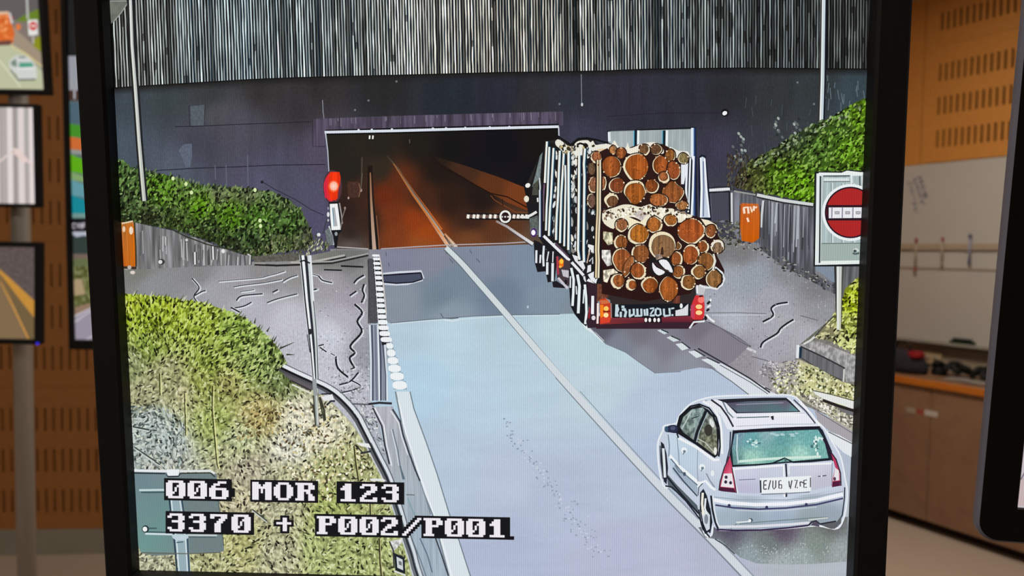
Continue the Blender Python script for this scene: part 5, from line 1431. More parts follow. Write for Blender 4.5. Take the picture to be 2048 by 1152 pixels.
stake(z1(325, 125, 310, 400, 285, 920), 4.2); S.line(z1(275, 940, 262, 1152), 2.6, (120, 92, 120))
stake(z1(372, 230, 352, 700, 335, 1150) + z2(320, 300, 305, 780), 3.8)
stake(z1(452, 250, 430, 650, 405, 1150) + z2(385, 350, 362, 880), 4.0)
stake(z1(572, 300, 555, 700, 540, 1150) + z2(515, 450, 505, 700, 500, 960), 4.2)
stake(z1(648, 350, 635, 600, 600, 1150) + z2(590, 450, 575, 1020), 4.0)
stake(z1(675, 580, 685, 900, 678, 1150) + z2(670, 500, 655, 1080), 3.6)
stake(z1(740, 330, 740, 1150) + z2(742, 600, 735, 1150), 4.4)
stake(z1(945, 400, 940, 1150) + z2(932, 600, 922, 1150) + z3(600, 300), 4.4)
stake(z1(1055, 260, 1035, 560, 1045, 800, 1040, 1150) + z2(1035, 600, 1030, 1150) + z3(655, 330), 4.6)
# chassis beam and side rail
S.poly(z3(130, 0, 490, 330, 520, 260, 800, 560, 800, 760, 690, 640, 480, 420, 300, 250), (30, 28, 32)); S.line(z3(165, 10, 300, 140, 480, 310), 5.5, (232, 234, 238)); S.line(z3(310, 100, 465, 265), 3.4, (84, 66, 84)); S.line(z3(505, 330, 650, 490), 5.5, (230, 232, 236)); S.line(z3(700, 540, 795, 625), 6, (236, 236, 238))
S.poly(z3(510, 235, 580, 260, 580, 320, 640, 310, 670, 400, 640, 440, 560, 350), (226, 228, 230)); S.line(z3(530, 310, 640, 430), 2.6, (40, 36, 40)); S.poly(z3(705, 110, 780, 130, 790, 230, 760, 210, 700, 140), (232, 232, 234)); S.poly(z3(700, 370, 740, 360, 740, 440, 690, 460), (226, 228, 232)); S.poly(z3(700, 480, 780, 440, 790, 540, 820, 520, 800, 590, 740, 550), (230, 232, 236)); S.line(z3(720, 320, 760, 270, 760, 350), 2.6, (206, 210, 214)); S.line(z3(690, 340, 720, 200), 2.4, (200, 170, 150)); S.line(z3(655, 500, 670, 570), 4, (220, 222, 230))
# wheels
S.poly(z3(45, 60, 100, 80, 190, 130, 195, 440, 90, 450, 55, 330), (26, 26, 32)); S.poly(z3(190, 180, 300, 180, 330, 300, 300, 560, 215, 575, 190, 450), (28, 28, 34)); S.poly(z3(270, 570, 320, 555, 430, 630, 420, 645, 280, 635), (30, 26, 34))
for a, w_ in ((z3(78, 185, 76, 340), 4), (z3(168, 130, 160, 260, 165, 380), 4), (z3(128, 240, 122, 340), 3.4), (z3(210, 330, 208, 480), 4.6), (z3(225, 200, 205, 320), 2.4), (z3(275, 340, 272, 560), 5), (z3(280, 200, 275, 330), 2.2)): S.line(a, w_, (226, 232, 238))
S.poly(z3(330, 250, 490, 320, 480, 600, 440, 640, 330, 540, 320, 400), (70, 56, 62)); S.poly(z3(380, 420, 470, 430, 470, 520, 400, 500), (196, 190, 200)); S.line(z3(340, 520, 460, 650), 5, (200, 196, 206)); S.ell(*z3(435, 570)[0], 3, 5, (30, 26, 32)); S.line(z3(330, 260, 335, 400, 345, 480), 4, (170, 60, 76)); S.poly(z3(345, 320, 380, 280, 410, 310, 405, 380, 360, 400), (236, 110, 26)); S.ell(*z3(382, 320)[0], 3.6, 5, (250, 200, 60)); S.ell(*z3(368, 385)[0], 3, 2.4, (246, 180, 70))
S.poly(z3(470, 420, 500, 390, 560, 440, 640, 520, 700, 620, 720, 750, 700, 1060, 680, 1110, 620, 1060, 540, 960, 490, 860, 475, 640), (24, 26, 32))
for a, w_ in ((z3(500, 400, 530, 540, 525, 700, 515, 860), 5), (z3(490, 500, 488, 640), 2.6), (z3(575, 480, 600, 620, 592, 800, 585, 950), 5.4), (z3(560, 620, 565, 720), 2.2), (z3(665, 600, 680, 760, 685, 940, 670, 1080), 4.8), (z3(655, 660, 645, 830), 2.6)): S.line(a, w_, (228, 236, 238))
# underside and bumper
S.poly(z3(690, 560, 820, 600, 820, 1120, 700, 1130, 680, 1050, 720, 900), (52, 34, 44)); S.line(z3(760, 740, 755, 950), 5, (234, 232, 236)); S.ell(*z3(770, 1005)[0], 4, 4.6, (222, 216, 220)); S.line(z3(725, 880, 715, 1010), 3, (150, 40, 50))
S.poly(z4(100, 600, 340, 560, 1700, 500, 1880, 640, 1650, 780, 1600, 800, 900, 790, 100, 790), (60, 26, 34)); S.polyv(z4(160, 620, 900, 600, 1680, 590, 1680, 690, 900, 700, 160, 730), [(130, 52, 60), (112, 44, 52), (130, 44, 58), (96, 36, 48), (84, 34, 44), (140, 48, 48)])
S.poly(z4(120, 730, 900, 700, 1640, 700, 1600, 800, 900, 800, 100, 800), (56, 34, 44)); S.line(z4(1630, 790, 1700, 690, 1880, 675), 3.6, (226, 228, 230)); S.poly(z4(1740, 60, 1800, 60, 1900, 130, 1860, 240, 1760, 230), (196, 196, 198)); S.line(z4(1750, 70, 1760, 220), 3.4, (232, 234, 234))
S.poly(z4(110, 60, 320, 60, 700, 160, 1120, 200, 1480, 120, 1720, 60, 1740, 240, 1690, 380, 1600, 560, 360, 600, 330, 330, 180, 260, 110, 380), (50, 42, 42)); S.poly(z4(120, 60, 320, 100, 300, 280, 180, 330, 110, 360), (112, 66, 50), 'grain', 0.5); S.poly(z4(640, 180, 760, 150, 1140, 160, 1130, 260, 720, 260, 620, 300), (130, 66, 40), 'streak', 0.3); S.poly(z4(1390, 120, 1480, 100, 1470, 390, 1360, 380), (110, 60, 46), 'streak', 0.3)
S.poly(z4(370, 400, 620, 400, 1640, 380, 1640, 590, 900, 620, 370, 620), (22, 26, 34))
# lettering on the tail board: pale upright letters, too soft to read fully
for a, w_ in ((z4(440, 400, 430, 600), 5.5), (z4(440, 420, 465, 480, 440, 540, 460, 600), 4), (z4(540, 420, 540, 460), 6), (z4(505, 520, 505, 610), 4.5), (z4(545, 470, 590, 520, 570, 610), 5), (z4(520, 490, 590, 480), 4), (z4(650, 480, 650, 600), 4), (z4(640, 600, 720, 560, 715, 470), 4.6), (z4(775, 470, 780, 590), 4.4), (z4(840, 470, 845, 590), 4), (z4(730, 590, 850, 585), 3.4), (z4(890, 480, 900, 585), 4), (z4(935, 470, 940, 585), 4.4), (z4(990, 560, 1040, 490, 1045, 460, 980, 470), 3), (z4(980, 585, 1060, 580), 4), (z4(1080, 470, 1070, 560, 1110, 590, 1160, 560, 1150, 480, 1090, 465), 4), (z4(1210, 470, 1215, 585), 4), (z4(1210, 590, 1310, 580, 1300, 460), 4.4), (z4(1350, 560, 1352, 590), 3.6), (z4(1330, 470, 1380, 460), 3)): S.line(a, w_, (196, 214, 222))
S.poly(z4(1400, 500, 1520, 470, 1610, 390, 1605, 580, 1400, 590), (216, 220, 222)); S.ell(*z4(1495, 425)[0], 3, 5, (236, 238, 238))
S.poly(z4(880, 600, 1170, 595, 1180, 700, 890, 700), (26, 20, 28))
for x_ in (915, 980, 1060, 1125): S.ell(*z4(x_, 655)[0], 2.8, 4.4, (240, 236, 236), n=9)
# tail lights and stakes at the rear
S.poly(z4(160, 320, 260, 300, 335, 380, 345, 640, 320, 700, 165, 720), (196, 60, 34)); S.poly(z4(165, 330, 300, 330, 320, 380, 180, 400), (206, 110, 66)); S.poly(z4(165, 410, 220, 410, 220, 600, 170, 620), (246, 130, 24)); S.poly(z4(170, 620, 330, 610, 320, 690, 165, 715), (216, 66, 44)); S.line(z4(215, 515, 330, 515), 2.4, (110, 30, 20)); S.ell(*z4(265, 468)[0], 5, 4.8, (252, 206, 100)); S.ell(*z4(262, 575)[0], 5, 4.8, (254, 226, 160)); S.line(z4(45, 260, 42, 560), 5.4, (238, 240, 242)); S.line(z4(130, 380, 128, 560, 122, 715), 4, (244, 226, 220)); S.line(z4(345, 380, 350, 620), 2, (150, 130, 130))
S.poly(z4(1690, 330, 1730, 250, 1860, 250, 1880, 420, 1870, 600, 1840, 650, 1690, 650, 1650, 600, 1660, 420), (206, 50, 54)); S.poly(z4(1650, 420, 1710, 390, 1710, 640, 1650, 600), (196, 64, 92)); S.ell(*z4(1820, 325)[0], 6.5, 6.5, (246, 120, 110)); S.line(z4(1790, 270, 1845, 260), 3.4, (60, 20, 26)); S.ell(*z4(1785, 438)[0], 6.6, 4.6, (254, 206, 140)); S.ell(*z4(1785, 535)[0], 6.6, 4.6, (254, 214, 150)); S.line(z4(1725, 487, 1850, 487), 2.2, (226, 60, 30)); S.ell(*z4(1895, 620)[0], 3, 5, (30, 24, 30))
for a in (z4(1920, 395, 1975, 340), z4(1910, 510, 1950, 470)): S.line(a, 4.4, (26, 28, 32))
S.ell(*z4(1975, 330)[0], 2, 3, (236, 238, 238)); S.line(z4(1915, 450, 1980, 410), 3.6, (236, 238, 238)); S.line(z4(1905, 570, 1970, 640, 2040, 690), 4, (232, 234, 236))
# white stakes on the far side
S.poly(zJ(1555, 340, 1640, 250, 1660, 300, 1650, 830, 1600, 800, 1560, 520), (28, 34, 44))
for a, w_ in ((zJ(1572, 340, 1562, 520), 4.4), (zJ(1605, 300, 1595, 560, 1600, 690), 4), (zJ(1635, 270, 1625, 560, 1620, 760), 3), (zJ(1668, 250, 1660, 560, 1648, 820), 4)): S.line(a, w_, (232, 238, 244))
S.poly(zJ(1715, 260, 1745, 235, 1785, 250, 1815, 560, 1840, 870, 1720, 850, 1715, 540), (20, 26, 44)); S.poly(zJ(1728, 270, 1750, 255, 1776, 268, 1790, 480, 1825, 840, 1730, 840, 1735, 560), (196, 206, 222)); S.line(zJ(1735, 265, 1742, 560, 1735, 840), 3.4, (238, 242, 246)); S.line(zJ(1772, 275, 1790, 560, 1818, 840), 3.4, (236, 240, 246)); S.line(zJ(1760, 300, 1765, 560, 1760, 830), 2.2, (96, 110, 140))
# back of the load: dark gaps
S.poly(zL(390, 330, 560, 250, 840, 260, 1000, 200, 1330, 200, 1560, 320, 1700, 400, 1640, 560, 1600, 720, 1690, 1000, 1690, 1130, 1300, 1160, 600, 1130, 260, 1130, 240, 700, 300, 420), (46, 26, 24))
S.poly(zM(150, 120, 400, 80, 700, 60, 1000, 100, 1250, 180, 1420, 230, 1620, 300, 1640, 460, 1720, 580, 1620, 700, 1720, 900, 1700, 1100, 1350, 1090, 1280, 1200, 700, 1300, 150, 1200), (44, 22, 22))
S.end()

S.begin('pictured_bark', 'pale birch bark tops between the two pictured log stacks')
S.poly(smooth(zM(150, 180, 210, 130, 330, 90, 420, 60, 520, 60, 650, 90, 760, 55, 860, 70, 950, 110, 1060, 110, 1130, 170, 1260, 180, 1310, 210, 1220, 260, 1130, 290, 1060, 200, 990, 190, 920, 250, 830, 220, 740, 280, 700, 340, 660, 270, 560, 220, 480, 230, 520, 330, 490, 380, 440, 250, 330, 300, 300, 370, 180, 300), 3, True), (232, 226, 204))
S.poly(zM(480, 210, 640, 280, 720, 230, 700, 330, 560, 330, 500, 390), (240, 230, 196)); S.poly(zM(550, 180, 640, 130, 740, 180, 660, 270), (196, 186, 182), 'grain', 0.4)
for k in range(150):
    x_ = rnd.uniform(170, 1260); y_ = 90 + (abs(x_ - 700) * 0.12) + rnd.uniform(-20, 100)
    S.ell(*zM(x_, y_)[0], rnd.uniform(1.2, 3), rnd.uniform(1.6, 3.6), rnd.choice(((40, 32, 26), (90, 66, 48), (150, 130, 110), (250, 246, 232), (250, 246, 232))), rot=rnd.uniform(-.8, .8), n=8)
S.poly(smooth(zL(500, 200, 600, 210, 640, 150, 700, 240, 800, 260, 830, 180, 860, 260, 960, 230, 1010, 200, 1120, 180, 1240, 180, 1330, 240, 1350, 330, 1290, 340, 1180, 300, 1000, 370, 820, 330, 700, 300, 600, 320), 3, True), (236, 230, 214)); S.poly(zL(1400, 300, 1440, 240, 1560, 300, 1700, 310, 1740, 390, 1680, 440, 1530, 400, 1440, 320), (232, 230, 220))
S.poly(zL(1600, 440, 1700, 480, 1640, 780, 1600, 780), (226, 232, 236)); S.poly(zM(1420, 240, 1520, 260, 1620, 320, 1640, 380, 1560, 330, 1480, 330), (236, 226, 200)); S.poly(zM(170, 400, 290, 420, 290, 560, 230, 580, 170, 500), (206, 200, 170), 'worm', 0.6); S.poly(zM(150, 640, 260, 640, 280, 830, 220, 850, 150, 740), (206, 204, 200), 'worm', 0.6); S.poly(zM(170, 900, 300, 880, 360, 930, 260, 960, 220, 1060, 170, 1040), (220, 210, 190), 'worm', 0.6)
S.end()


def pic_log(z, sc, cx, cy, rx, ry, face, th=(0, 12), rot=0.0, rim=CRM, wob=0.07, lab=None, seed=0):
    """round end of a log: dark gap, pale bark crescent, sawn face with grain"""
    S.begin('pictured_log', lab)
    x_, y_ = z(cx, cy)[0]
    rx, ry = rx / sc, ry / sc
    a, t = th
    t = t / sc
    S.ell(x_, y_, rx + 2.2, ry + 2.2, (36, 22, 20), rot, wob, 26, seed=seed)
    S.ell(x_, y_, rx, ry, rim, rot, wob, 26, seed=seed)
    k = 0.55
    ox, oy = -math.cos(R(a)) * t * k, -math.sin(R(a)) * t * k
    s_ = max(0.35, 1 - t / max(rx, ry) * 0.62)
    S.ell(x_ + ox, y_ + oy, rx * s_ + 0.9, ry * s_ + 0.9, mul(face, 0.5), rot, wob, 26, seed=seed)
    face = mixc3((face[0] * 0.9, face[1] * 0.9, face[2] * 0.86), (146, 98, 62), 0.22)
    S.ell(x_ + ox, y_ + oy, rx * s_, ry * s_, mul(face, 1.04), rot, wob, 26, 'streak', 0.4, seed, mul(face, 0.94))
    S.line(PT(x_ + ox - rx * .3, y_ + oy + ry * .1, x_ + ox - rx * .05, y_ + oy - ry * .05), 1.2, mul(face, 1.25)); S.line(PT(x_ + ox + rx * .1, y_ + oy + ry * .3, x_ + ox + rx * .3, y_ + oy + ry * .25), 1.2, mul(face, 0.7))
    lr = random.Random(seed)
    fx, fy = x_ + ox, y_ + oy
    for k in range(int(5 + rx * 0.7)):
        u, v = lr.uniform(-.72, .72), lr.uniform(-.72, .72)
        if u * u + v * v > 0.55: continue
        S.line(PT(fx + u * rx * s_, fy + v * ry * s_, fx + u * rx * s_ + lr.uniform(-1, 1), fy + v * ry * s_ + lr.uniform(1.5, 4)), 1.3, mul(face, lr.choice((0.62, 0.72, 1.22, 1.35))))
    for k in range(int(2 + rx * 0.25)):
        a_ = lr.uniform(0, 6.28)
        S.ell(x_ + rx * 0.98 * math.cos(a_), y_ + ry * 0.98 * math.sin(a_), 1.6, 1.6, lr.choice(((60, 36, 26), (244, 226, 196), (200, 150, 110))), n=7)
    S.end()


UPL = [(620, 285, 45, 62, (186, 126, 78), (0, 10)), (735, 335, 72, 78, (164, 88, 46), (120, 6)), (1070, 285, 78, 84, (116, 84, 60), (60, 26)), (1245, 280, 78, 78, (118, 84, 62), (20, 16)), (1440, 375, 72, 95, (150, 92, 44), (80, 20)), (1630, 410, 74, 78, (136, 130, 88), (150, 16)),
       (375, 395, 82, 82, (168, 100, 66), (120, 26)), (310, 560, 48, 92, (102, 82, 66), (180, 8)), (335, 790, 66, 118, (142, 92, 70), (150, 24)), (310, 1015, 62, 100, (110, 84, 78), (200, 18)), (480, 770, 44, 100, (180, 110, 70), (40, 26)),
       (600, 530, 130, 155, (178, 88, 36), (30, 14)), (940, 535, 180, 200, (184, 88, 28), (165, 34)), (1300, 500, 112, 135, (176, 84, 34), (170, 18)), (1490, 585, 95, 125, (184, 88, 44), (60, 16)), (1355, 685, 80, 84, (168, 96, 56), (70, 34)),
       (670, 800, 115, 115, (146, 68, 38), (160, 22)), (935, 900, 160, 155, (176, 92, 30), (260, 34)), (1180, 810, 98, 103, (146, 70, 30), (50, 22)), (1490, 905, 155, 158, (160, 88, 44), (40, 16)), (1280, 1005, 125, 92, (190, 108, 56), (20, 14)), (595, 1012, 102, 104, (108, 72, 50), (230, 44)), (1610, 1085, 90, 62, (188, 126, 78), (180, 14))]
LOL = [(405, 325, 78, 84, (154, 96, 64), (120, 22)), (830, 320, 94, 104, (180, 102, 42), (30, 26)), (1030, 262, 84, 80, (168, 100, 44), (120, 22)), (620, 440, 135, 130, (192, 112, 34), (140, 32)), (1300, 395, 170, 160, (194, 90, 40), (30, 26)), (1545, 405, 70, 88, (172, 98, 56), (100, 18)),
       (390, 540, 88, 95, (150, 84, 40), (170, 26)), (1125, 590, 44, 50, (132, 90, 52), (0, 14)), (1450, 600, 70, 84, (150, 76, 36), (10, 26)), (1630, 595, 86, 90, (142, 118, 98), (250, 34)), (645, 690, 110, 122, (150, 86, 46), (170, 24)), (1300, 700, 106, 130, (176, 84, 38), (320, 28)), (920, 585, 176, 172, (152, 116, 84), (235, 44)),
       (410, 770, 122, 155, (176, 92, 46), (200, 20)), (490, 860, 52, 140, (184, 108, 62), (60, 14)), (1115, 760, 72, 98, (170, 92, 46), (20, 28)), (1490, 785, 100, 115, (140, 88, 46), (20, 14)), (620, 910, 100, 108, (166, 82, 36), (30, 30)), (1140, 922, 82, 84, (150, 86, 42), (20, 26)), (1600, 1010, 118, 116, (148, 106, 64), (170, 16)), (1390, 920, 92, 94, (152, 100, 52), (170, 28)),
       (760, 1085, 104, 110, (172, 84, 32), (225, 26)), (1000, 1140, 118, 160, (182, 94, 36), (170, 14)), (1255, 1052, 92, 97, (142, 90, 44), (160, 26)), (355, 1042, 88, 98, (172, 94, 46), (150, 34)), (525, 1082, 68, 72, (166, 82, 36), (190, 38))]
for i, q in enumerate(UPL):
    pic_log(zL, 7.2, q[0], q[1], q[2], q[3], q[4], q[5], seed=i, wob=0.10 if i not in (17, 19) else 0.2)
for i, q in enumerate(LOL):
    pic_log(zM, 6.4, q[0], q[1], q[2], q[3], q[4], q[5], seed=40 + i, rot=(0.4 if i == 14 else 0.0), wob=0.09 if i != 4 else 0.14)
S.begin('pictured_bark', 'black and white bark lump low in the pictured log stack')
S.poly(smooth(zM(760, 760, 880, 730, 1000, 740, 1070, 860, 1060, 940, 900, 980, 780, 940), 3, True), (30, 28, 30)); S.poly(smooth(zM(800, 800, 850, 860, 960, 920, 880, 965, 810, 900), 3, True), (236, 236, 238)); S.poly(smooth(zM(880, 780, 980, 770, 1050, 880, 1050, 930, 960, 880), 3, True), (234, 234, 238)); S.line(zM(830, 800, 920, 880, 1010, 910), 3, (60, 44, 44)); S.poly(zM(900, 700, 915, 600, 935, 600, 945, 700), (60, 40, 30)); S.poly(zM(830, 700, 900, 690, 930, 740, 850, 770), (150, 130, 120), 'worm', 0.4)
S.line(zM(1600, 860, 1690, 930, 1720, 1010, 1690, 1090, 1620, 1140, 1540, 1120, 1480, 1120, 1400, 1090), 4, (224, 226, 228)); S.line(zM(1610, 880, 1690, 960, 1690, 1050, 1620, 1125), 3, (20, 20, 22)); S.line(zM(1580, 690, 1605, 780, 1570, 900), 3.4, (226, 222, 214)); S.line(zM(1560, 600, 1600, 520, 1680, 540, 1700, 600), 3, (232, 228, 222))
S.end()
S.begin('pictured_stake', 'pale double stake at the rear corner of the pictured log truck')
DS = z1(1322, 480, 1325, 800, 1320, 1150) + z2(1320, 400, 1300, 800, 1290, 1150) + z3(820, 300, 815, 520)
S.line([(x_ + 5.6, y_) for x_, y_ in DS], 3.4, (30, 20, 22)); S.line([(x_ - 5.4, y_) for x_, y_ in DS], 3, (26, 22, 22)); S.line(DS, 8.4, (232, 222, 196)); S.line(DS, 2.2, (110, 96, 76)); S.line([(x_ - 3, y_) for x_, y_ in DS], 1.6, (232, 200, 140)); S.ell(*z1(1315, 575)[0], 1.8, 1.8, (90, 40, 24), n=8)
S.end()

# ---------------------------------------------------------------- the car
S.begin('pictured_car', 'silver hatchback seen from behind at the lower right of the large screen')
S.grad(z8(100, 330, 300, 300, 1700, 250, 1900, 200, 1900, 740, 1500, 770, 1100, 780, 800, 765, 600, 690, 480, 580, 360, 480, 180, 450), field([(1450, 1066, 84, 76, 96), (1560, 1062, 92, 78, 98), (1660, 1055, 104, 106, 106), (1440, 1085, 120, 130, 132), (1540, 1085, 116, 126, 124), (1640, 1085, 130, 142, 134), (1500, 1115, 146, 160, 164), (1600, 1120, 156, 168, 168), (1680, 1100, 156, 164, 166), (1560, 1128, 166, 176, 180)], 2, 320), 6, 'grain', 0.16)
S.scatter(z8(560, 560, 1500, 480, 1800, 640, 1400, 760, 800, 740), 90, [(120, 132, 138), (186, 198, 200)], (2, 5), (1.2, 2.2), -60, 40, seed=71)
S.line(z8(300, 470, 430, 550, 540, 650), 2.4, (60, 72, 70))
OUT = zN(100, 290, 105, 262, 190, 245, 215, 190, 290, 108, 380, 70, 480, 52, 640, 45, 860, 42, 1000, 42, 1075, 80, 1190, 220, 1250, 280, 1310, 380, 1370, 490, 1400, 640, 1415, 730, 1405, 860, 1375, 960, 1330, 995, 1200, 972, 1000, 990, 760, 1002, 560, 1004, 480, 1000, 450, 975, 440, 1040, 405, 1045, 365, 945, 340, 870, 240, 770, 150, 690, 115, 700, 85, 640, 65, 520, 60, 400, 75, 340)
OUTS = smooth(OUT, 3, True)
S.line(OUTS[-36:] + OUTS[:72], 6, (232, 236, 240)); S.poly(OUTS, (196, 206, 222))
# shadow under the sill, wheels
S.poly(zN(120, 600, 200, 690, 340, 830, 365, 930, 340, 880, 230, 770, 130, 690), (84, 96, 104)); S.line(zN(120, 620, 200, 720, 350, 890), 3.4, (30, 34, 44)); S.line(zN(110, 690, 160, 700, 260, 800, 360, 930, 380, 1000, 430, 1060), 3.2, (34, 40, 50))
S.poly(zN(78, 370, 100, 390, 120, 460, 130, 560, 120, 680, 100, 660, 80, 540), (34, 38, 50)); S.line(zN(95, 420, 102, 520, 108, 630), 5, (220, 228, 232)); S.line(zN(72, 400, 78, 520, 95, 640), 2.2, (60, 64, 74))
S.poly(zN(360, 740, 385, 710, 410, 760, 435, 860, 445, 960, 430, 1020, 405, 1030, 375, 960, 358, 860), (30, 34, 44)); S.poly(zN(370, 880, 400, 860, 432, 900, 430, 1000, 408, 1015, 385, 960), (206, 214, 222)); S.line(zN(380, 740, 375, 820, 385, 900, 378, 850), 4.6, (236, 232, 220)); S.line(zN(400, 780, 395, 850, 410, 900), 3.6, (226, 232, 236)); S.ell(*zN(405, 930)[0], 4, 10, (130, 138, 150)); S.line(zN(430, 850, 445, 950, 430, 1030), 2.6, (24, 28, 38)); S.line(zN(352, 860, 365, 940, 400, 1035), 2.6, (24, 28, 38))
# side of the body
S.grad(zN(125, 310, 200, 330, 330, 395, 460, 490, 500, 500, 530, 560, 500, 720, 440, 690, 400, 660, 360, 690, 340, 770, 160, 590, 130, 480), field([(1345, 880, 196, 214, 228), (1380, 920, 190, 208, 224), (1420, 950, 196, 206, 222), (1360, 950, 180, 198, 214), (1400, 980, 176, 188, 206), (1430, 920, 206, 214, 228)], 2, 320), 6)
S.line(zN(140, 470, 210, 550, 350, 670), 6, (236, 240, 242)); S.line(zN(150, 495, 230, 590, 345, 690), 2.4, (96, 110, 128)); S.poly(zN(170, 545, 250, 610, 340, 690, 335, 760, 220, 650, 165, 575), (160, 176, 192)); S.line(zN(165, 560, 240, 655, 340, 765), 2.6, (60, 70, 84)); S.line(zN(180, 540, 210, 590, 240, 600), 2.6, (110, 124, 140)); S.ell(*zN(248, 605)[0], 3, 4, (70, 84, 100))
S.line(zN(195, 340, 205, 450, 210, 540), 1.5, (120, 134, 150)); S.line(zN(345, 410, 340, 540, 345, 660), 1.5, (140, 152, 168)); S.line(zN(130, 320, 140, 400, 135, 480), 2.2, (120, 132, 148))
for q in ((245, 435), (375, 555)): S.ell(*zN(*q)[0], 6, 6.5, (232, 238, 240), -0.5); S.ell(*zN(q[0] + 3, q[1] + 8)[0], 3, 3, (110, 132, 146)); S.line(zN(q[0] - 8, q[1] + 30, q[0] + 5, q[1] + 10), 2, (110, 124, 140))
S.ell(*zN(450, 600)[0], 3.6, 6, (230, 236, 238)); S.line(zN(405, 600, 430, 650, 465, 700), 2.4, (130, 140, 156)); S.line(zN(345, 700, 360, 670, 400, 655, 440, 700, 470, 720), 5, (236, 240, 242)); S.line(zN(345, 760, 352, 700, 380, 672), 1.8, (70, 76, 88))
# mirror and side windows
S.poly(zN(190, 270, 220, 190, 290, 125, 355, 108, 420, 140, 465, 190, 490, 260, 497, 330, 490, 470, 465, 490, 330, 395, 200, 315), (26, 28, 34)); S.grad(zN(215, 265, 240, 195, 300, 140, 380, 125, 400, 150, 335, 300, 315, 360, 240, 305), field([(1370, 840, 110, 130, 124), (1380, 860, 140, 160, 156), (1395, 825, 130, 150, 150), (1375, 870, 70, 84, 82)], 2, 160), 4, 'worm', 0.5); S.grad(zN(335, 370, 415, 165, 450, 195, 478, 270, 485, 440, 465, 470, 400, 420), field([(1410, 850, 96, 104, 92), (1420, 880, 110, 112, 92), (1425, 840, 150, 160, 156), (1405, 890, 120, 126, 110)], 2, 160), 4, 'worm', 0.6)
S.line(zN(400, 150, 340, 290, 320, 365), 4, (30, 34, 40)); S.line(zN(415, 160, 355, 300, 335, 375), 2, (160, 176, 184)); S.line(zN(385, 140, 330, 270, 310, 355), 1.6, (150, 166, 174)); S.line(zN(230, 280, 300, 150), 2, (196, 206, 206)); S.line(zN(345, 350, 400, 380, 470, 460), 2, (190, 196, 186)); S.line(zN(300, 205, 350, 190), 2, (40, 46, 50)); S.ell(*zN(445, 240)[0], 4, 9, (220, 224, 222), -0.4); S.ell(*zN(470, 440)[0], 3, 8, (232, 232, 226)); S.ell(*zN(420, 290)[0], 8, 12, (58, 56, 50))
S.line(zN(190, 290, 215, 190, 290, 118, 355, 102, 425, 130, 475, 195, 498, 270, 505, 400, 495, 480), 3.4, (20, 24, 30)); S.line(zN(205, 345, 330, 410, 460, 505, 500, 500), 5, (238, 240, 242)); S.line(zN(380, 82, 450, 120, 500, 200, 515, 300, 520, 460), 4.4, (238, 240, 242)); S.line(zN(400, 75, 470, 110, 540, 190, 590, 260), 1.6, (110, 122, 138))
S.poly(smooth(zN(115, 270, 150, 252, 190, 255, 200, 285, 190, 310, 140, 305, 110, 300), 3, True), (40, 46, 72)); S.ell(*zN(118, 282)[0], 3.6, 6, (60, 84, 110)); S.line(zN(190, 300, 205, 345), 3, (30, 34, 46)); S.ell(*zN(165, 275)[0], 5, 4, (80, 86, 110))
# roof with sunroof
S.poly(zN(470, 70, 1000, 58, 1060, 110, 1190, 240, 1220, 268, 900, 265, 605, 290, 590, 260, 560, 190), (230, 232, 240)); S.poly(zN(400, 80, 470, 70, 560, 190, 605, 270, 590, 290, 555, 280, 510, 180), (226, 230, 236))
S.line(zN(440, 70, 510, 120, 560, 190, 600, 265), 3.6, (40, 40, 52)); S.line(zN(520, 75, 560, 160, 600, 200, 780, 190, 1110, 170), 3, (110, 126, 140)); S.poly(zN(480, 68, 620, 62, 820, 55, 980, 55, 1010, 80, 1085, 158, 800, 165, 620, 168, 545, 92), (38, 38, 48)); S.grad(zN(550, 95, 700, 82, 980, 75, 1000, 90, 1070, 152, 900, 158, 630, 160), field([(1470, 806, 84, 80, 100), (1570, 804, 104, 90, 108), (1480, 820, 92, 110, 122), (1560, 822, 84, 116, 122), (1590, 816, 96, 140, 144)], 2, 160), 4); S.line(zN(620, 105, 780, 98, 960, 92), 1.8, (150, 146, 160)); S.line(zN(600, 205, 780, 190, 900, 182, 1110, 176), 4.6, (236, 238, 242)); S.line(zN(625, 200, 760, 196, 860, 192), 2.2, (84, 110, 118)); S.line(zN(1035, 70, 1120, 150, 1190, 240), 2.6, (60, 62, 74)); S.line(zN(1075, 85, 1160, 170, 1225, 265), 3.4, (240, 240, 242)); S.poly(zN(868, 190, 890, 185, 892, 215, 878, 215), (36, 40, 48)); S.line(zN(620, 262, 900, 248, 1190, 245), 1.4, (176, 180, 196))
# rear window
S.poly(zN(595, 290, 900, 275, 1220, 262, 1245, 290, 1310, 440, 1310, 500, 1000, 525, 760, 545, 590, 555, 555, 540, 580, 420), (34, 40, 52)); S.grad(zN(610, 310, 900, 298, 1210, 285, 1250, 350, 1285, 490, 1050, 510, 800, 530, 600, 540, 590, 420), field([(1475, 870, 120, 150, 168), (1500, 880, 104, 164, 168), (1560, 880, 96, 156, 158), (1620, 875, 110, 170, 170), (1540, 868, 140, 176, 180), (1560, 900, 112, 168, 160), (1500, 915, 160, 206, 190), (1600, 912, 166, 210, 196), (1475, 920, 100, 140, 140), (1640, 900, 120, 176, 170)], 2, 160), 4, 'grain', 0.2)
S.line(zN(595, 308, 720, 290, 900, 280, 1060, 272, 1225, 268), 4.4, (28, 24, 36)); S.line(zN(630, 320, 625, 430, 635, 530), 2.6, (190, 214, 220)); S.line(zN(640, 515, 800, 500, 960, 490, 1100, 486, 1230, 480), 5, (206, 230, 218)); S.line(zN(590, 545, 760, 540, 880, 528, 970, 490, 1030, 520, 1160, 515, 1310, 500), 3.2, (24, 34, 40)); S.line(zN(970, 490, 980, 520), 4, (70, 100, 100))
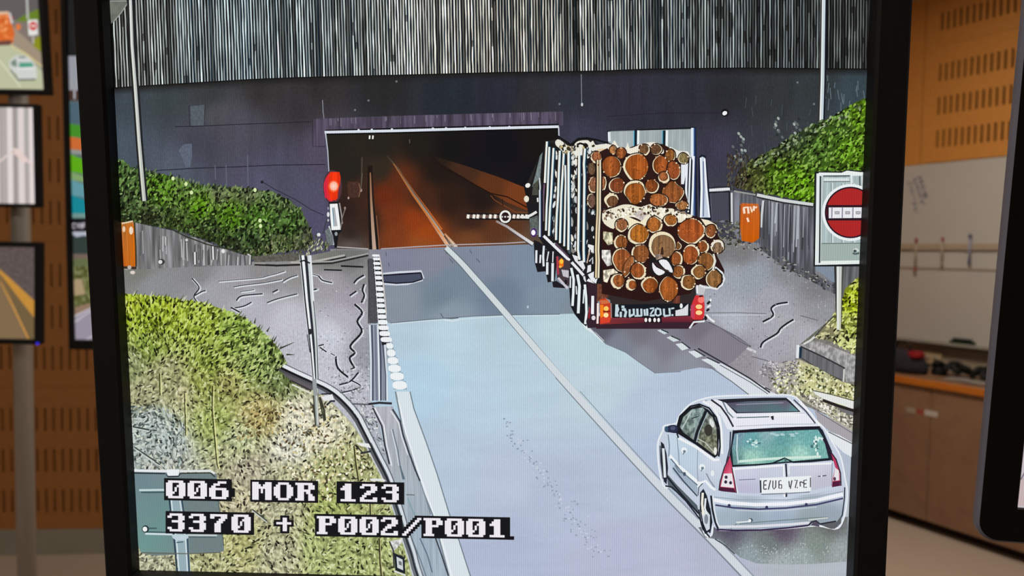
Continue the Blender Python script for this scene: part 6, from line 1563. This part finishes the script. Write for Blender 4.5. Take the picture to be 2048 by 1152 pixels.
for k in range(16): S.ell(*zN(rnd.gauss(750, 22), rnd.gauss(380, 14))[0], rnd.uniform(1.6, 3.6), rnd.uniform(1.2, 2.6), rnd.choice(((220, 236, 232), (190, 220, 216), (70, 110, 116))), n=8)
for k in range(18): S.ell(*zN(rnd.gauss(1210, 18), rnd.gauss(370, 45))[0], rnd.uniform(1.4, 3.2), rnd.uniform(1.6, 4), rnd.choice(((220, 236, 232), (200, 230, 224), (70, 110, 116))), n=8)
for k in range(10): S.ell(*zN(rnd.uniform(780, 1100), rnd.gauss(322, 8))[0], rnd.uniform(3, 7), 1.6, (176, 206, 210), n=8)
S.line(zN(1250, 350, 1290, 430, 1320, 510), 4.6, (40, 28, 50)); S.line(zN(580, 300, 575, 420, 550, 520), 2.6, (40, 44, 60))
# tailgate
S.grad(zN(600, 560, 780, 548, 960, 535, 1150, 528, 1310, 520, 1310, 690, 1180, 720, 980, 740, 760, 745, 640, 740, 600, 640), field([(1490, 950, 206, 208, 226), (1560, 940, 200, 206, 222), (1630, 935, 206, 208, 222), (1490, 975, 184, 184, 208), (1640, 965, 190, 190, 206), (1560, 985, 180, 188, 206)], 2, 320), 6)
S.line(zN(600, 570, 780, 556, 960, 542), 4, (236, 238, 242)); S.line(zN(1000, 540, 1150, 534, 1310, 528), 4, (236, 238, 242)); S.line(zN(600, 560, 612, 660, 630, 745), 3, (232, 236, 240)); S.line(zN(1312, 525, 1308, 690), 2, (150, 150, 166)); S.line(zN(978, 530, 985, 640, 982, 770), 3.2, (30, 34, 44)); S.line(zN(962, 540, 966, 640, 966, 770), 3, (238, 240, 242)); S.line(zN(1000, 530, 1000, 610), 2.6, (232, 236, 238)); S.line(zN(640, 648, 760, 642), 1.6, (120, 118, 140)); S.line(zN(1210, 622, 1270, 616), 2, (70, 66, 84)); S.ell(*zN(1235, 620)[0], 2, 2, (220, 220, 228))
S.poly(zN(790, 635, 1160, 618, 1160, 725, 1100, 735, 800, 745), (234, 238, 240)); S.line(zN(795, 650, 798, 740), 3, (40, 44, 54)); S.line(zN(1155, 630, 1155, 700), 2, (60, 64, 74)); S.line(zN(800, 752, 980, 745, 1150, 735), 1.8, (110, 118, 130))
for a in (zN(820, 655, 818, 715), zN(820, 655, 842, 652), zN(820, 685, 838, 683), zN(820, 715, 842, 712), zN(868, 650, 852, 718), zN(885, 652, 884, 700, 892, 714, 905, 700, 906, 650), zN(945, 652, 928, 655, 928, 708, 948, 708, 948, 682, 930, 682), zN(1000, 655, 1005, 700), zN(1022, 650, 1010, 712), zN(1040, 650, 1060, 648, 1045, 705, 1066, 702), zN(1080, 660, 1082, 695), zN(1082, 660, 1105, 668), zN(1130, 648, 1108, 650, 1108, 702, 1130, 700), zN(1110, 676, 1126, 674)): S.line(a, 2.3, (62, 64, 76))
# tail lamps
S.poly(zN(575, 470, 590, 540, 600, 620, 620, 740, 500, 725, 505, 650, 540, 540), (196, 70, 100)); S.polyv(zN(565, 490, 582, 560, 585, 600, 535, 600), [(170, 40, 70), (206, 90, 120), (220, 110, 136), (206, 60, 96)]); S.poly(zN(530, 602, 590, 600, 606, 705, 510, 695), (232, 228, 232)); S.poly(zN(500, 698, 606, 708, 618, 740, 502, 728), (74, 30, 56))
for q in ((548, 628), (545, 662), (580, 668)): S.ell(*zN(*q)[0], 3.2, 3.6, (52, 44, 64), n=9)
S.line(zN(570, 480, 535, 560, 505, 660, 496, 730), 2.6, (60, 44, 60)); S.line(zN(590, 560, 610, 660, 622, 742), 2, (50, 40, 54))
S.poly(zN(1305, 460, 1330, 480, 1365, 580, 1370, 690, 1310, 700, 1315, 640, 1335, 560), (190, 60, 96)); S.poly(zN(1335, 560, 1360, 580, 1362, 650, 1318, 655), (230, 226, 230)); S.poly(zN(1315, 660, 1370, 655, 1368, 690, 1312, 700), (84, 30, 60)); S.line(zN(1290, 430, 1340, 500, 1372, 600, 1375, 690), 2.6, (50, 38, 54)); S.ell(*zN(1330, 640)[0], 2.6, 4, (80, 60, 80), n=8)
# bumper
S.grad(zN(440, 740, 480, 720, 640, 760, 980, 770, 1200, 745, 1310, 715, 1395, 700, 1400, 780, 1395, 870, 1350, 960, 1200, 975, 1000, 990, 760, 1000, 500, 1000, 465, 950, 440, 850), field([(1440, 1000, 196, 208, 224), (1560, 1000, 206, 216, 232), (1670, 985, 196, 204, 220), (1450, 1030, 160, 176, 190), (1560, 1030, 156, 172, 190), (1660, 1025, 150, 164, 176), (1500, 1048, 150, 166, 178), (1620, 1042, 148, 162, 168)], 2, 320), 6)
S.line(zN(455, 790, 560, 812, 760, 825, 980, 820, 1200, 795, 1390, 750), 7, (238, 240, 246)); S.line(zN(460, 770, 640, 790, 980, 792, 1200, 768, 1390, 730), 1.8, (150, 164, 176)); S.line(zN(470, 828, 600, 848, 780, 858, 980, 850, 1200, 825, 1390, 780), 3.4, (66, 66, 104)); S.line(zN(620, 866, 800, 872, 1000, 864, 1200, 842), 1.8, (196, 204, 216))
for q in ((570, 832), (840, 845), (1125, 825)): S.ell(*zN(*q)[0], 3.2, 3.4, (56, 56, 92), n=9)
S.line(zN(580, 1000, 640, 950, 700, 942), 1.8, (110, 124, 130)); S.line(zN(620, 955, 720, 945), 3.2, (214, 222, 226)); S.ell(*zN(724, 938)[0], 4.6, 4.2, (70, 84, 100)); S.ell(*zN(718, 941)[0], 3, 3.4, (238, 240, 240)); S.line(zN(640, 965, 800, 950, 1000, 935, 1180, 920, 1280, 915), 1.8, (110, 126, 128)); S.line(zN(1140, 935, 1280, 920), 2.4, (206, 212, 208)); S.line(zN(500, 985, 760, 982, 1000, 968, 1150, 955), 5, (220, 220, 228)); S.line(zN(480, 1005, 620, 1010, 800, 1008, 1000, 992, 1140, 975), 3.4, (56, 40, 76)); S.line(zN(1140, 975, 1165, 950, 1195, 942, 1225, 965, 1340, 945), 3.2, (40, 40, 54)); S.poly(zN(1160, 975, 1170, 955, 1195, 948, 1218, 968, 1220, 985), (84, 76, 96))
S.line(zN(440, 760, 450, 860, 470, 950, 490, 1000), 4.4, (30, 36, 48)); S.line(zN(452, 760, 462, 860, 482, 950, 500, 990), 3, (220, 226, 232)); S.line(zN(1345, 985, 1385, 900, 1400, 780, 1402, 700), 2.4, (30, 36, 48)); S.poly(zN(1225, 970, 1345, 948, 1380, 900, 1375, 960, 1330, 1000, 1300, 1000), (92, 96, 100))
S.end()

# ---------------------------------------------------------------- back of a sign at the lower left
S.begin('pictured_sign_back', 'blue grey back of a road sign at the lower left of the large screen')
S.poly(smooth(zF(150, 380, 420, 385, 520, 390, 760, 390, 790, 430, 805, 600, 835, 900, 840, 950, 815, 975, 580, 985, 230, 980, 200, 700), 3, True), (112, 128, 130), 'grain', 0.06)
S.polyv(zF(100, 392, 420, 395, 440, 700, 475, 980, 230, 975, 100, 700), [(110, 132, 142), (118, 136, 142), (106, 142, 140), (112, 140, 140), (110, 150, 144), (104, 138, 140)])
S.line(zF(150, 372, 420, 378), 5, (228, 232, 236)); S.line(zF(150, 392, 410, 396), 2.4, (34, 42, 50)); S.line(zF(515, 378, 740, 375, 775, 395), 4.6, (222, 226, 224)); S.line(zF(520, 394, 740, 390, 775, 420), 2.4, (44, 48, 48)); S.poly(zF(415, 365, 515, 365, 505, 410, 425, 412), (232, 236, 240)); S.line(zF(415, 400, 430, 418, 505, 416, 520, 395), 2.4, (36, 42, 52))
S.line(zF(215, 518, 400, 516), 4, (196, 214, 216)); S.line(zF(230, 535, 400, 534), 2.6, (60, 86, 92)); S.line(zF(260, 840, 460, 845), 3.6, (206, 220, 226)); S.line(zF(250, 825, 440, 830), 2, (52, 74, 82)); S.line(zF(570, 850, 790, 852), 3.4, (196, 206, 208)); S.line(zF(570, 865, 780, 866), 2, (80, 96, 100))
S.poly(zF(440, 570, 525, 570, 545, 700, 580, 900, 605, 1250, 520, 1250, 480, 880, 450, 690), (150, 172, 180)); S.line(zF(438, 575, 450, 690, 475, 880, 505, 1250), 3.4, (40, 62, 78)); S.line(zF(452, 575, 462, 690, 490, 880, 520, 1250), 3, (206, 220, 226)); S.line(zF(528, 575, 545, 690, 572, 880, 592, 1250), 3.2, (52, 74, 90)); S.line(zF(515, 575, 530, 690, 558, 880, 580, 1250), 2.6, (206, 220, 226)); S.poly(zF(455, 845, 575, 845, 580, 870, 550, 890, 490, 890, 462, 870), (190, 208, 216)); S.line(zF(490, 905, 540, 900), 2, (60, 84, 96))
S.ell(*zF(262, 805)[0], 7, 7.5, (34, 48, 56)); S.ell(*zF(258, 806)[0], 4.6, 5, (236, 240, 238)); S.line(zF(285, 800, 345, 800), 3.4, (74, 100, 104)); S.line(zF(800, 590, 840, 930), 1.8, (80, 88, 84)); S.line(zF(230, 980, 590, 988, 815, 978), 2, (96, 100, 88))
S.end()

# ---------------------------------------------------------------- caption in block letters
GLY = {'0': ".#######. ###...### ###..#### ###.#.### ###.#.### ####..### ###...### .#######.", '6': "....####. ..###.... .##...... ########. ###...### ###...### ###...### .#######.",
       'M': "###...### ####.#### ######### ###.#.### ###.#.### ###...### ###...### ###...###", 'O': "..#####.. .##...##. ###...### ###...### ###...### ###...### .##...##. ..#####..",
       'R': "########. .###..### .###..### .######.. .###.##.. .###..##. .###..### ####..###", '1': "...###... ..####... .#####... ...###... ...###... ...###... ...###... .#######.",
       '2': ".######.. ##...###. .....###. ...####.. ..###.... .##...... ##....##. ########.", '3': ".######.. ##...###. .....###. ..#####.. .....###. .....###. ##...###. .######..",
       '7': "########. ##...###. ....###.. ...###... ..###.... ..###.... ..###.... ..###....", '+': "......... ....##... ....##... .#######. ....##... ....##... ....##... .........",
       'P': "########. .###..### .###..### .######.. .###..... .###..... .###..... #####....", '/': ".......## ......##. .....##.. ....##... ...##.... ..##..... .##...... ##......."}


def caption(txt, x0, y0, x1, y1, h, ends):
    """white block letters on black, running from (x0, y0) to the start of the last sign at (x1, y1)"""
    n = len(txt)
    dx, dy = (x1 - x0) / (n - 1), (y1 - y0) / (n - 1)
    cw, ch = dx / 10, h / 8
    S.begin('caption_text', 'white pixel letters "%s" on black' % txt)
    sl = dy / dx

    def q(x, y): return (x0 + x * cw - 0.0 * y, y0 + y * ch + x * cw * sl)
    zb = S.lift([[q(-2, -2), q(n * 10 + 3, -2), q(n * 10 + 3, 10), q(-2, 10)]], 4)
    zt = zb + 2 * S.DZ
    for i, c in enumerate(txt):
        if c == ' ': continue
        a = i * 10
        big_ = c not in '+/'
        rows = GLY[c].split()
        if big_:
            l = -0.9 if (i == 0 or txt[i - 1] == ' ') else -1
            r_ = 10.6 if (i + 1 >= n or txt[i + 1] == ' ') else 10
            S.raw([q(a + l, -1), q(a + r_, -1), q(a + r_, 9), q(a + l, 9)], [BLK] * 4, zb)
        for j, row in enumerate(rows):
            k = 0
            while k < len(row):
                if row[k] == '#':
                    e = k
                    while e < len(row) and row[e] == '#': e += 1
                    if not big_: S.raw([q(a + k - 1.2, j - 1), q(a + e + 1.2, j - 1), q(a + e + 1.2, j + 2), q(a + k - 1.2, j + 2)], [BLK] * 4, zb)
                    S.raw([q(a + k, j), q(a + e, j), q(a + e, j + 1.02), q(a + k, j + 1.02)], [(236, 232, 238)] * 4, zt)
                    k = e
                else: k += 1
    for k in ends: S.raw([q(k[0], k[1]), q(k[2], k[1]), q(k[2], k[3]), q(k[0], k[3])], [BLK] * 4, zb)
    S.end()


caption('006 MOR 123', 332, 960.6, 763, 968.5, 35.5, [(30, 3, 32, 7)])
caption('3370 + P002/P001', 335, 1026.5, 975, 1038.3, 36, [(158, 7.4, 162.5, 9)])

# ================================================================ PICTURES ON THE OTHER SCREENS
def full(sh, c):
    """backdrop over the whole lit face"""
    z = 5e-6
    w, h = sh.w / 2, sh.h / 2
    for (x_, y_) in ((-w, -h), (w, -h), (w, h), (-w, h)):
        sh.V.append((x_, y_, z)); sh.C.append((*lin(c), 0.0))
    sh.FA.append([len(sh.V) - 4 + k for k in range(4)]); sh.MI.append(0)


zs1 = Z(0, 0, 2.88); zs2 = Z(0, 380, 2.88)
SA.begin('pictured_scene', 'truck, sign and white car on a pale road')
full(SA, (150, 152, 140))
SA.poly(zs1(-700, -400, 300, -400, 220, 95, 90, 120, -700, 60), (98, 92, 92)); SA.poly(zs1(60, 130, 100, 120, 225, 60, 240, 310, 190, 300, 80, 160), (128, 116, 108)); SA.poly(zs1(90, 120, 150, 80, 225, 50, 225, 120, 130, 125), (104, 128, 40)); SA.poly(zs1(190, 230, 240, 200, 240, 300, 190, 270), (136, 140, 30)); SA.poly(zs1(50, 130, 190, 260, 240, 310, 240, 390, 130, 290, 60, 240), (158, 142, 122))
SA.poly(zs1(-700, 250, 60, 250, 160, 320, 250, 420, 250, 520, -700, 520), (186, 190, 158)); SA.line(zs1(-20, 330, 40, 400, 120, 500), 3, (214, 214, 186)); SA.line(zs1(60, 260, 150, 310, 250, 390), 3, (214, 196, 140))
SA.poly(zs1(-60, 75, 45, 68, 60, 110, 85, 190, 75, 250, -60, 250), (214, 104, 44)); SA.poly(zs1(-60, 70, 50, 66, 50, 80, -60, 90), (226, 190, 160))
for k in range(30): SA.ell(*zs1(rnd.uniform(-40, 75), rnd.uniform(85, 240))[0], 3, 3, rnd.choice(((232, 132, 66), (190, 80, 30), (240, 160, 100))), n=8)
SA.poly(zs1(60, 70, 75, 130, 65, 140, 50, 80), (206, 206, 206)); SA.poly(zs1(-50, 240, 70, 230, 60, 260, -50, 265), (110, 70, 60)); SA.line(zs1(155, -10, 160, 110), 4, (190, 190, 184)); SA.poly(zs1(160, 115, 215, 112, 218, 200, 165, 205), (224, 224, 220)); SA.ell(*zs1(191, 150)[0], 8, 9, (206, 70, 66)); SA.line(zs1(178, 150, 205, 149), 3, (236, 230, 226)); SA.line(zs1(190, 205, 192, 250), 3, (190, 190, 180)); SA.poly(zs1(92, 140, 118, 140, 118, 170, 94, 172), (226, 120, 60))
SA.poly(smooth(zs1(55, 350, 100, 320, 150, 325, 195, 360, 212, 420, 205, 455, 110, 460, 100, 430, 60, 400), 3, True), (206, 208, 204)); SA.poly(zs1(60, 360, 90, 335, 100, 385, 70, 380), (120, 140, 124)); SA.poly(zs1(110, 360, 185, 360, 195, 385, 110, 390), (84, 156, 132)); SA.poly(zs1(105, 325, 145, 325, 150, 335, 110, 335), (120, 130, 130)); SA.line(zs1(100, 395, 200, 392), 2.5, (236, 236, 232)); SA.line(zs1(100, 460, 205, 458), 3, (70, 74, 76)); SA.line(zs1(60, 400, 100, 455), 3, (110, 116, 116))
SA.end()
SB.begin('pictured_stripes', 'pale grey vertical stripes')
full(SB, (206, 200, 198))
for k, (x_, w_, c_) in enumerate(((5, 8, (170, 162, 158)), (28, 7, (176, 168, 166)), (55, 10, (224, 216, 214)), (85, 10, (160, 152, 150)), (120, 10, (222, 210, 208)), (150, 9, (172, 164, 162)), (178, 8, (226, 214, 212)), (-30, 8, (160, 156, 152)), (-70, 10, (170, 166, 162)))):
    SB.line(zs1(x_, 600, x_ + 4, 900, x_ + 8, 1200), w_, c_)
SB.poly(zs1(70, 850, 110, 860, 160, 930, 130, 940, 90, 890), (228, 206, 200)); SB.line(zs1(-40, 960, 60, 880, 140, 900, 200, 980), 4, (224, 204, 200))
SB.end()
SC.begin('pictured_tunnel_road', 'dim tunnel road with a yellow stripe')
full(SC, (96, 84, 80))
SC.poly(zs2(-700, 330, -20, 440, 60, 600, 160, 870, -700, 870), (126, 100, 66)); SC.poly(zs2(-5, 450, 200, 640, 200, 740, -5, 480), (192, 138, 58)); SC.poly(zs2(0, 480, 200, 745, 205, 870, 170, 870, 60, 600), (112, 92, 62)); SC.line(zs2(0, 530, 80, 680, 165, 860), 3, (206, 150, 66)); SC.poly(zs2(-700, 320, 205, 320, 205, 640, 60, 510, -20, 440, -700, 420), (92, 80, 78), 'grain', 0.3)
SC.poly(zs2(-700, 560, 0, 530, 80, 690, 160, 870, -700, 870), (128, 104, 76))
SC.end()
zs3 = zs1
SD.begin('pictured_quad_view', 'several traffic pictures stacked with a white caption')
full(SD, (22, 22, 26))


def Y1(v): return v / 2.88


def Y2(v): return 380 + v / 2.88


for c0_, c1_, g_ in ((137, 410, 1.0), (414, 700, 0.86)):
    def B(y0, y1, col, sl=0.0, x1=None, tex='plain', amp=0.0):
        """band of a picture tile; sl bends its right end downwards"""
        x1 = x1 or c1_
        SD.poly([(c0_, y0), (x1, y0 + sl), (x1, y1 + sl * 0.6), (c0_, y1)], mul(col, g_), tex, amp)
    # upper tile: building, bank and blue green lane
    B(-260, 112, (30, 30, 32)); B(112, Y1(520), (150, 152, 160)); B(Y1(520), Y1(580), (70, 50, 42)); SD.line(PT(c0_ + 12, Y1(520), c0_ + 12, Y1(570)), 3, (190, 190, 200))
    B(Y1(580), 436, (86, 98, 104)); B(Y1(590), Y1(712), (74, 98, 110)); B(Y1(710), Y1(785), (66, 140, 40), 26, c0_ + 150); B(Y1(785), Y1(858), (200, 104, 50), 8, c0_ + 46); B(Y1(858), Y1(886), (140, 146, 140), 20, c0_ + 170); B(Y1(885), Y1(985), (92, 166, 24), 46, c0_ + 130); B(Y1(985), Y1(1032), (126, 160, 104), 40, c0_ + 120)
    SD.poly(PT(c0_ + 120, 250, c0_ + 150, 250, c1_, 400, c1_, 436, c0_ + 60, 436), mul((120, 132, 136), g_)); SD.line(PT(c0_ + 136, 252, c0_ + 190, 436), 3, (196, 204, 204)); SD.poly(PT(c0_ + 90, 205, c0_ + 190, 205, c0_ + 186, 252, c0_ + 96, 252), mul((34, 36, 40), g_))
    B(Y1(1030), Y1(1120), (96, 150, 158), 30, c0_ + 90); B(Y1(1116), Y2(136), (22, 132, 146), 26, c0_ + 74); B(Y2(135), Y2(162), (110, 146, 140)); B(Y2(163), Y2(239), (22, 22, 26))
    # lower tile: sky, wood, verge and motorway
    B(Y2(240), 690, (150, 142, 156)); B(Y2(240), Y2(290), (176, 180, 194)); SD.poly([(c0_, Y2(250)), (c0_ + 9, Y2(256)), (c0_ + 16, Y2(272)), (c0_ + 27, Y2(264)), (c0_ + 80, Y2(258)), (c0_ + 150, Y2(276)), (c1_, Y2(270)), (c1_, Y2(372)), (c0_, Y2(370))], mul((50, 62, 58), g_))
    B(Y2(368), Y2(400), (112, 96, 86), 2); B(Y2(396), Y2(442), (96, 106, 70), 3); SD.poly([(c0_, Y2(440)), (c1_, Y2(430)), (c1_, Y2(470)), (c0_ + 44, Y2(655)), (c0_, Y2(690))], mul((92, 96, 50), g_), 'worm', 0.5); SD.poly(PT(c0_ + 10, Y2(515), c0_ + 26, Y2(510), c0_ + 34, Y2(600), c0_ + 12, Y2(610)), (166, 146, 112))
    SD.poly([(c0_, Y2(685)), (c0_ + 44, Y2(650)), (c1_, Y2(466)), (c1_, Y2(480)), (c0_ + 44, Y2(680)), (c0_, Y2(745))], mul((140, 116, 96), g_)); SD.line([(c0_, Y2(745)), (c0_ + 40, Y2(687)), (c1_, Y2(484))], 4, (190, 184, 190), 1.5); SD.line([(c0_, Y2(785)), (c0_ + 40, Y2(705)), (c1_, Y2(492))], 2.5, (206, 200, 208), 1); SD.line([(c0_ + 20, Y2(890)), (c0_ + 46, Y2(845)), (c1_, Y2(540))], 4, (190, 182, 194), 1.5)
for q in (zs2(432, 195, 424, 193, 418, 200, 418, 214, 425, 220, 432, 218), zs2(440, 192, 450, 220, 458, 192), zs2(466, 192, 466, 221), zs2(477, 192, 477, 221), zs2(477, 192, 490, 192), zs2(477, 206, 488, 206)): SD.line(q, 2.2, (206, 200, 214))
SD.line(PT(412, -260, 412, 690), 4, (16, 16, 18))
SD.end()
S2.begin('pictured_pale_scene', 'pale grey pink picture')
full(S2, (206, 200, 206))
S2.poly(PT(2000, 860, 2320, 700, 2700, 640, 3100, 640, 3100, 1100, 2000, 1100), (196, 186, 190)); S2.line(PT(2040, 962, 2052, 940, 2300, 800, 2620, 660), 3, (120, 110, 124), 1.5); S2.line(PT(2160, 1040, 2400, 840, 2660, 660), 5, (232, 228, 230), 2); S2.poly(PT(2034, 965, 2060, 948, 2200, 1010, 2030, 1012), (196, 176, 176))
S2.poly(PT(1990, 300, 3100, 260, 3100, 560, 2000, 640), (150, 164, 150)); S2.poly(PT(1990, -300, 3100, -300, 3100, 300, 1990, 330), (216, 216, 222))
S2.end()
